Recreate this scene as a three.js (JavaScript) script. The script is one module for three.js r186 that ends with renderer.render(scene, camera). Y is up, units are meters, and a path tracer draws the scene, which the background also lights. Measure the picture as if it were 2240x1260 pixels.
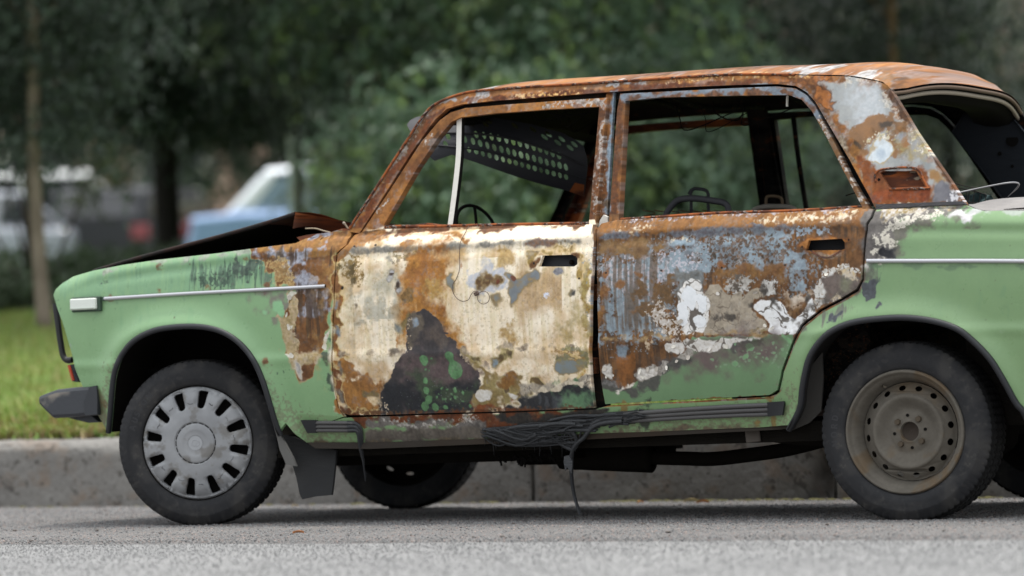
import * as THREE from 'three';
import { mergeGeometries } from 'three/addons/utils/BufferGeometryUtils.js';
import { RoundedBoxGeometry } from 'three/addons/geometries/RoundedBoxGeometry.js';
import { TextGeometry } from 'three/addons/geometries/TextGeometry.js';
import { FontLoader } from 'three/addons/loaders/FontLoader.js';

// ------------------------------------------------------------------ camera, sky, sun, exposure
const scene = new THREE.Scene();
const F_PX = 7872.7;                                        // focal length of the traced photograph, 2240 x 1260
const camera = new THREE.PerspectiveCamera(2 * Math.atan(630 / F_PX) * 180 / Math.PI, 16 / 9, 0.1, 900);
const D2R = Math.PI / 180, YAW = 25.26 * D2R, PITCH = 1.009 * D2R, ROLL = 1.693 * D2R;
camera.position.set(5.9176, 0.5307, 10.0595);
const fwd = new THREE.Vector3(-Math.sin(YAW) * Math.cos(PITCH), Math.sin(PITCH), -Math.cos(YAW) * Math.cos(PITCH));
camera.lookAt(camera.position.clone().add(fwd));
camera.rotateZ(-ROLL);
camera.updateMatrixWorld(true);
camera.focus = 11.0;
camera.userData.fStop = 2.05;

const SUN = new THREE.Vector3(0.10, 1, -0.10).normalize();
{
  const w = 256, h = 128, d = new Float32Array(w * h * 4);
  for (let j = 0; j < h; j++) for (let i = 0; i < w; i++) {
    const el = ((j + 0.5) / h - 0.5) * Math.PI, az = (i + 0.5) / w * 2 * Math.PI;
    const dir = new THREE.Vector3(Math.cos(el) * Math.cos(az), Math.sin(el), Math.cos(el) * Math.sin(az));
    const s = Math.sin(el);
    let L = s > 0 ? 1.45 * (1 + 1.7 * s) / 2.7 : 0.3;      // bright thin cloud, brighter overhead
    const puff = Math.sin(az * 3 + Math.sin(el * 9)) * Math.sin(el * 11 + az * 2);
    L *= 1 + 0.10 * puff * Math.max(0, s);
    const k = (j * w + i) * 4;
    d[k] = L * 0.965; d[k + 1] = L * 1.0; d[k + 2] = L * 1.045; d[k + 3] = 1;
  }
  const sky = new THREE.DataTexture(d, w, h, THREE.RGBAFormat, THREE.FloatType);
  sky.mapping = THREE.EquirectangularReflectionMapping; sky.magFilter = THREE.LinearFilter; sky.needsUpdate = true;
  scene.background = sky; scene.environment = sky;
}
const sun = new THREE.DirectionalLight(new THREE.Color(1, 0.95, 0.88), 2.2);
sun.position.copy(SUN.clone().multiplyScalar(60)); sun.castShadow = true; sun.shadow.radius = 24;
Object.assign(sun.shadow.camera, { left: -40, right: 40, top: 40, bottom: -40, near: 1, far: 200 });
sun.shadow.mapSize.set(2048, 2048);
scene.add(sun, sun.target);

const renderer = new THREE.WebGLRenderer({ antialias: true });
renderer.toneMapping = THREE.LinearToneMapping;
renderer.toneMappingExposure = 1.52;
renderer.shadowMap.enabled = true;

// ------------------------------------------------------------------ helpers
function rngOf(seed) { let s = seed >>> 0; return () => { s = (s + 0x6d2b79f5) >>> 0; let t = Math.imul(s ^ (s >>> 15), 1 | s); t = (t + Math.imul(t ^ (t >>> 7), 61 | t)) ^ t; return ((t ^ (t >>> 14)) >>> 0) / 4294967296; }; }
const rnd = rngOf(7);
const lerp = (a, b, t) => a + (b - a) * t, clamp = (x, a = 0, b = 1) => x < a ? a : x > b ? b : x;
const smooth = (a, b, x) => { const t = clamp((x - a) / (b - a)); return t * t * (3 - 2 * t); };
function hash2(ix, iy) { let h = Math.imul(ix, 374761393) + Math.imul(iy, 668265263) | 0; h = Math.imul(h ^ (h >>> 13), 1274126177); return ((h ^ (h >>> 16)) >>> 0) / 4294967296; }
function vnoise(x, y) { const ix = Math.floor(x), iy = Math.floor(y), fx = x - ix, fy = y - iy, u = fx * fx * (3 - 2 * fx), v = fy * fy * (3 - 2 * fy); const a = hash2(ix, iy), b = hash2(ix + 1, iy), c = hash2(ix, iy + 1), d = hash2(ix + 1, iy + 1); return a + (b - a) * u + (c - a) * v + (a - b - c + d) * u * v; }
function fbm(x, y, o) { let s = 0, a = 0.5, n = 0; for (let i = 0; i < o; i++) { s += a * vnoise(x, y); n += a; a *= 0.55; x = x * 2.03 + 17.3; y = y * 2.03 + 9.1; } return s / n; }
function worley(x, y) { const ix = Math.floor(x), iy = Math.floor(y); let a = 9, b = 9; for (let j = -1; j < 2; j++) for (let i = -1; i < 2; i++) { const px = ix + i + hash2(ix + i, iy + j + 991), py = iy + j + hash2(ix + i + 577, iy + j); const d = Math.hypot(px - x, py - y); if (d < a) { b = a; a = d; } else if (d < b) b = d; } return b - a; }
const taken = {};
function numbered(name) { const n = taken[name] = (taken[name] ?? -1) + 1; return n ? name + '_' + String(n).padStart(3, '0') : name; }
function tag(o, label, category, group, kind) { if (label) o.userData.label = label; if (category) o.userData.category = category; if (group) o.userData.group = group; if (kind) o.userData.kind = kind; return o; }
function part(name, geo, mat, parent) { const m = new THREE.Mesh(geo, mat); m.name = name; m.castShadow = m.receiveShadow = true; (parent || scene).add(m); return m; }
function group(name, parent) { const g = new THREE.Group(); g.name = name; (parent || scene).add(g); return g; }
const lin = (hex) => new THREE.Color(hex);
function soot(color, extra = {}) { return new THREE.MeshPhysicalMaterial({ color: new THREE.Color(color), roughness: 1, specularIntensity: 0.12, side: THREE.DoubleSide, ...extra }); }
function std(color, roughness = 0.8, metalness = 0, extra = {}) { return new THREE.MeshStandardMaterial({ color: new THREE.Color(color), roughness, metalness, side: THREE.DoubleSide, ...extra }); }
const V3 = (x, y, z) => new THREE.Vector3(x, y, z);

// The tracing of the car: a dot (px, py) of the photograph becomes the point of the car's side where its sight line meets z = zf(x, y).
const CE = camera.matrixWorld.elements, CX = V3(CE[0], CE[1], CE[2]), CY = V3(CE[4], CE[5], CE[6]), CZ = V3(CE[8], CE[9], CE[10]), CP = camera.position.clone();
function at(px, py, zf = 0) {
  const d = CX.clone().multiplyScalar((px - 1120) / F_PX).addScaledVector(CY, (630 - py) / F_PX).sub(CZ);
  let z = typeof zf === 'function' ? 0 : zf, p;
  for (let i = 0; i < 6; i++) { p = CP.clone().addScaledVector(d, (z - CP.z) / d.z); if (typeof zf !== 'function') break; z = zf(p.x, p.y); }
  return p;
}
// zoomed crops of the photograph that points were read from: scale and origin
const crop = (s, ox, oy) => (...a) => a.map(([x, y, ...r]) => [ox + x / s, oy + y / s, ...r]);
const c1 = crop(2.943, 0, 420), c2 = crop(2.943, 0, 780), c3 = crop(3.386, 700, 440), c4 = crop(2.943, 620, 760), c5 = crop(3.5, 760, 150), c6 = crop(3.294, 1280, 430), c7 = crop(3.103, 1280, 120), c8 = crop(4, 1680, 120), c9 = crop(3.733, 1640, 420), c10 = crop(2.625, 1640, 680), c11 = crop(3.15, 1240, 760), c12 = crop(3.15, 0, 560);
const same = (...a) => a;
function spline(pts, n = 6) { // smooth open curve through 2-D points
  const o = []; for (let i = 0; i < pts.length - 1; i++) { const p0 = pts[Math.max(0, i - 1)], p1 = pts[i], p2 = pts[i + 1], p3 = pts[Math.min(pts.length - 1, i + 2)]; for (let k = 0; k < n; k++) { const t = k / n, t2 = t * t, t3 = t2 * t; o.push([0, 1].map((c) => 0.5 * (2 * p1[c] + (p2[c] - p0[c]) * t + (2 * p0[c] - 5 * p1[c] + 4 * p2[c] - p3[c]) * t2 + (3 * p1[c] - p0[c] - 3 * p2[c] + p3[c]) * t3))); } } o.push(pts[pts.length - 1].slice()); return o;
}
function interp(pts, x) { if (x <= pts[0][0]) return pts[0][1]; for (let i = 1; i < pts.length; i++) if (x <= pts[i][0]) { const [a, b] = [pts[i - 1], pts[i]]; return lerp(a[1], b[1], (x - a[0]) / (b[0] - a[0])); } return pts[pts.length - 1][1]; }
function segDist(p, pts) { let m = 9; for (let i = 1; i < pts.length; i++) { const ax = pts[i - 1][0], ay = pts[i - 1][1], bx = pts[i][0] - ax, by = pts[i][1] - ay; const t = clamp(((p[0] - ax) * bx + (p[1] - ay) * by) / (bx * bx + by * by)); m = Math.min(m, Math.hypot(p[0] - ax - t * bx, p[1] - ay - t * by)); } return m; }

// ---- outlines read from the photograph (2240 x 1260 dots)
const ARCH_F = spline([[238, 946], [242, 900], [245, 860], [249, 825], [258, 794], [272, 769], [292, 747], [320, 730], [355, 719], [408, 714], [455, 717], [493, 729], [527, 753], [555, 788], [575, 832], [590, 880], [602, 920], [614, 952]], 3);
const ARCH_R = spline([[1726, 940], [1750, 893], [1756, 845], [1769, 787], [1792, 749], [1823, 722], [1868, 705], [1926, 697], [1983, 695], [2040, 702], [2089, 717], [2122, 740], [2166, 785], [2200, 840], [2223, 882], [2242, 905], [2262, 960]], 4);
const FOLD = [[140, 632], [204, 606], [340, 583], [476, 568], [560, 557], [660, 551], [745, 549], [900, 541], [1100, 531], [1290, 522], [1307, 516], [1492, 502], [1705, 496], [1890, 489], [2240, 491], [2690, 505]].map(([x, y]) => { const p = at(x, y, 0.035); return [p.x, p.y]; });
const LOWER = [[170, 800], [560, 788], [740, 778], [1290, 765], [1310, 750], [1700, 728], [2130, 719], [2690, 722]].map(([x, y]) => { const p = at(x, y, 0.035); return [p.x, p.y]; });
const archF = ARCH_F.map(([x, y]) => { const p = at(x, y, 0.02); return [p.x, p.y]; }), archR = ARCH_R.map(([x, y]) => { const p = at(x, y, 0.02); return [p.x, p.y]; });
const BODY = [[0.1, -0.12], [0.22, -0.065], [0.3, -0.028], [0.42, 0.008], [0.54, 0.03], [0.66, 0.042], [0.74, 0.041], [0.8, 0.034], [0.9, 0.026], [1.0, 0.02]];
const bodyCurve = spline(BODY, 8);
function zBody(x, y) {                                         // how far the car's side stands out
  const yf = interp(FOLD, x), s = y - yf;
  let z = interp(bodyCurve, Math.min(y, yf));
  const sp = (s + Math.sqrt(s * s + 0.00008)) / 2; z -= 0.5 * sp + 5.5 * sp * sp; z -= 0.006 * smooth(-0.45, -0.1, x) * Math.exp(-((s + 0.018) ** 2) / 0.0003);
  const l = y - interp(LOWER, x); z += 0.005 * Math.exp(-(l * l) / 0.0003) + 0.004 * smooth(0.02, -0.02, l);
  const d = Math.min(x < 1.2 ? segDist([x, y], archF) : segDist([x, y], archR), 0.3); z += 0.03 * Math.exp(-((d / 0.045) ** 2));
  if (x < -0.35) z -= 0.9 * (x + 0.35) ** 2 + 0.0;             // the nose turns in
  if (x > 3.1) z -= 0.5 * (x - 3.1) ** 2;
  return z;
}
const zCabin = (x, y) => { const t = y - 0.93; return -0.022 - 0.26 * t - (t > 0.36 ? 3 * (t - 0.36) ** 2 : 0); };
const zSide = (x, y) => { const yf = interp(FOLD, x); return y > yf + 0.045 ? Math.min(zCabin(x, y), 0) : zBody(x, y); };

// a sheet-metal panel: outline and holes in photograph dots, split into small faces that follow zf, with a turned-in edge
function panel(outer, holes, zf, o = {}) {
  const L = o.L ?? 0.017, depth = o.depth ?? 0.018;
  const conv = (r) => r.map(([x, y]) => { const p = at(x, y, zf); return new THREE.Vector2(p.x, p.y); });
  return panelXY(conv(outer), holes.map(conv), zf, L, depth);
}
function panelXY(c, hs, zf, L = 0.035, depth = 0.018) {
  c = c.slice(); hs = hs.map((h) => h.slice());
  if (THREE.ShapeUtils.isClockWise(c)) c.reverse(); hs.forEach((h) => { if (!THREE.ShapeUtils.isClockWise(h)) h.reverse(); });
  let P = [c, ...hs].flat().map((v) => [v.x, v.y]), T = THREE.ShapeUtils.triangulateShape(c, hs).map((t) => t.slice());
  for (let pass = 0; pass < 9; pass++) {
    const mid = new Map(), out = []; let any = false;
    const m = (a, b) => { if (Math.hypot(P[a][0] - P[b][0], P[a][1] - P[b][1]) <= L) return -1; const k = a < b ? a + '_' + b : b + '_' + a; if (!mid.has(k)) { mid.set(k, P.length); P.push([(P[a][0] + P[b][0]) / 2, (P[a][1] + P[b][1]) / 2]); } any = true; return mid.get(k); };
    for (const [a, b, d] of T) {
      const ab = m(a, b), bd = m(b, d), da = m(d, a), n = (ab >= 0) + (bd >= 0) + (da >= 0);
      if (!n) out.push([a, b, d]);
      else if (n === 3) out.push([a, ab, da], [ab, b, bd], [da, bd, d], [ab, bd, da]);
      else if (n === 1) { if (ab >= 0) out.push([a, ab, d], [ab, b, d]); else if (bd >= 0) out.push([b, bd, a], [bd, d, a]); else out.push([d, da, b], [da, a, b]); }
      else { if (ab < 0) out.push([d, da, bd], [da, a, bd], [a, b, bd]); else if (bd < 0) out.push([a, ab, da], [ab, b, da], [b, d, da]); else out.push([b, bd, ab], [bd, d, ab], [d, a, ab]); }
    }
    T = out; if (!any) break;
  }
  const pos = [], nor = [], uv = [], idx = [], e = 0.003;
  const put = (x, y, z, nx, ny, nz) => { pos.push(x, y, z); nor.push(nx, ny, nz); uv.push(...sideUV(x, y)); return pos.length / 3 - 1; };
  P.forEach(([x, y]) => { const z = zf(x, y), gx = (zf(x + e, y) - zf(x - e, y)) / (2 * e), gy = (zf(x, y + e) - zf(x, y - e)) / (2 * e), l = Math.hypot(gx, gy, 1); put(x, y, z, -gx / l, -gy / l, 1 / l); });
  T.forEach(([a, b, d]) => { const k = (P[b][0] - P[a][0]) * (P[d][1] - P[a][1]) - (P[b][1] - P[a][1]) * (P[d][0] - P[a][0]); if (Math.abs(k) > 1e-10) k > 0 ? idx.push(a, b, d) : idx.push(a, d, b); });
  if (depth) {
    const edges = new Map(); for (const t of T) for (let i = 0; i < 3; i++) { const a = t[i], b = t[(i + 1) % 3], r = b + '_' + a; if (edges.has(r)) edges.delete(r); else edges.set(a + '_' + b, [a, b]); }
    for (const [a, b] of edges.values()) {
      const dx = P[b][0] - P[a][0], dy = P[b][1] - P[a][1], l = Math.hypot(dx, dy) || 1, nx = dy / l, ny = -dx / l, za = pos[a * 3 + 2], zb = pos[b * 3 + 2];
      const q = [put(...P[a], za, nx, ny, 0.25), put(...P[b], zb, nx, ny, 0.25), put(...P[b], zb - depth, nx, ny, 0), put(...P[a], za - depth, nx, ny, 0)]; idx.push(q[0], q[3], q[1], q[1], q[3], q[2]);
    }
  }
  return geom(pos, nor, uv, idx);
}
function geom(pos, nor, uv, idx) { const g = new THREE.BufferGeometry(); g.setAttribute('position', new THREE.Float32BufferAttribute(pos, 3)); if (nor) g.setAttribute('normal', new THREE.Float32BufferAttribute(nor, 3)); g.setAttribute('uv', new THREE.Float32BufferAttribute(uv, 2)); g.setIndex(idx); if (!nor) g.computeVertexNormals(); return g; }
const ZC = -0.765;
function mirrored(g) { const m = g.clone(), p = m.attributes.position, n = m.attributes.normal, i = m.index; for (let k = 0; k < p.count; k++) { p.setZ(k, 2 * ZC - p.getZ(k)); n.setZ(k, -n.getZ(k)); } if (i) for (let k = 0; k < i.count; k += 3) { const a = i.getX(k); i.setX(k, i.getX(k + 1)); i.setX(k + 1, a); } return m; }
function gridSheet(nu, nv, f, uvf) { // f(u, v) -> Vector3
  const pos = [], uv = [], idx = []; for (let j = 0; j <= nv; j++) for (let i = 0; i <= nu; i++) { const p = f(i / nu, j / nv); pos.push(p.x, p.y, p.z); uv.push(...(uvf ? uvf(p, i / nu, j / nv) : sideUV(p.x, p.y))); } for (let j = 0; j < nv; j++) for (let i = 0; i < nu; i++) { const a = j * (nu + 1) + i, b = a + 1, c = a + nu + 1, d = c + 1; idx.push(a, b, d, a, d, c); } return geom(pos, null, uv, idx);
}
function tube(pts, r, o = {}) { // pts Vector3[], r number or function of t; round or flattened
  const curve = new THREE.CatmullRomCurve3(pts), n = o.n ?? pts.length * 5, s = o.s ?? 7, fr = curve.computeFrenetFrames(n), pos = [], nor = [], uv = [], idx = [], len = curve.getLength();
  for (let i = 0; i <= n; i++) { const t = i / n, p = curve.getPointAt(t), R = typeof r === 'function' ? r(t) : r; for (let k = 0; k <= s; k++) { const a = k / s * 2 * Math.PI, d = fr.normals[i].clone().multiplyScalar(Math.cos(a)).addScaledVector(fr.binormals[i], Math.sin(a)); pos.push(p.x + d.x * R, p.y + d.y * R, p.z + d.z * R * (o.flat ?? 1)); nor.push(d.x, d.y, d.z); uv.push(t * len, k / s * 0.05); } }
  for (let i = 0; i < n; i++) for (let k = 0; k < s; k++) { const a = i * (s + 1) + k, b = a + s + 1; idx.push(a, a + 1, b, b, a + 1, b + 1); }
  return geom(pos, nor, uv, idx);
}
function revolve(prof, seg, mod) { // profile [r, z] turned about z
  const pos = [], uv = [], idx = [], m = prof.length; for (let i = 0; i <= seg; i++) { const a = i / seg * 2 * Math.PI; prof.forEach(([r, z], k) => { const R = mod ? mod(r, z, a, k) : r; pos.push(R * Math.cos(a), R * Math.sin(a), z); uv.push(0.5 + r * Math.cos(a) * 2, 0.5 + r * Math.sin(a) * 2); }); }
  for (let i = 0; i < seg; i++) for (let k = 0; k < m - 1; k++) { const a = i * m + k, b = a + m; idx.push(a, b, a + 1, b, b + 1, a + 1); } const g = geom(pos, null, uv, idx);
  const n = g.attributes.normal; for (let k = 0; k < m; k++) { const b = seg * m + k, v = V3(n.getX(k) + n.getX(b), n.getY(k) + n.getY(b), n.getZ(k) + n.getZ(b)).normalize(); n.setXYZ(k, v.x, v.y, v.z); n.setXYZ(b, v.x, v.y, v.z); } return g;
}
function box(w, h, d, x, y, z, rx = 0, ry = 0, rz = 0, r = 0) { const g = r ? new RoundedBoxGeometry(w, h, d, 2, r) : new THREE.BoxGeometry(w, h, d); g.rotateX(rx); g.rotateY(ry); g.rotateZ(rz); g.translate(x, y, z); return g; }
const join = (list) => mergeGeometries(list.map((g) => { const q = g.index ? g : g; const n = q.index ? q.toNonIndexed() : q; for (const k of Object.keys(n.attributes)) if (!['position', 'normal', 'uv'].includes(k)) n.deleteAttribute(k); return n; }));

// ------------------------------------------------------------------ the burnt paint of the car's side, laid out in metres
const TS = { W: 2048, H: 764, S: 561, X0: -0.72, Y1: 1.45 };
const sideUV = (x, y) => [clamp((x - TS.X0) * TS.S / TS.W, 0.001, 0.999), clamp(1 - (TS.Y1 - y) * TS.S / TS.H, 0.001, 0.999)];
const side = (() => {
  const { W, H, S } = TS, N = W * H;
  const col = new Float32Array(N * 3), hgt = new Float32Array(N), rgh = new Float32Array(N).fill(0.55);
  const field = (fx, fy, o, seed) => { const f = new Float32Array(N); let lo = 9, hi = -9; for (let j = 0; j < H; j++) for (let i = 0; i < W; i++) { const v = fbm(i / S * fx + seed, j / S * fy + seed * 1.7, o); f[j * W + i] = v; } const k = []; for (let i = 0; i < N; i += 997) k.push(f[i]); k.sort((a, b) => a - b); lo = k[Math.floor(k.length * 0.03)]; hi = k[Math.floor(k.length * 0.97)]; for (let i = 0; i < N; i++) f[i] = (f[i] - lo) / (hi - lo); return f; };
  const nc = field(7, 7, 4, 3), nm = field(30, 30, 4, 11), nf = field(140, 140, 3, 23), ns = field(110, 9, 3, 31), w1 = field(26, 26, 3, 41), w2 = field(26, 26, 3, 53);
  const fields = { nc, nm, nf, ns };
  const at2 = (f, i, off) => f[(i + off * 7919 * 13) % N];
  const cv = document.createElement('canvas'); cv.width = W; cv.height = H; const cx = cv.getContext('2d');
  const toC = ([px, py]) => { const p = at(px, py, zSide); return [(p.x - TS.X0) * S, (TS.Y1 - p.y) * S]; };
  const rgb = (h) => { const c = new THREE.Color(h); let q = [c.r, c.g, c.b]; if (c.r > c.g && c.g > c.b && (c.r - c.b) / c.r > 0.62) { const l = 0.3 * c.r + 0.6 * c.g + 0.1 * c.b; q = q.map((v) => lerp(v, l, 0.12)); q[1] *= 1.17; q[2] *= 0.95; } return q; };
  let lay = 0;
  // shapes: polygons [[x, y], ...], or {e: [x, y, rx, ry, turn]} ellipses, or {l: [[x, y], ...], w} strokes, all in photograph dots
  function layer(shapes, o) {
    lay++;
    const blur = Math.round(o.blur ?? 3), warp = o.warp ?? 4, edge = o.edge ?? 0.5, s = o.soft ?? (o.h ? 0.14 : 0.34), alpha = o.a ?? 1;
    let x0 = W, y0 = H, x1 = 0, y1 = 0; const grow = (q, r = 0) => { x0 = Math.min(x0, q[0] - r); x1 = Math.max(x1, q[0] + r); y0 = Math.min(y0, q[1] - r); y1 = Math.max(y1, q[1] + r); };
    const prep = shapes.map((sh) => { if (sh.e) { const [x, y, rx, ry, t = 0] = sh.e, c = toC([x, y]), k = Math.abs(toC([x + 10, y])[0] - toC([x - 10, y])[0]) / 20; grow(c, Math.max(rx, ry) * k); return { e: [c[0], c[1], rx * k, ry * k, t] }; } if (sh.l) { const q = sh.l.map(toC); q.forEach((c) => grow(c, sh.w)); return { l: q, w: sh.w }; } const q = sh.map(toC); q.forEach((c) => grow(c)); return q; });
    const mg = blur * 2 + warp + 4; x0 = Math.max(0, Math.floor(x0 - mg)); y0 = Math.max(0, Math.floor(y0 - mg)); x1 = Math.min(W, Math.ceil(x1 + mg)); y1 = Math.min(H, Math.ceil(y1 + mg));
    const w = x1 - x0, h = y1 - y0; if (w < 2 || h < 2) return;
    cx.fillStyle = '#000'; cx.fillRect(x0, y0, w, h); cx.fillStyle = '#fff'; cx.strokeStyle = '#fff'; cx.lineCap = cx.lineJoin = 'round';
    for (const q of prep) { cx.beginPath(); if (q.e) { cx.ellipse(q.e[0], q.e[1], q.e[2], q.e[3], q.e[4], 0, 7); cx.fill(); } else if (q.l) { cx.lineWidth = q.w; q.l.forEach((c, i) => (i ? cx.lineTo(...c) : cx.moveTo(...c))); cx.stroke(); } else { q.forEach((c, i) => (i ? cx.lineTo(...c) : cx.moveTo(...c))); cx.fill(); } }
    const im = cx.getImageData(x0, y0, w, h).data; let m = new Float32Array(w * h); for (let i = 0; i < w * h; i++) m[i] = im[i * 4] / 255;
    if (blur > 0) for (let pass = 0; pass < 2; pass++) { const t = new Float32Array(w * h), r = blur, n = 2 * r + 1; for (let j = 0; j < h; j++) { let a = 0; for (let i = -r; i <= r; i++) a += m[j * w + clamp(i, 0, w - 1)]; for (let i = 0; i < w; i++) { t[j * w + i] = a / n; a += m[j * w + Math.min(w - 1, i + r + 1)] - m[j * w + Math.max(0, i - r)]; } } for (let i = 0; i < w; i++) { let a = 0; for (let j = -r; j <= r; j++) a += t[clamp(j, 0, h - 1) * w + i]; for (let j = 0; j < h; j++) { m[j * w + i] = a / n; a += t[Math.min(h - 1, j + r + 1) * w + i] - t[Math.max(0, j - r) * w + i]; } } }
    const c0 = rgb(o.c), cA = rgb(o.c2 ?? o.c), nz = fields[o.n ?? 'nm'], cn = fields[o.cn ?? 'nf'], bias = o.bias ?? 0, off = lay;
    const ring = o.ring ? rgb(o.ring) : null, rw = o.rw ?? 0.16;
    for (let j = 0; j < h; j++) for (let i = 0; i < w; i++) {
      const g = (j + y0) * W + i + x0;
      const sx = clamp(Math.round(i + (at2(w1, g, off) - 0.5) * 2 * warp), 0, w - 1), sy = clamp(Math.round(j + (at2(w2, g, off) - 0.5) * 2 * warp), 0, h - 1);
      const v0 = m[sy * w + sx]; if (v0 < 0.02) continue;
      let v = v0 + (at2(nz, g, off) - 0.5) * edge + bias; let inkCell = 1;
      if (o.cells) { const e = worley((i + x0) / S * o.cells + 0.8 * w1[g], (j + y0) / S * o.cells + 0.8 * w2[g]); inkCell = smooth(0.015, 0.07, e + (at2(nm, g, off + 3) - 0.5) * 0.16); if (o.cut) v -= (1 - inkCell) * 1.2; }
      const k = smooth(0.5 - s, 0.5 + s, v); if (k <= 0) continue;
      const t = clamp(at2(cn, g, off + 1) * (o.mix ?? 1)), a = k * alpha;
      let r = lerp(c0[0], cA[0], t), gg = lerp(c0[1], cA[1], t), b = lerp(c0[2], cA[2], t);
      if (o.cells && !o.cut && inkCell < 1) { const d = rgb(o.crack ?? '#5c554e'); r = lerp(d[0], r, inkCell); gg = lerp(d[1], gg, inkCell); b = lerp(d[2], b, inkCell); }
      if (ring) { const q = smooth(0.5 + s + rw, 0.5 + s * 0.3, v) * 0.9; r = lerp(r, ring[0], q); gg = lerp(gg, ring[1], q); b = lerp(b, ring[2], q); }
      col[g * 3] = lerp(col[g * 3], r, a); col[g * 3 + 1] = lerp(col[g * 3 + 1], gg, a); col[g * 3 + 2] = lerp(col[g * 3 + 2], b, a);
      if (o.h) hgt[g] = lerp(hgt[g], o.h * (o.cells ? inkCell : 1), a); if (o.r !== undefined) rgh[g] = lerp(rgh[g], o.r, a);
    }
  }
  const whole = [[-200, -200], [2900, -200], [2900, 1300], [-200, 1300]];
  const L = (sh, o) => layer(sh, o);
  const spotted = (seed, n, fx) => { const r = rngOf(seed), o = []; for (let i = 0; i < n; i++) o.push(fx(r)); return o; };
  // --- rust of the cabin
  L([whole], { c: '#8a4a22', c2: '#a35f2c', cn: 'nm', edge: 0, r: 0.95 });
  L([whole], { c: '#5c3420', c2: '#6e4128', n: 'nm', edge: 1.5, bias: -0.62, cn: 'nf', a: 0.8 });
  L([whole], { c: '#c0752f', c2: '#b36224', n: 'nc', edge: 1.4, bias: -0.62, soft: 0.3, a: 0.85, cn: 'nm' });
  L([whole], { c: '#8d8b88', c2: '#a5aab0', n: 'nm', edge: 1.5, bias: -0.84, soft: 0.2, a: 0.4 });
  // roof rail: bright orange rust with worn grey metal, dark rust below
  const rail = [[930, 270], [960, 226], [1017, 197], [1074, 188], [1160, 181], [1280, 174], [1441, 163], [1602, 150], [1763, 138], [1930, 136], [1930, 190], [1800, 186], [1667, 172], [1505, 178], [1377, 190], [1200, 204], [1074, 212], [1000, 228], [960, 270]];
  L([rail], { c: '#a55c28', c2: '#b86c2e', n: 'nm', edge: 0.7, cn: 'nm', a: 0.9 });
  L([rail], { c: '#7a4526', c2: '#8d5a3c', n: 'nc', cn: 'nf', edge: 1.5, bias: -0.5, soft: 0.4, a: 0.7 });
  L([{ l: c5([640, 330], [760, 230], [900, 210], [1100, 160], [1040, 230]), w: 9 }, { l: c5([720, 290], [860, 240], [1040, 232]), w: 8 }, { l: c7([150, 195], [270, 185], [320, 205], [500, 195]), w: 8 }, { l: c7([1340, 90], [1600, 85], [1480, 105]), w: 11 }, { l: c7([880, 130], [950, 125]), w: 6 }, { l: c7([1780, 140], [2000, 110], [1850, 150]), w: 9 }], { c: '#b2b5b7', c2: '#8f8a86', n: 'nm', edge: 1.3, bias: 0.0, soft: 0.26, warp: 9, r: 0.7, a: 0.9 });
  L([{ l: [[940, 262], [990, 226], [1074, 216], [1200, 209], [1377, 193], [1505, 185], [1667, 181]], w: 8 }], { c: '#6c3318', c2: '#8a3f1a', edge: 0.8, warp: 3 });
  L([{ l: c5([1280, 205], [1600, 195], [1800, 185]), w: 4 }, { l: c7([560, 165], [900, 145], [1500, 140]), w: 3 }], { c: '#dba26a', c2: '#c98848', edge: 1.4, bias: -0.1, n: 'nf' });
  // windscreen pillar
  L([{ l: [[764, 506], [817, 426], [880, 330], [930, 262]], w: 5 }], { c: '#a99e95', c2: '#7a5c48', edge: 1.4, bias: -0.05, n: 'nf' });
  L([{ l: [[778, 506], [830, 426], [893, 330], [946, 262]], w: 9 }], { c: '#7c3c1c', c2: '#98481c', edge: 0.6 });
  // door window frames
  L([{ l: [[800, 505], [852, 424], [915, 330], [953, 282], [985, 253], [1017, 243], [1103, 235]], w: 16 }], { c: '#a56026', c2: '#8f5224', edge: 0.6, cn: 'nm' });
  L([{ l: [[1190, 231], [1240, 226], [1326, 220]], w: 9 }, { l: [[1322, 224], [1300, 480]], w: 9 }, { l: [[826, 466], [845, 440]], w: 7 }, { l: [[930, 310], [942, 296]], w: 6 }], { c: '#c9c6c2', c2: '#8f8379', edge: 1.6, bias: -0.16, n: 'nf', soft: 0.25, a: 0.8 });
  L([{ l: [[1316, 230], [1294, 488]], w: 6 }, { l: [[1352, 215], [1340, 480]], w: 14 }], { c: '#8a4a26', c2: '#70402a', edge: 0.9 });
  L([{ l: [[1338, 204], [1320, 488]], w: 9 }], { c: '#9fb4c4', c2: '#7e93a5', edge: 0.7, n: 'nm', r: 0.6 });
  L([{ l: [[1324, 440], [1318, 492]], w: 8 }], { c: '#8b7a66', c2: '#5d4a3a', edge: 1.2 });
  L([{ l: [[1362, 212], [1480, 205], [1700, 197], [1745, 203], [1778, 232], [1800, 268]], w: 13 }], { c: '#6f7a85', c2: '#8793a0', edge: 0.9, n: 'nm', cn: 'nm', r: 0.7 });
  L([{ l: [[1362, 218], [1480, 211], [1700, 203], [1742, 210], [1775, 240]], w: 5 }], { c: '#6b3c22', c2: '#8a4c26', edge: 1.5, bias: -0.1, n: 'nm' });
  L([{ l: [[1800, 270], [1850, 370], [1895, 452]], w: 18 }], { c: '#7c4a2c', c2: '#92603c', edge: 0.8, cn: 'nm' });
  L([{ l: [[1840, 345], [1872, 405]], w: 8 }, { l: [[1795, 262], [1812, 300]], w: 8 }, { l: [[1884, 420], [1900, 452]], w: 6 }], { c: '#c9c2ba', c2: '#8d8078', edge: 1.7, bias: -0.12, n: 'nf', soft: 0.1 });
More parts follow.
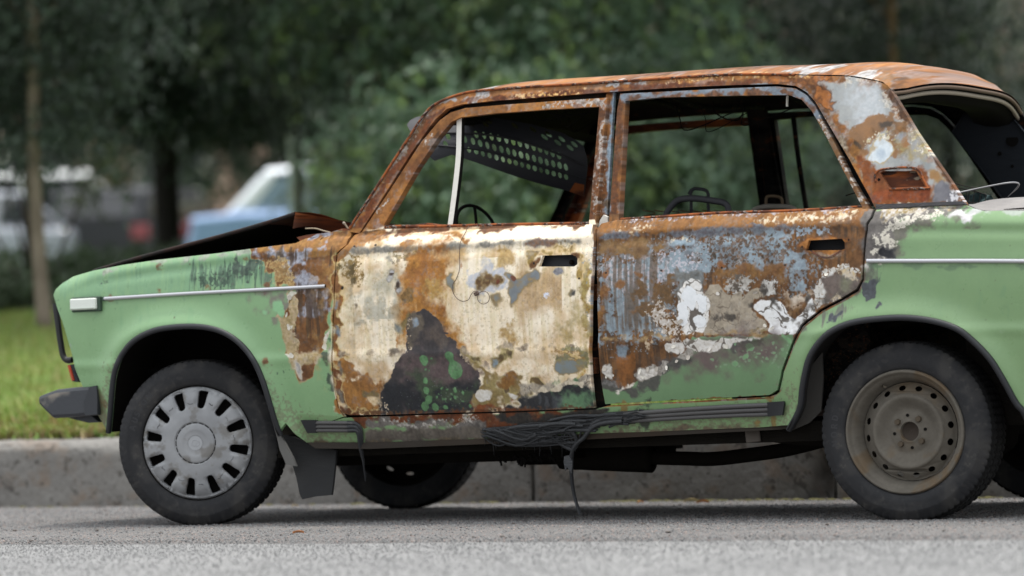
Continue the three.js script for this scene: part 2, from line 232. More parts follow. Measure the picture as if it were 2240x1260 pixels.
  L([{ l: [[1795, 230], [1840, 300], [1878, 370], [1920, 450]], w: 5 }], { c: '#a89882', c2: '#7d6a54', edge: 0.9 });
  // --- rear pillar
  const pillar = c8([420, 235], [610, 215], [960, 225], [1010, 300], [1100, 450], [1210, 620], [1290, 740], [1420, 900], [1560, 1080], [1690, 1260], [1300, 1290], [900, 1000], [700, 700], [560, 470], [520, 340]);
  L([pillar], { c: '#aaacaa', c2: '#949898', cn: 'nm', n: 'nm', edge: 0.9, blur: 6, soft: 0.42, warp: 8, r: 0.55 });
  L([c8([620, 260], [900, 260], [990, 420], [1100, 600], [800, 640], [700, 480])], { c: '#c6cacd', c2: '#b9bfc3', edge: 0.9, blur: 14, soft: 0.4, a: 0.8, r: 0.4 });
  L([{ l: c8([700, 240], [880, 200], [940, 230]), w: 10 }, { l: c8([1010, 330], [1240, 680]), w: 10 }], { c: '#d5d0c6', c2: '#b9ae9c', n: 'nf', edge: 1.5, bias: -0.2, a: 0.7 });
  L([c8([-20, 180], [560, 190], [610, 240], [450, 245], [440, 290], [520, 330], [560, 430], [560, 520], [490, 440], [420, 380], [330, 290], [220, 250], [-20, 250]), { e: c8([584, 390])[0].concat([5, 6]) }, { e: c8([640, 402])[0].concat([3, 3]) }, { e: c8([590, 530])[0].concat([3, 10]) }], { c: '#b9641f', c2: '#a0541f', cn: 'nm', edge: 0.7, warp: 6, ring: '#6d3a1c' });
  L([c8([940, 120], [1060, 180], [1090, 300], [1060, 330], [1000, 260], [940, 220])], { c: '#b06a2c', c2: '#8f5a34', cn: 'nm', edge: 0.8 });
  L([{ l: c8([1075, 330], [1200, 520], [1330, 700], [1470, 900], [1600, 1090]), w: 10 }], { c: '#7b4a30', c2: '#63392a', cn: 'nf', edge: 0.7 });
  // ring of rust round the pale blister
  L([{ l: c8([790, 830], [800, 720], [860, 650], [960, 600], [1060, 580], [1150, 640], [1180, 760], [1140, 860]), w: 26 }], { c: '#a9672c', c2: '#8f5a30', cn: 'nm', edge: 1.0, blur: 6, soft: 0.22, a: 0.95 });
  L([c8([1100, 620], [1330, 760], [1420, 960], [1180, 960], [1120, 860])], { c: '#9ea1a6', c2: '#a98a62', cn: 'nm', edge: 1.1, blur: 7, warp: 9, bias: -0.08 });
  L([{ e: c8([985, 850])[0].concat([25, 28, 0.3]) }], { c: '#ccd4d8', c2: '#c0cad0', edge: 0.5, warp: 6, soft: 0.2, ring: '#b98d55', rw: 0.3 });
  L([{ e: c8([985, 868])[0].concat([11, 12, 0]) }], { c: '#a5b4c2', c2: '#b3c0ca', blur: 5, soft: 0.4, edge: 0.3, a: 0.8 });
  L([{ l: c8([880, 740], [980, 690], [1090, 720]), w: 7 }, { l: c8([1330, 830], [1390, 880]), w: 8 }, { l: c8([1260, 720], [1320, 740]), w: 6 }], { c: '#dcd8d2', c2: '#b99a60', edge: 1.6, bias: -0.1, n: 'nf' });
  L([{ l: c8([1000, 610], [1090, 590]), w: 8 }, { e: c8([785, 790])[0].concat([5, 7]) }], { c: '#5e4438', edge: 1.0 });
  L([c8([760, 830], [830, 870], [900, 950], [940, 1000], [1340, 1000], [1400, 1060], [1450, 1170], [1430, 1280], [880, 1300])], { c: '#a9581f', c2: '#96481c', cn: 'nm', edge: 0.6, warp: 6, r: 0.95 });
  L([c8([960, 1180], [1440, 1170], [1420, 1270], [900, 1290])], { c: '#9a3f18', c2: '#ab4c1c', cn: 'nm', edge: 0.5 });
  L([c8([1400, 1010], [1540, 1040], [1570, 1090], [1480, 1140], [1400, 1080])], { c: '#ae8a5e', c2: '#a86e38', cn: 'nm', edge: 0.9 });
  L([c8([1540, 1080], [1700, 1260], [1660, 1310], [1440, 1290], [1450, 1200], [1500, 1140])], { c: '#85848a', c2: '#73727a', cn: 'nm', edge: 0.7 });
  L([{ e: c8([1640, 1240])[0].concat([12, 10]) }], { c: '#c9c8cb', n: 'nf', edge: 1.7, bias: -0.05, blur: 4 });
  // --- front wing: sound green paint, with soot and rust at the door
  const wing = [[100, 560], [540, 530], [760, 490], [762, 540], [737, 556], [731, 658], [728, 760], [728, 821], [742, 893], [752, 908], [840, 908], [840, 990], [560, 1010], [90, 990]];
  const green = (p, c, c2) => L([p], { c, c2, cn: 'nc', edge: 0, blur: 1, warp: 0, r: 0.34, h: 0.35 });
  green(wing, '#89b080', '#8fb584');
  L([c1([380, 560], [1700, 360], [1720, 470], [1700, 600], [700, 680], [400, 700])], { c: '#79a682', c2: '#81ab84', n: 'ns', edge: 1.0, bias: -0.1, blur: 10, soft: 0.4, a: 0.6 });
  L([c1([640, 500], [1620, 355], [1640, 400], [1300, 430], [1000, 455], [640, 520])], { c: '#a3a79c', c2: '#9aa092', n: 'nm', edge: 1.2, bias: -0.05, blur: 4, soft: 0.3, a: 0.85, r: 0.85 });
  L([c1([1220, 440], [1760, 430], [1780, 600], [1240, 620])], { c: '#5f7f68', c2: '#587060', n: 'ns', edge: 1.5, bias: -0.38, blur: 8, soft: 0.25, a: 0.8, r: 0.8 });
  L([c1([1490, 460], [1660, 470], [1650, 550], [1500, 540])], { c: '#3f5149', c2: '#526356', n: 'nm', edge: 1.7, bias: -0.25, blur: 6, soft: 0.2, a: 0.8 });
  L([c1([1260, 520], [1500, 500], [1490, 600], [1270, 610])], { c: '#4a6152', n: 'nf', edge: 1.7, bias: -0.42, blur: 6, soft: 0.2, a: 0.8 });
  L(spotted(5, 26, (r) => { const x = 300 + r() * 1500, y = 480 + r() * 120; return { l: c1([x, y], [x + r() * 8 - 4, y + 40 + r() * 110]), w: 1 + r() * 1.5 }; }), { c: '#6b9273', a: 0.4, blur: 1, warp: 2, edge: 0.9 });
  L(spotted(6, 14, (r) => { const x = 450 + r() * 800, y = 700 + r() * 60; return { l: c1([x, y], [x + 4, y + 60 + r() * 160]), w: 1.5 + r() * 2 }; }), { c: '#79a97c', a: 0.35, blur: 2, warp: 2, edge: 0.6 });
  L([{ e: c1([1025, 489])[0].concat([3, 2]) }, { e: c1([1027, 640])[0].concat([2.5, 3.5]) }, { e: c1([1360, 622])[0].concat([6, 3]) }, { e: c1([1710, 604])[0].concat([10, 3]) }, { e: c1([1710, 655])[0].concat([7, 5]) }, { e: c1([712, 690])[0].concat([2, 5]) }, { l: c1([690, 1130], [720, 1110], [738, 1075]), w: 3 }, { l: c1([1690, 1080], [1720, 1110]), w: 4 }, { l: c1([900, 905], [960, 880], [1060, 858], [1200, 852], [1240, 862]), w: 3 }, { l: c2([640, 250], [690, 330], [700, 400]), w: 3 }, { e: c1([1590, 438])[0].concat([5, 5]) }], { c: '#9a6233', c2: '#7d4a26', edge: 1.3, bias: -0.06, warp: 4 });
  L([{ l: c1([640, 590], [690, 580]), w: 2 }, { l: c1([1790, 1165], [1820, 1140], [1850, 1138]), w: 1.3 }, { e: c1([684, 585])[0].concat([2, 2]) }, { e: c1([757, 745])[0].concat([1.3, 1.8]) }, { e: c1([704, 690])[0].concat([1, 1]) }, { l: c1([362, 720], [372, 800], [412, 860]), w: 4 }], { c: '#47604f', a: 0.75, edge: 1.3, bias: -0.05, n: 'nf' });
  L([c12([380, 330], [400, 400], [430, 480], [480, 600], [500, 680], [440, 520])], { c: '#a9a6b4', c2: '#9ba29e', edge: 0.8, a: 0.9 });
  L([c2([600, 200], [700, 300], [720, 480], [640, 420])], { c: '#6d7b58', c2: '#80543a', n: 'nm', edge: 1.4, bias: -0.2, soft: 0.3, blur: 6, a: 0.7 });
  L([c1([2060, 1000], [2140, 950], [2140, 1260], [2110, 1260], [2080, 1120])], { c: '#4f5e52', c2: '#3c4440', n: 'nm', edge: 1.5, bias: -0.16, blur: 6, soft: 0.25, a: 0.8 });
  // scorched purple halo
  L([c1([1640, 640], [1900, 600], [1880, 830], [1800, 800], [1760, 760], [1680, 700])], { c: '#8f8878', c2: '#877a78', n: 'nm', edge: 1.0, blur: 14, soft: 0.4, a: 0.85 });
  L([{ e: c1([1790, 725])[0].concat([12, 12]) }, { e: c1([1700, 760])[0].concat([5, 6]) }, { e: c1([1815, 770])[0].concat([6, 6]) }], { c: '#8fc08f', blur: 3, edge: 0.5, soft: 0.25 });
  const wr = c1([1620, 330], [1625, 400], [1590, 440], [1700, 440], [1690, 470], [1710, 515], [1800, 505], [1775, 560], [1775, 605], [1860, 605], [1905, 640], [1860, 690], [1852, 750], [1825, 820], [1835, 855], [1870, 880], [1852, 960], [1842, 1045], [1885, 1080], [1900, 1170], [1935, 1235], [1985, 1225], [2020, 1160], [2050, 1080], [2090, 1000], [2112, 900], [2130, 760], [2150, 640], [2165, 400], [2260, 330], [2260, 230], [2000, 250]);
  L([wr], { c: '#9a5c30', c2: '#7d4a2c', n: 'nm', cn: 'nm', edge: 0.5, warp: 5, ring: '#b98e5e', rw: 0.2, r: 0.95, h: 0.1 });
  L([c1([1640, 350], [2237, 270], [2237, 340], [2160, 400], [1900, 420], [1640, 400])], { c: '#b07438', c2: '#a3643a', cn: 'nm', n: 'nm', edge: 0.9, blur: 5, soft: 0.25 });
  L([c1([1640, 370], [1780, 350], [1900, 400], [1700, 420]), { l: c1([1800, 412], [2080, 385]), w: 7 }, { l: c1([2020, 280], [2080, 270], [2100, 300]), w: 12 }, { e: c1([1900, 455])[0].concat([24, 9]) }, { e: c1([1975, 565])[0].concat([22, 22]) }, { e: c1([2085, 700])[0].concat([14, 24]) }, { e: c1([1985, 770])[0].concat([20, 9]) }, { l: c1([2000, 640], [2010, 720], [2000, 800]), w: 10 }], { c: '#a9acb8', c2: '#8c8a92', n: 'nm', edge: 1.4, bias: -0.05, blur: 4, warp: 7 });
  L([c1([1640, 395], [2150, 400], [2150, 440], [1900, 430], [1720, 440]), c1([1920, 640], [2080, 620], [2100, 900], [2000, 960], [1930, 860])], { c: '#644031', c2: '#70503c', n: 'ns', cn: 'ns', edge: 1.3, bias: -0.14, blur: 8, soft: 0.3, a: 0.85 });
  L([c1([1700, 440], [1850, 440], [1900, 600], [1780, 600], [1770, 520])], { c: '#b38052', c2: '#a07048', n: 'nf', edge: 1.0, blur: 5, ring: '#c9a070' });
  L([{ l: c1([1865, 660], [1870, 740], [1845, 820], [1865, 870], [1868, 960], [1850, 1050]), w: 17 }], { c: '#c3ad8c', c2: '#ab8a62', n: 'nm', edge: 1.0, warp: 9, blur: 3, h: 0.3 });
  L([c1([1845, 1040], [2060, 1050], [2040, 1110], [1890, 1130])], { c: '#c7b394', c2: '#b49068', n: 'nm', edge: 0.9 });
  L([c1([1890, 1080], [1960, 1120], [1950, 1235], [1925, 1220], [1900, 1160]), c1([2010, 1080], [2060, 1070], [2030, 1150])], { c: '#b9b6b2', c2: '#a5a29e', edge: 0.8, ring: '#d6cab4' });
  L([c1([1850, 680], [1880, 640], [1910, 650], [1870, 700], [1862, 740]), c1([1830, 1040], [1880, 1060], [1850, 1062]), c1([1860, 870], [1910, 875], [1870, 890]), c1([2095, 920], [2112, 900], [2100, 1010], [2085, 1000]), c1([2130, 740], [2140, 730], [2132, 800])], { c: '#d9d8cc', c2: '#cfc9b6', edge: 0.8, warp: 4, blur: 1, h: 0.5 });
  // --- front door: pale burnt primer
  const fd = [[800, 503], [1310, 480], [1303, 520], [1296, 629], [1293, 735], [1295, 828], [1304, 900], [840, 912], [754, 912], [738, 893], [726, 821], [726, 760], [729, 658], [735, 556], [745, 549], [766, 531]];
  L([fd], { c: '#f0e1c9', c2: '#e8d6ba', cn: 'nc', edge: 0, blur: 1, warp: 0, r: 0.85, h: 0.25 });
  L([fd], { c: '#f2e7d4', c2: '#efe3cd', n: 'nc', edge: 1.5, bias: -0.2, soft: 0.5, a: 0.8 });
  L([fd], { c: '#dcc39a', c2: '#cfb385', n: 'ns', edge: 1.4, bias: -0.6, soft: 0.5, a: 0.45 });
  L([c3([150, 380], [600, 380], [640, 1080], [150, 1100])], { c: '#b9b3a0', c2: '#a9a794', n: 'nc', edge: 1.5, bias: -0.28, soft: 0.4, blur: 12, a: 0.75 });
  L([c3([280, 700], [620, 660], [640, 900], [450, 960], [320, 860])], { c: '#aeae9f', c2: '#a09f92', n: 'nm', edge: 1.4, bias: -0.2, soft: 0.35, blur: 14, a: 0.7 });
  L([fd], { c: '#a98f66', c2: '#b39b74', n: 'nf', edge: 1.6, bias: -1.02, soft: 0.3, a: 0.4 });
  L([fd], { c: '#bf8544', c2: '#b0742f', n: 'nc', cn: 'nm', edge: 1.7, bias: -0.8, soft: 0.3, a: 0.65 });
  // shoulder of the door
  L([c3([460, 270], [900, 235], [1960, 195], [2030, 230], [1960, 290], [1700, 300], [1200, 330], [700, 350], [470, 345])], { c: '#f6ead6', c2: '#efdfc2', n: 'nm', edge: 0.6, blur: 6, soft: 0.45, warp: 2 });
  L([c3([120, 380], [200, 310], [420, 270], [520, 270], [300, 350], [180, 395]), { l: c3([700, 250], [1000, 240], [1100, 300]), w: 5 }, { l: c3([560, 345], [780, 290]), w: 8 }], { c: '#c07a3c', c2: '#a8672f', n: 'nm', edge: 0.9, blur: 3, cn: 'nm' });
  L([{ l: c3([280, 255], [700, 215], [1100, 195], [1600, 180], [1980, 178]), w: 9 }], { c: '#96502a', c2: '#7b5240', n: 'nm', edge: 1.2, cn: 'nf' });
  L([{ l: c3([180, 372], [400, 365], [640, 352], [900, 345], [1200, 325], [1500, 305], [1940, 300]), w: 9 }], { c: '#97948c', c2: '#807f79', n: 'nm', edge: 0.9, warp: 2, bias: 0.0, soft: 0.4, a: 0.9 });
  L([{ l: c3([1550, 322], [1740, 312]), w: 9 }], { c: '#a06a52', c2: '#8d7a72', edge: 1.2, n: 'nm' });
  L([{ l: c3([560, 412], [800, 405]), w: 12 }, { l: c3([1760, 345], [1840, 340]), w: 9 }], { c: '#88765a', c2: '#9a7a4c', n: 'nf', edge: 1.3, blur: 5, soft: 0.3, a: 0.8 });
  // rust stain that has bled into the pale primer
  L([c3([90, 370], [330, 360], [300, 620], [260, 900], [330, 1100], [330, 1300], [80, 1300]), c3([560, 360], [1080, 340], [1060, 520], [960, 700], [1060, 960], [1160, 1120], [980, 1130], [600, 1120], [560, 760]), c3([1740, 780], [2010, 740], [2010, 1130], [1740, 1060]), c3([1200, 1060], [2010, 1050], [2010, 1300], [1100, 1300])], { c: '#d59a58', c2: '#cb8b48', n: 'nm', cn: 'nc', edge: 0.9, bias: -0.12, blur: 26, soft: 0.5, warp: 8, a: 0.45 });
  // orange streaks
  L([c3([640, 380], [980, 360], [980, 460], [900, 600], [860, 700], [830, 800], [680, 800], [640, 620])], { c: '#c67a26', c2: '#b06420', n: 'nm', cn: 'nm', edge: 0.9, bias: 0.10, blur: 14, soft: 0.42, a: 1 });
  L([c3([780, 620], [960, 560], [900, 700], [960, 680], [880, 760]), c3([1350, 360], [1410, 360], [1420, 500], [1350, 490]), c3([1350, 940], [1420, 930], [1420, 1080], [1350, 1080])], { c: '#c89656', c2: '#bd8540', n: 'nm', edge: 1.3, bias: -0.1, blur: 9, soft: 0.35, a: 0.85 });
  L([c3([640, 800], [700, 790], [880, 760], [900, 820], [960, 900], [1020, 1000], [1080, 1090], [1040, 1120], [860, 850], [700, 820], [670, 1000], [640, 1080], [600, 1100], [640, 950])], { c: '#b2621a', c2: '#c67e2a', n: 'nm', cn: 'nm', edge: 0.7, bias: 0.22, blur: 8, soft: 0.4 });
  L([c3([1790, 860], [1960, 820], [1985, 1000], [1780, 1010])], { c: '#b8955a', c2: '#ad8244', n: 'nm', cn: 'nm', edge: 0.9, blur: 14, soft: 0.45, a: 0.8 });
  L([{ l: c3([1960, 500], [1975, 650], [1985, 900]), w: 12 }], { c: '#b8934e', c2: '#a87636', n: 'nm', edge: 1.3, blur: 4, cn: 'nf' });
  // rusty borders
  L([c3([100, 380], [160, 380], [150, 500], [165, 650], [155, 760], [160, 950], [130, 1080], [220, 1100], [210, 1140], [90, 1150], [85, 700])], { c: '#a86428', c2: '#8e5024', n: 'nm', cn: 'nm', edge: 0.7, warp: 6, ring: '#d2a873', rw: 0.12 });
  L([c3([150, 440], [270, 430], [300, 540], [270, 620], [200, 560], [160, 520])], { c: '#a97838', c2: '#8a6a40', n: 'nf', edge: 1.4, bias: -0.05, blur: 5, cn: 'nm' });
  L([{ e: c3([235, 510])[0].concat([6, 10]) }, { e: c3([262, 590])[0].concat([5, 6]) }, { e: c3([262, 770])[0].concat([6, 7]) }, { e: c3([1237, 785])[0].concat([2, 3]) }], { c: '#6d5430', c2: '#7a5a30', n: 'nm', edge: 1.2, bias: -0.08, a: 0.85 });
  L([{ e: c3([130, 770])[0].concat([3, 14]) }, { e: c3([128, 960])[0].concat([3, 14]) }], { c: '#8f99a0', c2: '#7b858c', edge: 0.8 });
  L([c3([1930, 560], [2010, 380], [2010, 1200], [1990, 1200], [1975, 700])], { c: '#a88148', c2: '#b8975e', n: 'nm', edge: 1.2, blur: 3, a: 0.8 });
  L([[[738, 560], [752, 520], [772, 498], [845, 495], [838, 512], [800, 524], [770, 540], [752, 562]]], { c: '#b9732f', c2: '#9a5c2c', n: 'nm', cn: 'nm', edge: 0.7, blur: 3, warp: 5 });
  // round the door handle
  L([c3([1530, 390], [1600, 350], [1700, 330], [1890, 330], [1980, 400], [1995, 520], [1960, 600], [1900, 560], [1930, 470], [1900, 380], [1640, 385], [1610, 480], [1560, 500], [1550, 440])], { c: '#b78a46', c2: '#a07a4a', n: 'nm', cn: 'nm', edge: 0.8, warp: 7, ring: '#e0c596' });
  L([c3([1560, 440], [1640, 400], [1615, 490], [1570, 505]), c3([1870, 390], [1930, 400], [1915, 470], [1880, 490])], { c: '#9a5a26', c2: '#7e4a26', edge: 0.7, warp: 4 });
  L([c3([1540, 390], [1590, 345], [1600, 360], [1560, 400]), { e: c3([1775, 515])[0].concat([15, 9]) }], { c: '#7f8088', c2: '#8f8f96', edge: 0.7, ring: '#cdbb96' });
  L([{ e: c3([1590, 460])[0].concat([2.2, 2.2]) }, { e: c3([1905, 412])[0].concat([2, 2]) }, { e: c3([1932, 572])[0].concat([2, 2]) }], { c: '#1c120c', warp: 0, blur: 0, edge: 0.1 });
  // bare steel and brown patches
  const steel = (sh, c = '#8f979a', c2 = '#7f858a') => L(sh, { c, c2, n: 'nm', cn: 'nm', edge: 0.55, warp: 6, ring: '#a2793e', rw: 0.2, r: 0.5 });
  L([c3([1090, 560], [1180, 500], [1250, 430], [1275, 440], [1270, 520], [1390, 520], [1380, 650], [1290, 650], [1200, 690], [1140, 690], [1110, 600])], { c: '#b9bec8', c2: '#cfcac6', edge: 0.7, warp: 7, n: 'nm' });
  steel([c3([1380, 560], [1440, 560], [1560, 490], [1640, 505], [1610, 555], [1540, 600], [1480, 670], [1440, 750], [1405, 765], [1385, 660])]);
  steel([{ e: c3([1325, 745])[0].concat([14, 18]) }, { e: c3([1880, 680])[0].concat([9, 10]) }, { e: c3([985, 605])[0].concat([8, 19]) }], '#8e979a', '#8a8a80');
  L([{ e: c3([1880, 682])[0].concat([6, 7]) }], { c: '#5f5f58', edge: 0.4 });
  L([c3([1150, 600], [1190, 530], [1260, 520], [1280, 600], [1220, 650], [1150, 660]), c3([1230, 600], [1340, 555], [1365, 620], [1300, 630]), { e: c3([1285, 750])[0].concat([3, 14]) }], { c: '#7d5236', c2: '#8d6038', n: 'nm', cn: 'nm', edge: 0.7, warp: 5, ring: '#a98358' });
  L([{ e: c3([1440, 585])[0].concat([5, 7]) }, { e: c3([1320, 595])[0].concat([4, 5]) }], { c: '#8a3f24', edge: 0.6, blur: 1 });
  L([{ e: c3([528, 545])[0].concat([10, 14, 0.5]) }, { e: c3([585, 630])[0].concat([9, 19, 0.1]) }, { e: c3([520, 440])[0].concat([8, 6]) }], { c: '#b4b1b4', c2: '#c6c2bd', edge: 0.8, warp: 5, ring: '#9f9a8e' });
  L([{ e: c3([530, 540])[0].concat([5, 8, 0.4]) }, { e: c3([585, 620])[0].concat([5, 7]) }], { c: '#574038', c2: '#6a4a3c', edge: 0.7, warp: 3 });
  L([{ e: c3([655, 690])[0].concat([9, 15]) }, { e: c3([625, 570])[0].concat([8, 5]) }], { c: '#a5703a', c2: '#8e6238', edge: 0.9, blur: 3, soft: 0.25 });
  L([{ l: c3([590, 950], [640, 900], [665, 860]), w: 13 }], { c: '#8a6c46', c2: '#9b7a4c', edge: 0.7 });
  L([{ e: c3([575, 945])[0].concat([11, 11]) }], { c: '#8d979a', c2: '#99988c', edge: 0.6, ring: '#b0a48a' });
  L([{ e: c3([1685, 685])[0].concat([9, 5]) }], { c: '#d7dcea', n: 'nf', edge: 1.3 });
  L([{ e: c3([170, 640])[0].concat([3, 3]) }, { e: c3([258, 335])[0].concat([3, 2]) }, { e: c3([412, 325])[0].concat([3, 2]) }], { c: '#2a140c', warp: 1, blur: 1, edge: 0.2 });
  // crease line
  L([{ l: c3([140, 1140], [620, 1125], [1060, 1105], [1550, 1085], [2000, 1070]), w: 3 }], { c: '#b9a88f', c2: '#8b7a66', n: 'nm', edge: 1.0 });
  L([{ l: c3([500, 1110], [780, 1105]), w: 5 }, { l: c3([1320, 1078], [1420, 1070]), w: 4 }], { c: '#6d6258', edge: 1.1, n: 'nm', bias: -0.1, a: 0.7 });
  // lower door
  L([c4([325, 90], [400, 60], [470, 170], [560, 200], [600, 240], [720, 160], [640, 260], [640, 400], [660, 440], [420, 440], [350, 400])], { c: '#b9742f', c2: '#a8652c', n: 'nm', cn: 'nm', edge: 0.9, warp: 8, blur: 4, soft: 0.2 });
  L([c4([320, 60], [370, 160], [390, 250], [380, 330], [400, 400], [640, 405], [650, 440], [380, 440], [330, 300], [312, 100])], { c: '#9a521e', c2: '#80441e', n: 'nm', cn: 'nm', edge: 0.8, warp: 6, ring: '#d8b284', rw: 0.14 });
  L([{ l: c4([350, 90], [380, 170], [345, 200], [375, 260], [365, 330], [400, 390]), w: 5 }], { c: '#7b7468', c2: '#938674', edge: 0.8, warp: 6 });
  L([{ l: c4([342, 160], [362, 205], [388, 215]), w: 4 }, { l: c4([345, 330], [392, 380]), w: 5 }, { e: c4([600, 345])[0].concat([13, 10]) }], { c: '#e2cfae', c2: '#d3b78c', edge: 1.0, warp: 5 });
  L([{ l: c4([520, 320], [580, 290], [630, 310]), w: 12 }], { c: '#83725c', c2: '#98764a', edge: 0.9, blur: 3 });
  const tri = [...c3([672, 860], [700, 815], [770, 800], [850, 850], [920, 960], [1000, 1050]), ...c4([1110, 10], [1180, 70], [1290, 160], [1280, 250], [1245, 270], [1250, 330], [1225, 410], [1000, 430], [640, 440], [650, 380], [630, 300], [640, 240], [705, 200], [700, 150], [770, 45]), ...c3([655, 1090], [660, 970])];
  L([tri], { c: '#4d4749', c2: '#564e4f', n: 'nm', cn: 'nm', edge: 0.4, warp: 5, r: 0.7, h: 0.4 });
  L([c4([800, 30], [1140, 60], [1280, 180], [1240, 240], [900, 235], [760, 180])], { c: '#776564', c2: '#6d5a5a', n: 'nm', edge: 0.8, blur: 14, soft: 0.4, a: 0.95 });
  L([c3([830, 900], [900, 960], [960, 1040], [900, 1080], [800, 1080])], { c: '#6d6058', c2: '#7a6a5c', n: 'nm', edge: 0.8, blur: 10, soft: 0.4, a: 0.8 });
  L([c4([640, 240], [860, 240], [1240, 250], [1225, 410], [640, 440])], { c: '#2c2f37', c2: '#343840', n: 'nm', edge: 0.8, blur: 9, soft: 0.4, a: 0.95 });
  L([c4([840, 130], [930, 130], [1000, 270], [1230, 280], [1225, 390], [900, 400], [840, 280])], { c: '#56694a', c2: '#4b5c44', n: 'nm', edge: 1.0, bias: -0.1, blur: 14, soft: 0.45, a: 0.85 });
  const bub = [[908, 80, 26], [1072, 60, 30], [1110, 140, 49], [918, 215, 20], [922, 280, 18], [1113, 270, 16], [935, 335, 21], [915, 377, 25], [982, 385, 22], [1020, 265, 8], [1105, 318, 10], [1165, 290, 12], [1045, 325, 9], [1205, 378, 14], [950, 70, 8], [938, 145, 7], [912, 135, 9], [1045, 385, 12], [990, 320, 7], [1075, 330, 7], [1140, 330, 6], [1060, 265, 6], [1150, 345, 7], [1200, 340, 6], [1000, 300, 5], [1180, 250, 5], [1085, 375, 5]];
  const rb = rngOf(77); for (let i = 0; i < 46; i++) bub.push([890 + rb() * 330, 250 + rb() * 150, 2 + rb() * 5]);
  L(bub.map(([x, y, r]) => ({ e: [...c4([x, y])[0], r / 2.943, r / 2.943 * 1.12] })), { c: '#6fa06c', c2: '#628f60', n: 'nm', edge: 0.3, warp: 2, blur: 1, soft: 0.2, ring: '#587a55', h: 0.55, cn: 'nm' });
  L(spotted(9, 60, (r) => ({ e: [...c4([740 + r() * 480, 180 + r() * 210])[0], 0.5 + r() * 0.9, 0.5 + r() * 0.9] })), { c: '#8b8f92', edge: 0.2, warp: 1, blur: 0, a: 0.5 });
  L([{ l: c3([690, 880], [710, 870], [720, 930], [700, 1000], [690, 1050]), w: 20 }], { c: '#7d705f', c2: '#696058', n: 'nm', edge: 0.9, warp: 6, cn: 'nm' });
  L([{ e: c3([705, 890])[0].concat([8, 11]) }], { c: '#8fa2b4', c2: '#a9a49a', edge: 0.8 });
  L([{ l: c3([672, 870], [660, 990], [655, 1100]), w: 4 }, { l: c3([1060, 1110], [1180, 1205]), w: 3 }, { l: c4([1160, 55], [1270, 155]), w: 3 }, { l: c4([650, 340], [655, 430]), w: 3 }], { c: '#cbbba4', c2: '#a08a70', edge: 1.3, n: 'nf', h: 0.6 });
  // lower right of the door
  L([c4([1150, 30], [1260, 90], [1330, 150], [1500, 160], [1560, 250], [1480, 330], [1420, 400], [1230, 410], [1260, 280], [1290, 180], [1200, 90])], { c: '#9a7446', c2: '#a98a5c', n: 'nm', cn: 'nm', edge: 0.8, warp: 9, blur: 3 });
  L([c4([1180, 40], [1280, 60], [1300, 130], [1240, 110]), c4([1380, 10], [1480, 10], [1470, 90], [1390, 110], [1320, 105], [1370, 70]), c4([1400, 250], [1460, 240], [1480, 300], [1420, 320]), { e: c4([1635, 225])[0].concat([12, 9]) }, { e: c4([1565, 300])[0].concat([17, 11]) }], { c: '#76664f', c2: '#8a6234', n: 'nm', cn: 'nm', edge: 0.7, warp: 6, ring: '#b99a6a' });
  L([{ e: c4([1365, 95])[0].concat([14, 7]) }], { c: '#8fa0aa', edge: 0.7, ring: '#a07c4c' });
  L([c4([1400, 180], [1470, 150], [1490, 230], [1440, 280], [1370, 250])], { c: '#9a5f2a', c2: '#a86c2e', edge: 0.8, cn: 'nm' });
  steel([c4([1760, 80], [1840, 60], [1960, 90], [1950, 150], [1880, 180], [1770, 180], [1745, 120])], '#8496a2', '#8f8f80');
  L([c4([1760, 60], [1820, 20], [1960, 10], [1985, 80], [1960, 110], [1850, 60], [1760, 100])], { c: '#8f8a70', c2: '#a08a5c', n: 'nf', edge: 0.9, warp: 8 });
  L([{ e: c4([1885, 45])[0].concat([17, 10]) }, { e: c4([1790, 45])[0].concat([16, 6]) }], { c: '#e2c79c', c2: '#d0a56c', n: 'nf', edge: 0.8, warp: 6, ring: '#a86e2c' });
  L([c4([1880, 190], [1960, 130], [1970, 170], [1860, 230])], { c: '#c98f4c', c2: '#d5b386', edge: 0.8 });
  L([c4([1500, 250], [1600, 230], [1680, 240], [1760, 230], [1990, 180], [1990, 250], [1800, 235], [1700, 290], [1610, 290], [1540, 330])], { c: '#b7aa95', c2: '#a39a8c', n: 'nm', edge: 0.9, warp: 6, cells: 46, crack: '#7b7062' });
  L([c4([1220, 350], [1290, 380], [1420, 380], [1530, 340], [1520, 400], [1230, 415])], { c: '#a8501c', c2: '#964a20', n: 'nm', cn: 'nm', edge: 0.8, warp: 6 });
  L([c4([1520, 335], [1620, 305], [1700, 290], [1770, 260], [1820, 230], [1920, 232], [1990, 255], [2004, 392], [1420, 412], [1440, 375], [1520, 380])], { c: '#33363d', c2: '#3d4044', n: 'nm', edge: 0.4, warp: 4, r: 0.6 });
  L([c4([1760, 300], [1920, 265], [1995, 260], [2010, 395], [1850, 395])], { c: '#6f9670', c2: '#668c68', n: 'nm', edge: 0.9, blur: 12, soft: 0.4 });
  L(spotted(13, 12, (r) => { const x = 1640 + r() * 180; return { l: c4([x, 310 + r() * 20], [x + 2, 380]), w: 1 + r() * 3 }; }), { c: '#6b7077', edge: 0.8, a: 0.5, blur: 2 });
  L([{ l: c4([1620, 290], [1690, 288], [1770, 255], [1815, 232], [1930, 236], [1985, 205]), w: 4 }], { c: '#d8cdb8', c2: '#c7baa2', edge: 0.9, warp: 4, h: 0.7 });
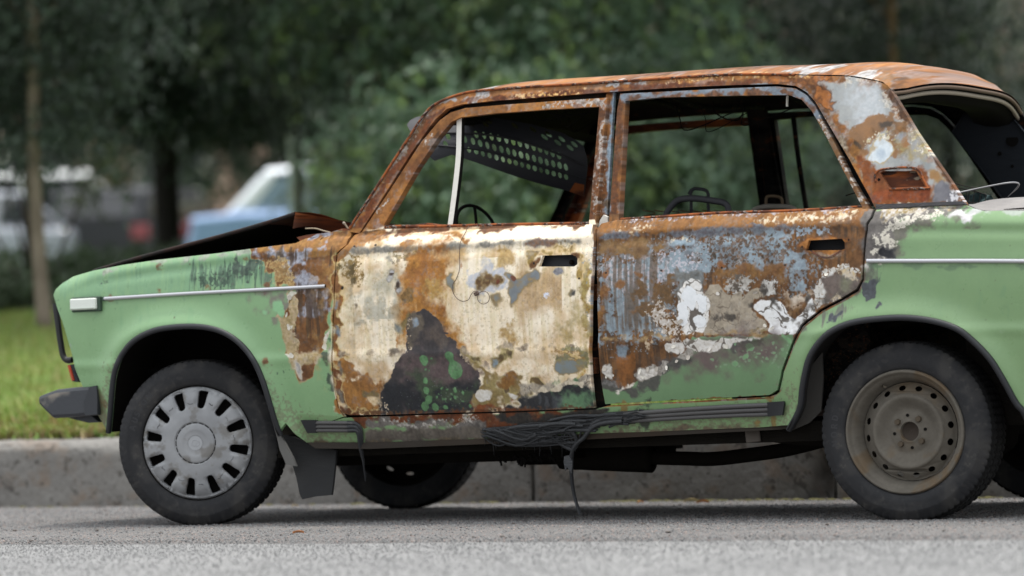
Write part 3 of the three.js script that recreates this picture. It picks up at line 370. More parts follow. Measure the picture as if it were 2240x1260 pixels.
  L([c4([1255, 275], [1290, 258], [1325, 268], [1362, 300], [1350, 350], [1310, 366], [1270, 350], [1250, 310]), c4([1440, 278], [1470, 285], [1515, 310], [1490, 345], [1465, 340], [1450, 310])], { c: '#d9d6d0', c2: '#cbc4b6', edge: 0.5, warp: 5, h: 0.7, ring: '#b6a88f' });
  L([{ e: c4([1495, 350])[0].concat([9, 8]) }, { e: c4([1345, 278])[0].concat([7, 5]) }], { c: '#a87448', c2: '#c0b48e', edge: 0.8, ring: '#e2d9c4' });
  L([{ l: c4([380, 432], [640, 428], [1000, 420], [1400, 408], [2000, 388]), w: 5 }], { c: '#8a5230', c2: '#6d4632', edge: 1.0, n: 'nf' });
  // --- rear door
  const rd = [[1300, 470], [1920, 445], [1916, 460], [1901, 491], [1892, 551], [1889, 612], [1877, 638], [1843, 657], [1797, 681], [1756, 714], [1737, 751], [1713, 814], [1712, 823], [1705, 857], [1684, 868], [1462, 879], [1322, 888], [1311, 812], [1307, 734], [1305, 524]];
  L([rd], { c: '#915a34', c2: '#7d4c30', n: 'nm', cn: 'nm', edge: 0, blur: 1, warp: 0, r: 0.92, h: 0.1 });
  L([rd], { c: '#a8652c', c2: '#9c6034', n: 'nc', edge: 1.4, bias: -0.45, soft: 0.3, a: 0.8, cn: 'nm' });
  L([rd], { c: '#5f4034', c2: '#6b4c3e', n: 'ns', edge: 1.5, bias: -0.6, soft: 0.25, a: 0.7 });
  L([c6([100, 400], [600, 400], [850, 260], [1250, 240], [1420, 280], [1600, 380], [1640, 640], [1460, 660], [1420, 500], [1000, 490], [870, 510], [620, 580], [590, 980], [160, 1010])], { c: '#8494a0', c2: '#97a4ac', n: 'nf', cn: 'nm', edge: 1.5, bias: -0.12, blur: 16, soft: 0.28, warp: 8, a: 0.75, r: 0.7 });
  L([c6([100, 420], [330, 400], [600, 420], [800, 300], [1250, 250], [1420, 290], [1580, 390], [1620, 640], [1460, 650], [1420, 490], [1000, 480], [870, 500], [620, 560], [590, 700], [560, 880], [600, 980], [160, 1010], [140, 700])], { c: '#98aab4', c2: '#8c9ca8', n: 'nm', cn: 'nf', edge: 1.5, bias: -0.14, blur: 14, soft: 0.24, warp: 10, r: 0.65, a: 0.9 });
  L([c6([100, 420], [600, 420], [850, 380], [860, 500], [600, 560], [560, 760], [400, 780], [140, 640])], { c: '#c9c4ca', c2: '#b9b6be', n: 'nf', edge: 1.6, bias: -0.40, blur: 14, soft: 0.2, a: 0.85 });
  L([c6([100, 420], [600, 430], [590, 980], [150, 1000])], { c: '#71503a', c2: '#80583c', n: 'ns', edge: 1.4, bias: -0.4, blur: 12, soft: 0.45, a: 0.75 });
  L([c6([850, 270], [1250, 240], [1420, 300], [1500, 400], [1420, 480], [850, 480])], { c: '#6b4c40', c2: '#8d7a6e', n: 'nf', edge: 1.7, bias: -0.5, blur: 8, soft: 0.12 });
  L(spotted(21, 34, (r) => ({ e: [...c6([870 + r() * 700, 260 + r() * 230])[0], 1 + r() * 2.4, 1 + r() * 3] })), { c: '#5e463a', edge: 0.8, warp: 3, blur: 1 });
  L([c6([520, 330], [700, 300], [820, 310], [780, 350], [620, 380], [540, 370])], { c: '#9fb1be', c2: '#93a4ae', n: 'nm', edge: 0.9 });
  L([c6([100, 320], [520, 310], [580, 380], [400, 420], [120, 400])], { c: '#8a5a38', c2: '#a07048', n: 'nm', cn: 'nm', edge: 0.9, blur: 5 });
  L([c6([980, 490], [1420, 500], [1450, 640], [1300, 600], [1000, 580], [900, 540])], { c: '#8d5630', c2: '#9a6434', n: 'nm', cn: 'nm', edge: 0.9, blur: 5 });
  L([c6([120, 620], [170, 610], [180, 700], [150, 750], [115, 720]), { e: c6([350, 820])[0].concat([9, 9]) }, { e: c6([245, 640])[0].concat([8, 9]) }, { e: c6([380, 560])[0].concat([5, 10]) }, c6([90, 780], [130, 790], [120, 880], [95, 880])], { c: '#96572c', c2: '#a46a38', edge: 0.8, warp: 6 });
  L([c6([380, 600], [640, 560], [640, 1010], [480, 980])], { c: '#8d5c34', c2: '#80583a', n: 'nm', edge: 1.4, bias: -0.26, blur: 10, soft: 0.2 });
  // shoulder of the rear door
  L([c6([90, 200], [700, 150], [1500, 100], [2040, 70], [2010, 200], [1500, 215], [900, 240], [500, 270], [90, 290])], { c: '#a9682e', c2: '#9a5c30', n: 'nm', cn: 'nm', edge: 0.7, blur: 3 });
  L([{ l: c6([1230, 185], [1390, 178]), w: 6 }, { l: c6([1460, 160], [1700, 140], [1920, 130]), w: 9 }, { l: c6([350, 240], [460, 215]), w: 8 }, { l: c6([225, 245], [280, 240]), w: 6 }, { l: c6([600, 305], [760, 300]), w: 3 }], { c: '#ddd5c2', c2: '#cbb995', n: 'nf', edge: 1.1, bias: -0.06, warp: 4, soft: 0.4, a: 0.85 });
  L([{ l: c6([300, 180], [800, 130], [1300, 105], [1900, 85]), w: 5 }], { c: '#b9b2b6', c2: '#7d6a66', n: 'nf', edge: 1.5, bias: -0.06 });
  L([{ l: c6([90, 290], [600, 272], [900, 250], [1300, 232], [1500, 225]), w: 8 }], { c: '#808890', c2: '#716a70', n: 'nm', edge: 1.1, warp: 3, bias: 0.02, soft: 0.4 });
  L([{ l: c6([1500, 262], [1760, 232]), w: 8 }], { c: '#98a6b2', n: 'nf', edge: 1.4, bias: -0.1 });
  // pale burnt paint with its blisters and cracks
  L([c6([640, 560], [760, 530], [860, 600], [900, 700], [660, 760])], { c: '#8a8f90', c2: '#7c7a74', n: 'nm', edge: 1.2, bias: -0.05, blur: 8, soft: 0.3 });
  L([c6([470, 820], [540, 760], [600, 860], [590, 960], [510, 950]), c6([590, 860], [700, 840], [740, 1010], [590, 1000])], { c: '#d6d2cd', c2: '#b7a796', n: 'nf', edge: 1.5, bias: -0.08, blur: 7, soft: 0.15 });
  L([c6([1010, 620], [1080, 580], [1160, 565], [1240, 610], [1220, 660], [1120, 700], [1040, 690]), c6([1270, 600], [1360, 600], [1370, 690], [1320, 720], [1270, 660])], { c: '#cfcdc9', c2: '#a9a39a', n: 'nf', edge: 1.0, blur: 4, warp: 6, cn: 'nm', ring: '#8d857c', h: 0.3 });
  L([{ e: c6([1100, 630])[0].concat([9, 9]) }, { e: c6([1110, 580])[0].concat([12, 5]) }], { c: '#71675c', n: 'nf', edge: 1.6, bias: -0.06, blur: 4 });
  L([c6([880, 640], [950, 640], [1050, 705], [1110, 705], [1210, 670], [1260, 660], [1290, 730], [1230, 760], [1200, 800], [1290, 880], [1330, 940], [1290, 970], [1050, 992], [850, 990], [900, 850], [870, 740])], { c: '#b3a692', c2: '#a69a88', n: 'nm', cn: 'nm', edge: 0.4, warp: 4, r: 0.7, h: 0.4, cells: 21, crack: '#8f8170' });
  L([{ l: c6([930, 860], [950, 910], [990, 880]), w: 8 }, { l: c6([1180, 780], [1210, 800], [1240, 785]), w: 5 }, { e: c6([1040, 890])[0].concat([10, 10]) }, { l: c6([930, 645], [1000, 690], [1100, 712], [1210, 670]), w: 3 }], { c: '#4c4541', c2: '#6c6258', n: 'nm', edge: 1.1, blur: 3, soft: 0.25, a: 0.85 });
  L([c6([1110, 960], [1310, 950], [1300, 975], [1050, 990])], { c: '#a4815c', c2: '#8b7258', n: 'nf', edge: 0.9 });
  L([c6([680, 700], [720, 600], [800, 585], [850, 650], [895, 760], [905, 850], [870, 960], [800, 990], [720, 990], [680, 900], [660, 790])], { c: '#e1e0de', c2: '#d6d2cc', edge: 0.4, warp: 4, h: 0.6, r: 0.6, cells: 30, crack: '#8d8880' });
  L([c6([735, 790], [810, 800], [800, 770], [880, 830], [860, 850], [800, 930], [800, 960], [745, 930], [740, 860])], { c: '#7b726a', c2: '#6d655e', edge: 0.5, warp: 4, cn: 'nm', h: 0.1 });
  L([{ e: c6([758, 730])[0].concat([16, 24]) }, { e: c6([845, 768])[0].concat([10, 18, -0.3]) }, { e: c6([832, 890])[0].concat([14, 15]) }, { e: c6([700, 860])[0].concat([10, 26]) }], { c: '#e6e8ea', c2: '#dde0e2', edge: 0.3, warp: 4, blur: 1, h: 0.8, r: 0.5, ring: '#a8a49c', rw: 0.06 });
  L([c6([1200, 800], [1250, 750], [1380, 760], [1430, 800], [1500, 890], [1560, 840], [1600, 760], [1650, 720], [1655, 850], [1560, 960], [1520, 990], [1330, 988], [1305, 960], [1345, 920], [1290, 870])], { c: '#e4e5e6', c2: '#dadad8', edge: 0.35, warp: 3, h: 0.7, r: 0.5, cells: 19, crack: '#7a736b' });
  L([c6([1390, 690], [1440, 680], [1480, 760], [1540, 720], [1640, 640], [1590, 720], [1500, 830], [1440, 780])], { c: '#8f5e38', c2: '#cdbfae', n: 'nf', cn: 'nm', edge: 1.0, warp: 6 });
  L([{ l: c6([1270, 660], [1330, 730], [1400, 760], [1450, 840], [1500, 880]), w: 4 }, { l: c6([1490, 870], [1560, 790], [1620, 710]), w: 4 }, { l: c6([1415, 880], [1412, 970]), w: 4 }, { l: c6([1480, 860], [1500, 890]), w: 6 }], { c: '#57504b', c2: '#6e665e', edge: 1.1, warp: 5 });
  L([c6([1640, 740], [1660, 640], [1700, 560], [1800, 480], [1880, 490], [1960, 520], [1985, 590], [1900, 560], [1840, 510], [1730, 600], [1720, 660], [1745, 690], [1720, 740], [1740, 760], [1650, 830])], { c: '#d4d3d0', c2: '#c2bdb4', edge: 0.8, warp: 6, h: 0.6, cells: 44, crack: '#6d6862', cut: true });
  L([c6([1720, 590], [1830, 530], [1900, 580], [1985, 600], [1965, 680], [1840, 745], [1720, 750], [1745, 690], [1715, 650])], { c: '#7f7068', c2: '#736660', n: 'nm', cn: 'nm', edge: 0.5, warp: 5, r: 0.7 });
  L([c6([1820, 560], [1960, 600], [1950, 680], [1840, 720])], { c: '#8b8a72', c2: '#85856c', blur: 12, soft: 0.45, edge: 0.7, a: 0.9 });
  L([c6([1800, 700], [1850, 705], [1840, 740], [1760, 750]), c6([1840, 540], [1890, 500], [1960, 570], [1980, 590], [1930, 580])], { c: '#cbb48c', c2: '#c3b8a8', n: 'nf', edge: 1.0 });
  // below the crease
  const low = [...c6([760, 1010], [1000, 1000], [1300, 1000], [1520, 985], [1560, 930], [1500, 1050], [1420, 1258]), ...c11([1490, 240], [1440, 335], [700, 370], [255, 400], [236, 230], [300, 265], [400, 288], [450, 290], [490, 235], [580, 215], [650, 155], [760, 90], [870, 60])];
  L([low], { c: '#7c9f74', c2: '#75986e', n: 'nm', cn: 'nc', edge: 0.3, warp: 4, r: 0.45, h: 0.4 });
  L([c6([820, 1060], [1000, 1030], [1300, 1000], [1480, 985], [1440, 1080], [1300, 1180], [1150, 1200], [1000, 1180], [780, 1200], [600, 1240]), c11([640, 150], [860, 90], [1000, 60], [1200, 130], [900, 150], [650, 200])], { c: '#7f6a69', c2: '#776564', n: 'nm', edge: 0.55, blur: 20, soft: 0.45, a: 0.95 });
  L([{ l: c11([240, 245], [320, 285], [440, 300], [500, 250], [600, 225], [680, 150], [850, 80]), w: 16 }, { l: c6([1060, 1090], [1140, 1030], [1290, 1030]), w: 10 }], { c: '#5a5656', c2: '#6a6462', n: 'nm', edge: 1.0, blur: 6, soft: 0.3, a: 0.9 });
  const gb = [[1150, 1160, 20], [1360, 1055, 15], [1310, 1160, 14], [1245, 1130, 12], [1235, 1165, 10], [1440, 1015, 18], [1470, 1030, 20], [1190, 1075, 30], [1420, 1110, 10], [1460, 1130, 8], [1080, 1200, 22], [1180, 1190, 9]];
  const r3 = rngOf(31); for (let i = 0; i < 60; i++) gb.push([900 + r3() * 560, 1040 + r3() * 190, 3 + r3() * 7]);
  L(gb.map(([x, y, r]) => ({ e: [...c6([x, y])[0], r / 3.294 * 1.05, r / 3.294] })), { c: '#86b882', c2: '#7aa878', edge: 0.4, warp: 3, blur: 1, soft: 0.25, ring: '#94a58c', a: 0.85 });
  L([{ e: c6([1160, 1065])[0].concat([16, 6]) }, { e: c6([1230, 1055])[0].concat([20, 5]) }], { c: '#5f5b50', edge: 1.0, blur: 4, soft: 0.3, a: 0.7 });
  L([c6([580, 1060], [640, 1035], [700, 1060], [720, 1110], [680, 1140], [590, 1130]), c6([820, 1040], [930, 1025], [1000, 1060], [1060, 1110], [900, 1125], [850, 1090]), c6([700, 1040], [830, 1025], [1120, 1005], [1290, 1003], [1298, 1030], [1140, 1020], [1070, 1050], [1062, 1105], [980, 1110], [800, 1110], [720, 1080])], { c: '#dddbd7', c2: '#cbc4ba', edge: 0.5, warp: 4, h: 0.8, r: 0.6, cells: 24, crack: '#857b70' });
  L([c6([740, 1110], [780, 1130], [775, 1165], [720, 1180], [540, 1240], [420, 1230], [640, 1180]), { l: c11([480, 215], [560, 180], [640, 145]), w: 14 }], { c: '#b1aca4', c2: '#8c847a', n: 'nm', edge: 0.9, warp: 5, h: 0.5 });
  L([c11([242, 130], [290, 120], [330, 105], [336, 225], [300, 215], [240, 185]), c11([485, 140], [560, 130], [600, 118], [650, 150], [600, 185], [530, 225], [485, 230])], { c: '#dcd8d2', c2: '#c4bdb4', edge: 0.4, warp: 4, h: 0.8, ring: '#9c9488' });
  L([c11([240, 190], [335, 225], [345, 280], [250, 235])], { c: '#8b8986', c2: '#6e6a66', edge: 0.6, h: 0.3 });
  L([{ l: c11([250, 240], [320, 280], [440, 292], [490, 240]), w: 3 }, { l: c11([530, 225], [580, 205], [650, 155]), w: 3 }], { c: '#dcd6ca', edge: 0.8, warp: 4, h: 0.8 });
  L([c11([330, 60], [470, 40], [470, 230], [430, 290], [350, 270])], { c: '#a55c22', c2: '#8d5226', n: 'ns', cn: 'nm', edge: 0.7, warp: 4 });
  L([{ e: c6([460, 1070])[0].concat([10, 8]) }], { c: '#c9b59a', n: 'nf', edge: 1.6 });
  L([{ e: c6([270, 1110])[0].concat([10, 14]) }, { e: c6([200, 1150])[0].concat([6, 8]) }], { c: '#8895a0', edge: 1.4, n: 'nm', bias: -0.05 });
  L([{ l: c6([100, 1040], [560, 1010], [1050, 995], [1320, 985]), w: 4 }], { c: '#b98a62', c2: '#96714e', n: 'nm', edge: 1.0 });
  // round the rear handle, and screw holes
  L([c6([1530, 350], [1620, 290], [1870, 285], [1930, 290], [1935, 330], [1885, 350], [1880, 420], [1760, 465], [1640, 440], [1600, 400], [1540, 380])], { c: '#c4742a', c2: '#b0621f', n: 'nm', cn: 'nm', edge: 0.5, warp: 4, ring: '#8e4c20' });
  L([c6([1610, 395], [1860, 395], [1840, 425], [1750, 450], [1660, 435])], { c: '#a8988c', c2: '#8c6a54', n: 'nm', edge: 0.6 });
  L([[152, 550, 3], [550, 533, 3], [987, 512, 3], [1442, 495, 3]].map(([x, y, r]) => ({ e: c6([x, y])[0].concat([r * 2.6, r * 2.6]) })), { c: '#a4602c', c2: '#8b4a26', edge: 1.0, warp: 3 });
  L([[152, 550], [550, 533], [987, 512], [1442, 495], [1565, 362], [1900, 312]].map(([x, y]) => ({ e: c6([x, y])[0].concat([2, 2]) })), { c: '#140c08', warp: 0, blur: 0, edge: 0.1 });
  // --- rear quarter
  const rq = [[1918, 458], [2110, 449], [2150, 458], [2900, 440], [2900, 1100], [1720, 960], [1320, 970], [690, 1000], [650, 930], [650, 905], [760, 912], [1000, 912], [1330, 890], [1690, 872], [1708, 857], [1715, 815], [1740, 752], [1760, 716], [1800, 684], [1846, 660], [1880, 640], [1893, 612], [1896, 551], [1904, 492]];
  green(rq, '#82a474', '#88a978');
  L([c9([960, 240], [1240, 200], [1900, 170], [1700, 230], [1350, 275], [1230, 330], [1200, 440], [1210, 560], [960, 560])], { c: '#6f6660', c2: '#7b7266', n: 'nm', edge: 0.9, blur: 12, soft: 0.35, a: 0.9 });
  L([c9([960, 130], [1780, 100], [1800, 140], [1620, 170], [1450, 200], [1300, 225], [1230, 265], [1170, 330], [1150, 440], [1180, 545], [950, 560], [940, 330])], { c: '#77726f', c2: '#88827d', n: 'nm', cn: 'nm', edge: 0.6, warp: 6, r: 0.9 });
  L([{ l: c9([1100, 150], [1200, 150], [1080, 220]), w: 9 }, { l: c9([1060, 235], [1130, 225]), w: 7 }, { l: c9([1160, 150], [1700, 125]), w: 9 }], { c: '#c7c3bf', c2: '#a9855c', n: 'nm', edge: 1.2, bias: 0.0, warp: 7 });
  L([{ l: c9([1100, 400], [1130, 330], [1150, 290], [1220, 250], [1300, 215], [1420, 195], [1540, 180]), w: 11 }, { l: c9([1040, 360], [1050, 430], [1030, 490]), w: 9 }, { l: c9([1120, 320], [1140, 420], [1160, 440], [1110, 480]), w: 9 }, { l: c9([1000, 480], [1040, 500], [1080, 530]), w: 8 }], { c: '#d3cdbf', c2: '#c2bcae', n: 'nf', edge: 1.2, bias: -0.04, warp: 7, h: 0.5, cells: 110, cut: true });
  L([c9([1050, 470], [1150, 440], [1180, 540], [1080, 550], [1040, 520])], { c: '#33343a', c2: '#404046', n: 'nm', edge: 0.9, warp: 7 });
  L([c9([1620, 180], [1700, 170], [1860, 160], [1900, 175], [1760, 205], [1640, 200])], { c: '#d0cfd0', c2: '#bdb8ba', n: 'nm', edge: 0.9, warp: 6 });
  L([c9([1780, 150], [2300, 150], [2300, 172], [1820, 182])], { c: '#b3b8b2', c2: '#a8ada8', n: 'nm', edge: 1.0, blur: 3, soft: 0.3, a: 0.8 });
  L([c9([930, 595], [970, 590], [975, 640], [945, 690], [930, 680])], { c: '#d2d1cc', c2: '#b9b4aa', edge: 0.6 });
  L([c9([945, 640], [1000, 600], [1090, 600], [1080, 700], [1000, 780], [945, 760])], { c: '#6a6a60', c2: '#7b8a70', n: 'ns', edge: 1.4, bias: -0.1, blur: 6, soft: 0.3, a: 0.85 });
  L([{ l: c9([965, 770], [958, 865]), w: 14 }, { l: c9([1020, 700], [1010, 790]), w: 12 }, { l: c9([1077, 650], [1074, 710]), w: 5 }, { l: c9([1002, 830], [1004, 865]), w: 3 }, { l: c9([1022, 840], [1026, 870]), w: 2.5 }, { l: c9([1055, 910], [1050, 940]), w: 3 }, { e: c9([858, 956])[0].concat([1.5, 2]) }], { c: '#4d5156', c2: '#5f646a', n: 'nm', edge: 0.9, warp: 4, h: 0.5, r: 0.4 });
  L([{ e: c9([962, 838])[0].concat([3, 3]) }], { c: '#9aa0a6', edge: 0.8 });
  L([c9([600, 960], [700, 940], [800, 920], [790, 960], [640, 1060], [600, 1070])], { c: '#7a7a68', c2: '#6f6f66', n: 'ns', edge: 1.3, bias: -0.1, blur: 5, soft: 0.3, a: 0.85 });
  L([{ l: c9([790, 940], [770, 985], [725, 1000], [715, 1040]), w: 7 }, { l: c9([700, 1000], [640, 1030], [615, 1065]), w: 3 }], { c: '#454a50', c2: '#5a6068', n: 'nm', edge: 1.0, warp: 5, h: 0.5, r: 0.4 });
  L([{ l: c9([380, 1130], [470, 980], [600, 910], [760, 850], [880, 800], [930, 700]), w: 16 }], { c: '#6d6258', c2: '#5f5a52', n: 'nm', edge: 1.2, bias: -0.1, blur: 7, soft: 0.35, a: 0.75 });
  L([{ l: c9([960, 596], [1300, 600], [2300, 596]), w: 6 }], { c: '#5d7a60', c2: '#6f8a6c', n: 'nm', edge: 1.3, bias: -0.16, blur: 2, soft: 0.3, a: 0.55 });
  L([{ e: c9([1580, 1050])[0].concat([6, 3]) }, { l: c10([1090, 45], [1130, 65]), w: 4 }], { c: '#8a5a34', edge: 1.2 });
  L([{ e: c9([2060, 1128])[0].concat([5, 2]) }], { c: '#bcc6c0', edge: 0.6 }); L([{ l: c9([2030, 890], [2100, 935], [2180, 920], [2200, 890]), w: 1.2 }, { e: c9([1735, 447])[0].concat([1.2, 1.2]) }], { c: '#55775a', edge: 0.6, a: 0.7 });
  L(spotted(44, 16, (r) => { const x = 1960 + r() * 280, y = 620 + r() * 30; return { l: [[x, y], [x + 1, y + 20 + r() * 60]], w: 1 + r() }; }), { c: '#6f9a73', a: 0.35, blur: 1, edge: 0.6 });
  // chips and road dirt
  L(spotted(61, 70, (r) => { const w = r() < 0.6, x = w ? 150 + r() * 480 : 1960 + r() * 280, y = w ? (r() < 0.5 ? 560 + r() * 40 : 680 + r() * 240) : 500 + r() * 260; return { e: [x, y, 0.6 + 1.6 * r() ** 3, 0.6 + 1.6 * r() ** 3] }; }), { c: '#6b5038', c2: '#5a5a4c', edge: 0.4, warp: 2, blur: 0, a: 0.75 });
  L([[[205, 880], [240, 790], [262, 790], [246, 880], [240, 950], [215, 940]], [[560, 800], [640, 900], [760, 930], [820, 972], [640, 975], [600, 930]], [[1690, 880], [1745, 830], [1770, 780], [1740, 900], [1724, 945], [1330, 962], [1330, 925]]], { c: '#8a846c', c2: '#7a725c', n: 'nf', edge: 1.7, bias: -0.42, blur: 10, soft: 0.3, warp: 6, a: 0.55, r: 0.8 });
  // --- sill
  L([[[760, 906], [960, 904], [1300, 896], [1330, 905], [1310, 935], [1040, 945], [960, 930], [880, 925], [780, 925]]], { c: '#8f4318', c2: '#7b3a18', n: 'nm', cn: 'nm', edge: 0.8, warp: 6, r: 0.95 });
  L([{ l: c4([560, 480], [700, 500], [900, 510], [1000, 495], [1280, 500]), w: 14 }], { c: '#85807a', c2: '#6c6662', n: 'nm', edge: 1.0, warp: 6, cn: 'nf' });
  L([{ l: c4([640, 480], [820, 490], [930, 515], [1000, 490], [1250, 465]), w: 5 }], { c: '#c4bfb8', c2: '#9a948c', n: 'nf', edge: 1.3, warp: 5 });
  L([c4([550, 530], [1260, 520], [1300, 560], [1300, 600], [540, 615])], { c: '#6c645b', c2: '#7a7268', n: 'nm', cn: 'nm', edge: 0.6, warp: 4, r: 0.9 });
  L([c4([1300, 440], [2000, 400], [2050, 420], [1900, 470], [1500, 500]), c11([0, 440], [400, 430], [300, 480], [0, 540])], { c: '#3c3a38', c2: '#524a42', n: 'nm', edge: 0.9, warp: 5, r: 0.9 });
  L([{ l: [[676, 972], [808, 970], [1045, 962], [1310, 950], [1500, 940], [1660, 936]], w: 6 }], { c: '#6b6254', c2: '#83745c', n: 'nm', edge: 0.9 });
  L([c11([470, 370], [590, 365], [590, 420], [560, 560], [530, 580], [500, 500], [455, 470])], { c: '#3f423c', c2: '#4b4f47', n: 'nm', edge: 1.2, bias: -0.04, blur: 5, soft: 0.3, a: 0.9 });
  L([{ l: c11([390, 395], [380, 440]), w: 7 }, { l: c11([905, 350], [905, 400]), w: 7 }, { l: c11([1390, 350], [1395, 380]), w: 6 }, { l: c11([1420, 480], [1435, 530]), w: 6 }, { l: c11([1290, 525], [1340, 525]), w: 5 }], { c: '#a0763e', c2: '#8f6a3c', n: 'nm', edge: 1.4, bias: -0.02, blur: 3, soft: 0.25, a: 0.85 });
  L([{ l: c11([1240, 355], [1240, 385]), w: 6 }], { c: '#b9cdb8', edge: 0.9 });
  // bytes
  const K = 0.96, cd = new Uint8Array(N * 4), hd = new Uint8Array(N * 4), rdta = new Uint8Array(N * 4), enc = (v) => { v = clamp(v); return (v <= 0.0031308 ? v * 12.92 : 1.055 * v ** (1 / 2.4) - 0.055) * 255; };
  for (let j = 0; j < H; j++) for (let i = 0; i < W; i++) {
    const g = j * W + i, o = ((H - 1 - j) * W + i) * 4, rough_ = smooth(0.5, 0.75, rgh[g]), q1 = at2(nm, g, 5), q2 = at2(nf, g, 9), q3 = at2(ns, g, 2), lum0 = 0.3 * col[g * 3] + 0.6 * col[g * 3 + 1] + 0.1 * col[g * 3 + 2], calm = 1 - 0.72 * smooth(0.3, 0.6, lum0), gr = 1 + lerp(0.035, 0.34 * calm, rough_) * (nf[g] - 0.5) + rough_ * calm * (0.26 * (q1 - 0.5) + 0.16 * (q3 - 0.5));
    if (rough_ > 0) { const m = rough_ * 0.4 * calm * smooth(0.55, 0.95, q1 * 0.6 + q2 * 0.4), lum = 0.3 * col[g * 3] + 0.6 * col[g * 3 + 1] + 0.1 * col[g * 3 + 2]; col[g * 3] = lerp(col[g * 3], lum * 1.08, m); col[g * 3 + 1] = lerp(col[g * 3 + 1], lum, m); col[g * 3 + 2] = lerp(col[g * 3 + 2], lum * 0.9, m); }
    const con = clamp((Math.max(lum0, 0.02) / 0.62) ** 0.33, 0.25, 1.05); for (let c = 0; c < 3; c++) cd[o + c] = enc(col[g * 3 + c] * gr * K * con); cd[o + 3] = hd[o + 3] = rdta[o + 3] = 255;
    const hh = clamp(0.25 + hgt[g] * 0.5 + (nf[g] - 0.5) * 0.10 * (rgh[g] > 0.6 ? 1 : 0.1) + (nm[g] - 0.5) * 0.10 * (rgh[g] > 0.6 ? 1 : 0.1)) * 255; hd[o] = hd[o + 1] = hd[o + 2] = hh;
    rdta[o] = rdta[o + 1] = rdta[o + 2] = clamp(rgh[g] + (nm[g] - 0.5) * 0.15) * 255;
  }
  const tex = (d, srgb) => { const t = new THREE.DataTexture(d, W, H); t.magFilter = t.minFilter = THREE.LinearFilter; if (srgb) t.colorSpace = THREE.SRGBColorSpace; t.needsUpdate = true; return t; };
  return { map: tex(cd, true), bump: tex(hd), rough: tex(rdta) };
})();
const matSide = new THREE.MeshPhysicalMaterial({ map: side.map, bumpMap: side.bump, bumpScale: 0.0022, roughnessMap: side.rough, roughness: 1, side: THREE.DoubleSide });

// ------------------------------------------------------------------ shared small textures and materials
function tileTex(n, f, srgb) { const d = new Uint8Array(n * n * 4); for (let j = 0; j < n; j++) for (let i = 0; i < n; i++) { const c = f(i / n, j / n, i, j); const k = (j * n + i) * 4; d[k] = c[0]; d[k + 1] = c[1]; d[k + 2] = c[2]; d[k + 3] = 255; } const t = new THREE.DataTexture(d, n, n); t.wrapS = t.wrapT = THREE.RepeatWrapping; t.magFilter = t.minFilter = THREE.LinearFilter; if (srgb) t.colorSpace = THREE.SRGBColorSpace; t.needsUpdate = true; return t; }
// noise that repeats without a seam
function tnoise(u, v, p, o, seed = 0) { let s = 0, a = 0.5, n = 0; for (let k = 0; k < o; k++) { const x = u * p, y = v * p, ix = Math.floor(x), iy = Math.floor(y), fx = x - ix, fy = y - iy, q = fx * fx * (3 - 2 * fx), w = fy * fy * (3 - 2 * fy), H = (i, j) => hash2((i % p) + seed * 101 + k * 1009, (j % p) + seed * 37); s += a * lerp(lerp(H(ix, iy), H(ix + 1, iy), q), lerp(H(ix, iy + 1), H(ix + 1, iy + 1), q), w); n += a; a *= 0.55; p *= 2; } return s / n; }
const mixc = (a, b, t) => a.map((v, i) => lerp(v, b[i], clamp(t)));
const grainTex = tileTex(256, (u, v) => { const n = tnoise(u, v, 8, 5, 3) * 255; return [n, n, n]; });
const rustTex = tileTex(512, (u, v) => { const a = tnoise(u, v, 6, 6, 1), b = tnoise(u, v, 20, 4, 2), c = tnoise(u, v, 60, 2, 5); let q = mixc([92, 50, 28], [168, 96, 44], smooth(0.38, 0.62, a)); q = mixc(q, [62, 36, 26], smooth(0.56, 0.7, b)); q = mixc(q, [150, 145, 140], smooth(0.62, 0.72, b * 0.5 + c * 0.5)); return q; }, true);
const sootTex = tileTex(512, (u, v) => { const a = tnoise(u, v, 7, 5, 7), b = tnoise(u, v, 24, 4, 9); let q = mixc([18, 18, 19], [40, 37, 34], smooth(0.4, 0.65, a)); q = mixc(q, [70, 46, 32], smooth(0.6, 0.76, b)); return q; }, true);
const dustTex = tileTex(512, (u, v) => { const a = tnoise(u, v, 5, 5, 17), b = tnoise(u, v, 40, 3, 19); return mixc(mixc([118, 112, 102], [158, 153, 143], a * 0.8 + b * 0.4 - 0.1), [140, 112, 78], smooth(0.55, 0.75, tnoise(u, v, 4, 4, 23)) * 0.6); }, true);
const withRep = (t, x, y) => { const c = t.clone(); c.repeat.set(x, y ?? x); c.needsUpdate = true; return c; };
const mRust = std('#d8d0cc', 0.95, 0, { map: withRep(rustTex, 3), bumpMap: withRep(grainTex, 9), bumpScale: 0.001 });
const mSoot = soot('#ffffff', { map: withRep(sootTex, 3), bumpMap: withRep(grainTex, 9), bumpScale: 0.001 });
const mBlack = soot('#151413');
const mUnder = soot('#1f1d1a', { bumpMap: withRep(grainTex, 9), bumpScale: 0.003 });
const mRubber = std('#1d1e20', 0.72, 0, { bumpMap: withRep(grainTex, 30), bumpScale: 0.0008 });
const mTrim = std('#1f2125', 0.5);
const mPlastic = std('#33363b', 0.55, 0, { bumpMap: withRep(grainTex, 12), bumpScale: 0.0006 });
const mChrome = std('#b9b9bd', 0.32, 0.85, { bumpMap: withRep(grainTex, 20), bumpScale: 0.0004 });
const mMould = std('#4a4949', 0.6, 0, { bumpMap: withRep(grainTex, 25), bumpScale: 0.0008 });
const mMelt = std('#2a2c2f', 0.55, 0, { bumpMap: withRep(grainTex, 40), bumpScale: 0.002 });
const mAsh = std('#c9c6be', 0.8, 0, { bumpMap: withRep(grainTex, 20), bumpScale: 0.001 });

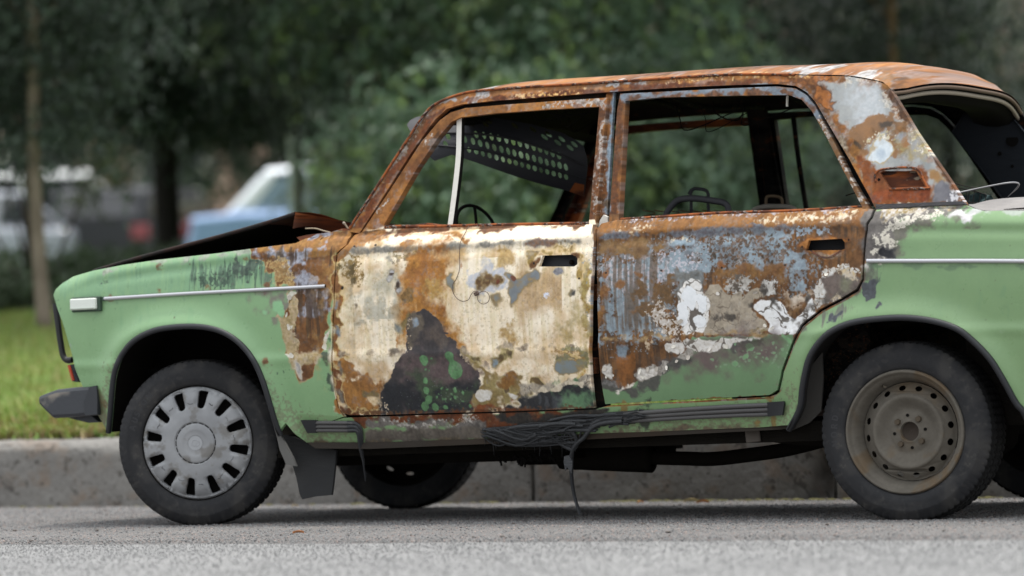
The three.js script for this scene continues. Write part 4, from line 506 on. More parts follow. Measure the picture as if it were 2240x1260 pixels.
// ------------------------------------------------------------------ the car
const car = group('burnt_car');
tag(car, 'burnt-out green saloon with rusted cabin and peeled doors, parked at the kerb', 'car');
const W2 = at(1978, 945, 0), WF = at(431, 969, 0), RR = (at(1981, 737, 0).y - at(1985, 1137, 0).y) / 2, RF = (at(431, 780, 0).y - at(428, 1148, 0).y) / 2;

// front wing with its arch
{
  const o = [[117, 645], [122, 633], [136, 620], [160, 605], [204, 592], [272, 579], [340, 569], [476, 554], [550, 544], [646, 532], [693, 512], [728, 507], [760, 504], [768, 510], [757, 536], [735, 554], [730, 658], [726, 760], [726, 821], [739, 893], [752, 911], [700, 930], [700, 969], [671, 968], [646, 950], [625, 925], ...ARCH_F.slice().reverse().slice(1), [232, 938], [212, 905], [196, 880], [183, 850], [170, 821], [160, 785], [153, 760], [143, 725], [136, 702], [126, 676]];
  const w = part('front_fender', panel(o, [], zSide), matSide, car);
  tag(w, 'green front wing rusted bare beside the door');
  const rib = ARCH_F.map(([x, y]) => { const p = at(x, y, zBody); p.z = zBody(p.x, p.y) + 0.002; return p; });
  part('wheel_arch_trim', tube(rib, (t) => 0.0095, { n: 60, s: 8 }), mTrim, w);
  // inner lining of the arch
  const lin_ = ARCH_F.map(([x, y]) => { const p = at(x, y, 0); return [p.x, p.y]; });
  part('wheel_arch_lining', gridSheet(lin_.length - 1, 6, (u, v) => { const k = Math.round(u * (lin_.length - 1)), p = lin_[k]; const c = [WF.x, WF.y]; const s = 1 + 0.05 * Math.sin(v * Math.PI * 0.5); return V3(c[0] + (p[0] - c[0]) * s, c[1] + (p[1] - c[1]) * s, 0.02 - v * 0.34); }), mUnder, w);
  // rubber lip hanging behind the wheel
  part('arch_flap', panel([[598, 905], [612, 950], [625, 972], [640, 1000], [648, 1020], [626, 1016], [612, 985], [604, 950], [592, 912]], [], () => -0.02, { L: 0.05, depth: 0.01 }), std('#5c5b58', 0.8), w);
  // inner wing and bonnet channel behind it
  const inner = o.map(([x, y]) => at(x, y, zBody)).map((p) => new THREE.Vector2(lerp(p.x, 0.1, 0.02), p.y - 0.012));
  part('inner_wing', panelXY(inner, [], () => -0.3, 0.3, 0), mUnder, w);
}
// side repeater lamp
{
  const a = at(158, 656, zBody), b = at(218, 653, zBody), c = at(160, 682, zBody), w = b.x - a.x, h = a.y - c.y, z = zBody((a.x + b.x) / 2, (a.y + c.y) / 2), rz = Math.atan2(b.y - a.y, w), ry = 0.10;
  const cx = (a.x + b.x) / 2 + 0.002, cy = (a.y + c.y) / 2 + 0.004;
  const g = part('side_lamp', box(w + 0.012, h + 0.01, 0.016, 0, 0, 0, 0, 0, 0, 0.004), std('#2e4234', 0.6), car); g.position.set(cx + 0.004, cy - 0.001, z + 0.002); g.rotation.set(0, -0.12, rz);
  const l = part('lens', box(w - 0.002, h - 0.002, 0.022, -0.004, 0.001, 0.010, 0, 0, 0, 0.005), new THREE.MeshPhysicalMaterial({ color: new THREE.Color('#d5dad2'), roughness: 0.35, clearcoat: 0.4, bumpMap: withRep(grainTex, 8), bumpScale: 0.0004 }), g);
  part('lens_ridge', box(w * 0.92, 0.004, 0.003, -0.004, -h * 0.32, 0.0225, 0, 0, 0, 0.001), std('#bcc4ba', 0.4), g);
}
function barOn(name, pts, h, t, mat, parent, zf = zBody, lift = 0.004) { // a half-round strip along dots
  const P = spline(pts, 8).map(([x, y]) => at(x, y, zf)), pos = [], nor = [], uv = [], idx = [], m = 8;
  P.forEach((p, i) => { const z = zf(p.x, p.y) + lift; for (let k = 0; k <= m; k++) { const a = (k / m - 0.5) * Math.PI; pos.push(p.x, p.y + Math.sin(a) * h / 2, z + Math.pow(Math.cos(a), 0.7) * t); nor.push(0, Math.sin(a), Math.cos(a) + 0.05); uv.push(p.x, k / m * h); } });
  for (let i = 0; i < P.length - 1; i++) for (let k = 0; k < m; k++) { const a = i * (m + 1) + k, b = a + m + 1; idx.push(a, b, b + 1, a, b + 1, a + 1); }
  const e = (i, s) => { const b = i * (m + 1), c = pos.length / 3; pos.push(P[i].x, P[i].y, zf(P[i].x, P[i].y) + lift); nor.push(s, 0, 0.2); uv.push(0, 0); for (let k = 0; k < m; k++) idx.push(c, b + k, b + k + 1); }; e(0, -1); e(P.length - 1, 1);
  return part(name, geom(pos, nor, uv, idx), mat, parent);
}
const s1 = barOn('chrome_strip', [[231, 653.5], [400, 643], [560, 634.5], [714, 626]], 0.0125, 0.009, mChrome, car); tag(s1, 'scratched bright strip on the front wing');
part('end_cap', box(0.008, 0.014, 0.008, 0, 0, 0, 0, 0, 0, 0.002), std('#31463a', 0.5), s1).position.copy((() => { const p = at(229, 653.6, zBody); p.z = zBody(p.x, p.y) + 0.008; return p; })());
const s2 = barOn('chrome_strip', [[1898, 571], [2000, 571], [2240, 571.5], [2690, 578]], 0.0135, 0.009, mChrome, car); tag(s2, 'bright strip on the rear quarter');

// nose, bumper, grille frame
{
  const z1 = -0.05, z2 = 2 * ZC + 0.05, nose = [[120, 655], [128, 690], [143, 740], [158, 800], [176, 850], [205, 905], [236, 940]].map(([x, y]) => at(x, y, -0.06));
  part('front_panel', gridSheet(nose.length - 1, 4, (u, v) => { const p = nose[Math.round(u * (nose.length - 1))]; return V3(p.x + 0.07, p.y, lerp(z1 - 0.02, z2 + 0.02, v)); }), mUnder, car);
  const f = [[121, 664], [126, 700], [132, 745], [139, 780], [146, 788], [158, 787]].map(([x, y]) => at(x, y, -0.14));
  const gr = part('headlamp_frame', tube(f, 0.0105, { n: 30, s: 8 }), std('#141517', 0.5), car);
  part('grille', gridSheet(1, 10, (u, v) => V3(-0.46, lerp(0.56, 0.74, u), lerp(-0.2, -1.3, v))), mBlack, gr);
  const iP = [[148, 799], [154, 797], [170, 833], [169, 836], [158, 834]];
  const il = part('front_indicator', panel(iP, [], () => -0.10, { L: 0.1, depth: 0.12 }), std('#30343a', 0.5), car);
  part('lens', panel([[147.4, 799], [151, 799], [161, 832], [157, 833]], [], () => -0.092, { L: 0.1, depth: 0.12 }), std('#b8482a', 0.35), il);
}
{
  const o = [[82, 872], [84, 866], [96, 861], [121, 852], [160, 847.5], [211, 843], [213, 876], [212.5, 908], [160, 913], [114, 915], [96, 898], [83, 884]];
  const P = o.map(([x, y]) => at(x, y, 0.03));
  const sh = new THREE.Shape(P.map((p) => new THREE.Vector2(p.x, p.y)));
  const g = new THREE.ExtrudeGeometry(sh, { depth: 1.60, bevelEnabled: true, bevelThickness: 0.02, bevelSize: 0.012, bevelOffset: -0.012, bevelSegments: 2, curveSegments: 2 }); g.translate(0, 0, 0.012 - 1.6);
  const dirt = tileTex(256, (u, v) => mixc([52, 55, 60], [150, 140, 126], smooth(0.6, 0.72, tnoise(u, v, 3, 5, 44)) * 0.8), true);
  const b = part('front_bumper', g, std('#ffffff', 0.55, 0, { map: withRep(dirt, 2.2), bumpMap: withRep(grainTex, 12), bumpScale: 0.0006 }), car);
  part('end_cap', panel([[196, 846], [211, 843.5], [213, 876], [212.5, 906], [186, 909], [183, 880]], [], () => 0.036, { L: 0.1, depth: 0.02 }), std('#292c31', 0.5), b);
  part('underrider', panel([[149, 914], [200, 909], [209, 918], [216, 923], [195, 925], [176, 921]], [], () => -0.02, { L: 0.1, depth: 0.2 }), mPlastic, b);
}
// bonnet, hinged at the nose, burnt and buckled at its raised rear edge
{
  const near = spline([[205, 590], [300, 562], [401, 535], [480, 514], [550, 494], [600, 479], [646, 464]], 4).map(([x, y]) => at(x, y, -0.09));
  const z0 = -0.09, z1 = 2 * ZC + 0.09, n = near.length - 1;
  const f = (dy) => (u, v) => { const p = near[Math.round(u * n)], bow = Math.sin(v * Math.PI); return V3(p.x + 0.02 * bow * u, p.y + dy - (u > 0.8 ? 1 : 0) * 0.0 - 0.028 * v * u * u - 0.02 * bow * u + 0.008 * Math.sin(v * 17) * u ** 3, lerp(z0, z1, v)); };
  const h = part('bonnet', gridSheet(n, 16, f(0)), mRust, car); tag(h, 'raised bonnet with rusted rear edge and black underside');
  part('bonnet_underside', gridSheet(n, 16, (u, v) => f(-0.012)(Math.min(u, Math.round(0.78 * n) / n), v)), mBlack, h);
  part('burnt_rear_underside', gridSheet(n, 16, (u, v) => f(-0.0115)(Math.max(u, Math.round(0.78 * n) / n), v)), mRustDark(), h);
  part('near_edge', tube(near.map((p) => V3(p.x, p.y - 0.005, p.z)), 0.007, { n: 40 }), std('#3a3029', 0.9, 0, { map: withRep(rustTex, 2) }), h);
  // the turned-down rear flange, torn in places
  const fl = [[646, 464], [693, 473], [747, 482], [790, 492], [880, 506]], lo = [[640, 500], [676, 496], [722, 513], [775, 514], [860, 540]];
  const A = spline(fl, 6), B = spline(lo, 6);
  part('rear_flange', gridSheet(A.length - 1, 3, (u, v) => { const k = Math.round(u * (A.length - 1)), q = at(lerp(A[k][0], B[k][0], v), lerp(A[k][1], B[k][1], v), lerp(-0.083, -0.62, u)); return q; }), mRust, h);
  part('torn_rib', tube([[668, 500], [690, 500], [708, 505], [724, 509]].map(([x, y]) => at(x, y, -0.13)), 0.0022), std('#a3957f', 0.9), h);
  // under the bonnet
  part('engine_bay', join([box(0.75, 0.02, 1.1, -0.1, 0.5, ZC), box(0.03, 0.48, 1.34, 0.5, 0.68, ZC), box(0.8, 0.3, 0.03, -0.1, 0.66, -0.3), box(0.8, 0.36, 0.03, -0.1, 0.66, -1.23), box(0.5, 0.16, 0.45, 0.0, 0.6, ZC, 0, 0, 0, 0.03)]), mBlack, car);
}
// cowl in front of the windscreen
{
  const P = [[649, 519], [676, 513], [724, 508], [747, 500], [770, 500], [764, 512], [700, 520], [660, 531]];
  const c = part('cowl', panel(P, [], (x, y) => -0.07 - (y - 0.9) * 0.4, { L: 0.05 }), mRust, car);
  part('cowl_top', gridSheet(6, 10, (u, v) => V3(lerp(0.42, 0.62, u), 0.888 + 0.02 * u, lerp(-0.1, 2 * ZC + 0.1, v))), mRust, c);
  part('wiper_spindle', tube([[765, 505], [757, 494], [753, 488]].map(([x, y]) => at(x, y, -0.16)), 0.003), std('#8f7f6c', 0.9), c);
  part('spindle_cap', new THREE.SphereGeometry(0.0048, 10, 8), std('#a89c8c', 0.9), c).position.copy(at(752.5, 488, -0.16));
}
// cabin side frame: windscreen pillar, roof rail and rear pillar in one pressing
const CABIN_OUT = [[763, 507], [775, 487], [817, 424], [880, 327], [920, 268], [934, 247], [952, 228], [976, 216], [1017, 205], [1074, 197.5], [1160, 191], [1280, 184], [1441, 173], [1602, 163], [1700, 163], [1763, 165], [1855, 167], [1920, 178], [1941, 186], [1950, 198], [1956, 209], [1980, 248], [2005, 290], [2040, 341], [2075, 391], [2100, 429], [2112, 447], [1916, 456]];
const CABIN_IN = [[1913, 452], [1902, 429], [1879, 387], [1860, 352], [1828, 298], [1808, 264], [1783, 222], [1765, 202], [1741, 188], [1700, 183.5], [1600, 186], [1505, 190], [1377, 198], [1280, 205], [1189, 212], [1074, 221], [1011, 228], [977, 238], [951, 262], [900, 333], [842, 424], [800, 488], [786, 510]];
const VENT = [[1925, 378], [1932, 374], [2004, 374], [2020, 402], [2023, 408], [1945, 411]];
{
  const g = panel([...CABIN_OUT, ...CABIN_IN], [VENT], zCabin, { depth: 0.03 });
  const c = part('cabin_frame', g, matSide, car); tag(c, 'rusted windscreen pillar, roof rail and rear pillar');
  const pocket = panel([[1918, 372], [1932, 366], [2010, 366], [2028, 404], [2030, 414], [1940, 418]], [], (x, y) => zCabin(x, y) - 0.018, { depth: 0 });
  part('vent_pocket', pocket, std('#c9bca8', 0.95, 0, { map: withRep(rustTex, 4), bumpMap: withRep(grainTex, 9), bumpScale: 0.001 }), c);
  const rim = [[1916, 398], [1914, 384], [1922, 373], [1934, 370], [2006, 370], [2022, 396], [2030, 412]].map(([x, y]) => at(x, y, zCabin)); rim.forEach((p) => { p.z = zCabin(p.x, p.y) + 0.001; });
  part('vent_rim', tube(rim, 0.0035, { n: 36 }), mRust, c);
  part('vent_ledge', barGeo([[1945, 414], [2035, 412]]), mRust, c);
  const holes = join([[1923, 393], [2019, 390]].map(([x, y]) => { const p = at(x, y, zCabin), q = new THREE.CircleGeometry(0.0045, 12); q.translate(p.x, p.y, zCabin(p.x, p.y) + 0.0015); part('screw_hole', q, mBlack, c); return q; }));
  // rubber strip at the foot of the rear pillar
  part('pillar_seal', panel([[1916, 447], [2106, 440], [2112, 447], [2000, 452], [1916, 458]], [], (x, y) => zCabin(x, y) + 0.004, { L: 0.06 }), std('#3e3d3f', 0.9, 0, { bumpMap: withRep(grainTex, 30), bumpScale: 0.002 }), c);
  part('gutter_lip', tube([[765, 500], [817, 421], [880, 324], [936, 242], [956, 226], [1017, 203.5], [1074, 196.5], [1160, 190], [1280, 183], [1441, 172.5], [1602, 163], [1740, 163.5]].map(([x, y]) => { const p = at(x, y, zCabin); p.z += 0.003; return p; }), 0.0042, { n: 90 }), matSideRust(), c);
  // jamb: the dark inner edge behind the gaps
  const grow = CABIN_IN.map(([x, y]) => [x, y]);
  const inn = [[1893, 452], [1880, 425], [1858, 383], [1838, 348], [1806, 292], [1785, 258], [1762, 222], [1750, 212], [1735, 204], [1700, 200], [1600, 203], [1505, 207], [1377, 215], [1280, 222], [1189, 229], [1074, 238], [1020, 244], [990, 256], [968, 278], [918, 344], [862, 430], [816, 500]];
  part('door_jamb', panel([...grow.map(([x, y], i) => [x + (i < 7 ? 8 : i > 17 ? -8 : 0), y - 5]), ...inn.slice().reverse()], [], (x, y) => zCabin(x, y) - 0.032, { L: 0.06, depth: 0.02 }), mSoot, c);
  // far side of the cabin
  const fc = part('far_cabin_frame', mirrored(g), mSoot, car);
  const jam = [[2, 0]];
  part('far_pillar_lining', mirrored(panel([[1800, 252], [1850, 192], [1935, 196], [2095, 430], [2105, 448], [1925, 456], [1905, 430], [1850, 330]], [], (x, y) => zCabin(x, y) - 0.05, { L: 0.06 })), mUnderBlue(), fc);
  const hl = [[1965, 262, 9], [1990, 300, 7], [1925, 268, 15], [1975, 330, 8], [2005, 330, 6], [1900, 215, 6], [1870, 226, 8], [1945, 225, 5], [1890, 300, 5], [1915, 330, 4], [2030, 372, 6]];
  hl.forEach(([x, y, r]) => { const p = at(x, y, zCabin), q = new THREE.CircleGeometry(r * 0.00145, 14); q.translate(p.x, p.y, 2 * ZC - (zCabin(p.x, p.y) - 0.05) + 0.0025); part('lining_hole', q, mBlack, fc); });
  const pr = at(1985, 392, zCabin); part('lining_recess', box(0.14, 0.075, 0.004, pr.x, pr.y, 2 * ZC - (zCabin(pr.x, pr.y) - 0.05) + 0.001, 0, 0, -0.02, 0.0015), mRust, fc);
}
function mRustDark() { return std('#9a8a84', 0.95, 0, { map: withRep(rustTex, 2), bumpMap: withRep(grainTex, 9), bumpScale: 0.002 }); }
function barGeo(pts, r = 0.004) { return tube(pts.map(([x, y]) => { const p = at(x, y, zCabin); p.z = zCabin(p.x, p.y) + 0.002; return p; }), r); }
function matSideRust() { return mRust; }
function mUnderBlue() { return soot('#2a2e33', { bumpMap: withRep(grainTex, 9), bumpScale: 0.002 }); }
// roof skin
{
  const edge = [[925, 259], [934, 245], [952, 226], [976, 214], [1017, 203], [1074, 195.5], [1160, 189], [1280, 182], [1441, 171], [1602, 161], [1700, 161], [1763, 163], [1855, 165], [1920, 176], [1941, 184], [1950, 196]].map(([x, y]) => { const p = at(x, y, zCabin); return [p.x, p.y]; });
  edge.sort((a, b) => a[0] - b[0]);
  const ye = spline(edge, 4); ye.push([ye[ye.length - 1][0] + 0.02, ye[ye.length - 1][1] - 0.02], [ye[ye.length - 1][0] + 0.12, ye[ye.length - 1][1] - 0.075]);
  const xF = edge[0][0], xR = edge[edge.length - 1][0];
  const yEdge = (x) => interp(ye, x), cr = (x) => lerp(0.03, 0.05, smooth(xF, xF + 0.25, x)) + 0.020 * smooth(1.9, 2.3, x) + 0.018 * smooth(2.3, 2.45, x);
  const surf = (off) => (u, v) => {
    const s = 1 - Math.abs(2 * v - 1), q = 1 - (1 - s) ** 2, x0 = xF - 0.05 * q, x1 = xR + 0.075 * q, x = lerp(x0, x1, u);
    const zE = zCabin(Math.min(Math.max(x, xF), xR), yEdge(x)) + 0.001, z = lerp(zE, 2 * ZC - zE, v), p = 1 - (1 - s) ** 2.7;
    return V3(x, yEdge(x) + cr(x) * p - off, z);
  };
  const vv = (v) => v < 0.5 ? 0.5 * (2 * v) ** 1.8 : 1 - 0.5 * (2 - 2 * v) ** 1.8;
  const r = part('roof', gridSheet(56, 36, (u, v) => surf(0)(u, vv(v))), matSide, car); tag(r, 'rust orange roof with worn grey patches');
  part('roof_lining', gridSheet(40, 20, (u, v) => surf(0.02)(u * 0.98 + 0.01, 0.04 + 0.92 * vv(v))), soot('#ffffff', { map: withRep(tileTex(256, (a, b) => mixc([20, 20, 19], [58, 56, 40], smooth(0.5, 0.8, tnoise(a, b, 4, 4, 12))), true), 1.5) }), r);
  const lip = (u, dx, dy, k) => { const a = []; for (let i = 0; i <= 40; i++) { const v = k + (1 - 2 * k) * i / 40, p = surf(0)(u, v); a.push(V3(p.x + dx, p.y + dy, p.z)); } return a; };
  part('rear_window_lip', tube(lip(1, -0.004, -0.012, 0.01), 0.006, { n: 60 }), std('#5b4a3c', 0.9), r);
  part('rear_window_flange', tube(lip(1, -0.016, -0.028, 0.012), 0.007, { n: 60 }), std('#8f8578', 0.85, 0, { bumpMap: withRep(grainTex, 30), bumpScale: 0.002 }), r);
  part('rear_header', gridSheet(40, 4, (u, v) => { const p = lip(1, -0.004, -0.010, 0.012)[Math.round(u * 40)]; return V3(p.x - 0.16 * v, p.y - 0.026 * Math.min(1, v * 8) - 0.02 * Math.sin(v * 3), p.z); }), mBlack, r);
  part('windscreen_header', gridSheet(40, 3, (u, v) => { const p = lip(0, 0.012, -0.012, 0.012)[Math.round(u * 40)]; return V3(p.x + 0.07 * v, p.y - 0.02 + 0.012 * v, p.z); }), mSoot, r);
  // roof bows hanging under the skin
  [[1.22, 0.02], [1.52, 0.07], [1.88, 0.085], [2.13, 0.05]].forEach(([x, sag], i) => { const a = []; for (let k = 0; k <= 10; k++) { const v = 0.06 + 0.88 * k / 10, p = surf(0.03)((x - xF) / (xR - xF), v); a.push(V3(p.x + 0.02 * Math.sin(k), p.y - sag * Math.sin(v * Math.PI), p.z)); } part('roof_bow', tube(a, 0.009, { n: 40 }), mSoot, r); });
}
// pillar between the doors
{
  const b = part('centre_pillar', panel([[1327, 200], [1345, 199], [1341, 240], [1331, 484], [1330, 520], [1322, 700], [1328, 880], [1284, 890], [1280, 700], [1292, 500], [1308, 484]], [], (x, y) => (y > 0.93 ? zCabin(x, y) - 0.018 : -0.05)), matSide, car);
  const dark = part('latch_jamb', panel([[1280, 500], [1332, 500], [1330, 890], [1285, 892]], [], () => -0.044, { L: 0.1, depth: 0.02 }), mSoot, b);
  [[1303, 640], [1300, 800]].forEach(([x, y]) => { const p = at(x, y, -0.03); part('hinge', box(0.02, 0.05, 0.03, p.x, p.y, -0.03, 0, 0, 0, 0.004), mRust, b); });
  part('latch_bracket', panel([[1312, 482], [1320, 470], [1328, 474], [1330, 496], [1318, 500], [1312, 512], [1307, 510]], [], (x, y) => -0.02, { L: 0.1 }), mAsh, b);
  part('far_centre_pillar', mirrored(panel([[1322, 200], [1368, 199], [1366, 240], [1362, 484], [1362, 520], [1300, 520], [1302, 484]], [], (x, y) => (y > 0.93 ? zCabin(x, y) - 0.03 : -0.05))), mSoot, b);
}
// doors
const HANDLE_F = [[1178.5, 583], [1187, 559], [1252, 557], [1262.6, 564], [1263, 578], [1256, 583]], HANDLE_R = [[1762.7, 548], [1769, 526], [1841.6, 522], [1848, 530], [1848, 544.5], [1840, 547]];
const DOOR_F = [[776, 514], [800, 505], [840, 501], [960, 498], [1103, 494], [1300, 491], [1303, 500], [1299, 560], [1294, 629], [1292, 735], [1293, 828], [1300, 892], [1266, 894], [1096, 900], [960, 903.5], [837, 907.5], [765, 908], [752, 904], [742, 893], [733, 850], [729, 821], [729, 760], [732, 658], [738, 557], [745, 549], [762, 534]];
const DOOR_R = [[1307, 500], [1316, 489], [1354, 481], [1441, 477], [1570, 469], [1731, 464], [1886, 454], [1910, 458], [1904, 475], [1893, 490], [1888, 551], [1885, 610], [1873, 632], [1840, 652], [1794, 676], [1752, 709], [1733, 747], [1709, 811], [1707, 823], [1700, 853], [1683, 864], [1600, 869], [1462, 876], [1324, 884], [1316, 840], [1311, 792], [1309, 734], [1307, 629], [1306, 530]];
{
  const zf = (x, y) => zSide(x, y) + 0.004 + 0.01 * smooth(1.2, 1.46, x) * smooth(0.3, 0.5, y);       // the front door stands a little ajar
  const dg = panel(DOOR_F, [HANDLE_F], zf);
  const d = part('front_door', dg, matSide, car); tag(d, 'front door burnt to cream primer with a black triangle');
  const fg = panel([[791, 509], [848, 424], [905, 336], [922, 310], [962, 263], [986, 246], [1017, 236.5], [1103, 229], [1217, 221], [1328, 213.5], [1324, 262], [1303, 491], [1300, 497], [1286, 497], [1288, 490], [1311, 233], [1188, 240], [1074, 248.5], [1008, 256.5], [988, 266], [960, 298], [911, 370], [841, 489], [838, 502], [800, 512]], [], (x, y) => zCabin(x, y) + 0.004, { depth: 0.035 });
  part('window_frame', fg, matSide, d);
  part('window_sill', tube([[800, 503], [840, 497], [960, 495.5], [1103, 492], [1296, 489]].map(([x, y]) => at(x, y, -0.03)), 0.006, { n: 40 }), mRust, d);
  part('handle_recess', panel([[1172, 592], [1180, 550], [1262, 550], [1272, 562], [1270, 592]], [], (x, y) => zBody(x, y) - 0.03, { L: 0.1, depth: 0 }), std('#20242b', 0.6), d);
  const ph = at(1254, 574, 0.0); part('latch_button', new THREE.SphereGeometry(0.008, 10, 8), mSoot, d).position.set(ph.x, ph.y, zBody(ph.x, ph.y) - 0.022);
  const dv = spline([[1004.5, 256], [1004, 290], [1003, 333], [1000, 370], [993, 430], [984, 497]], 6).map(([x, y]) => at(x, y, (a, b) => zCabin(a, b) - 0.012));
  const w = 0.0088, gd = gridSheet(dv.length - 1, 1, (u, v) => { const p = dv[Math.round(u * (dv.length - 1))]; return V3(p.x + (v - 0.5) * 2 * w, p.y, p.z); }), gb2 = gridSheet(dv.length - 1, 1, (u, v) => { const p = dv[Math.round(u * (dv.length - 1))]; return V3(p.x + w + v * 0.004, p.y, p.z - v * 0.014); });
  part('window_divider', gd, mAsh, d); part('divider_edge', gb2, mBlack, d);
  part('quarter_light_trim', tube([[990, 262], [975, 274], [950, 305], [930, 336], [911, 369]].map(([x, y]) => at(x, y, (a, b) => zCabin(a, b) - 0.004)), 0.0042, { n: 30, flat: 0.6 }), std('#a9c0dc', 0.25, 0.8), d);
  part('quarter_light_seal', tube([[900, 386], [880, 420], [860, 453], [842, 488]].map(([x, y]) => at(x, y, (a, b) => zCabin(a, b) - 0.006)), 0.0032, { n: 30 }), std('#6d655f', 0.7), d);
  part('sill_debris', join([[[842, 495], [870, 495], [905, 497]], [[910, 494], [935, 491], [965, 494]]].map((q) => tube(q.map(([x, y]) => at(x, y, -0.05)), 0.005, { n: 12 }))), std('#b9a89c', 0.9, 0, { map: withRep(rustTex, 2) }), d);
  const wire = [[1027, 494], [1018, 512], [1009, 530], [1007, 560], [1007, 588], [1000, 610], [992, 623], [993, 640], [1003, 654], [1015, 659], [1027, 655], [1032, 645], [1040, 637], [1050, 642]].map(([x, y]) => { const p = at(x, y, zf); p.z += 0.006; return p; });
  const loop = []; for (let k = 0; k <= 14; k++) { const a = Math.PI * 0.9 - k / 14 * 2 * Math.PI; const p = at(1060 + 13 * Math.cos(a), 651 - 14 * Math.sin(a), zf); p.z += 0.008; loop.push(p); }
  part('loose_wire', join([tube(wire, 0.0011, { n: 80, s: 5 }), tube(loop, 0.0011, { n: 50, s: 5 }), (() => { const p = at(1044, 642, zf); return box(0.016, 0.012, 0.01, p.x, p.y, p.z + 0.006, 0, 0, 0.5, 0.003); })()]), std('#5a4a40', 0.8), d);
  // the far front door
  const fd2 = part('far_front_door', mirrored(dg), mSoot, car); part('window_frame', mirrored(fg), mRust, fd2);
}
{
  const zf = (x, y) => zSide(x, y) + 0.002;
  const dg = panel(DOOR_R, [HANDLE_R], zf);
  const d = part('rear_door', dg, matSide, car); tag(d, 'rear door with blue-grey steel, rust and white blistered paint');
  const fg = panel([[1332, 486], [1350, 240], [1357, 205], [1473, 199.5], [1600, 193], [1699, 189], [1738, 193], [1763, 208], [1783, 233], [1800, 268], [1828, 320], [1860, 388], [1901, 456], [1903, 466], [1888, 468], [1886, 453], [1844, 371], [1808, 300], [1776, 243], [1754, 218], [1725, 207.5], [1602, 209], [1441, 213], [1368, 221], [1354, 480], [1352, 490], [1334, 492]], [], (x, y) => zCabin(x, y) + 0.002, { depth: 0.035 });
  part('window_frame', fg, matSide, d);
  part('window_channel', tube([[1362, 224], [1360, 300], [1356, 400], [1351, 478]].map(([x, y]) => at(x, y, (a, b) => zCabin(a, b) - 0.02)), 0.007, { n: 20 }), mSoot, d);
  part('window_sill', tube([[1340, 482], [1441, 475.5], [1570, 467], [1731, 462], [1888, 453]].map(([x, y]) => at(x, y, -0.03)), 0.006, { n: 40 }), mRust, d);
  part('handle_recess', panel([[1755, 556], [1762, 517], [1850, 514], [1858, 532], [1854, 556]], [], (x, y) => zBody(x, y) - 0.045, { L: 0.1, depth: 0 }), std('#14171c', 0.8), d);
  part('handle_scoop', gridSheet(16, 5, (u, v) => { const a = at(lerp(1772, 1842, u), lerp(548, 548 + 17 * Math.sin(u * Math.PI), v), zBody); return V3(a.x, a.y, zBody(a.x, a.y) + 0.0045 - 0.012 * (1 - v) * Math.sin(u * Math.PI)); }), std('#9c8878', 0.8, 0, { map: withRep(rustTex, 3) }), d);
  part('glass_runner', tube([[1723, 206], [1722, 222], [1722, 233]].map(([x, y]) => at(x, y, -0.16)), 0.004), mAsh, d);
  part('wire_end', tube([[1850, 428], [1870, 422], [1890, 420]].map(([x, y]) => at(x, y, -0.2)), 0.002), mSoot, d);
  const fd2 = part('far_rear_door', mirrored(dg), mSoot, car); part('window_frame', mirrored(fg), mSoot, fd2);
  part('glass_runner', mirrored(tube([[1414, 212], [1407, 300], [1400, 470]].map(([x, y]) => at(x, y, (a, b) => zCabin(a, b) - 0.012)), 0.009, { n: 20 })), mSoot, fd2);
}
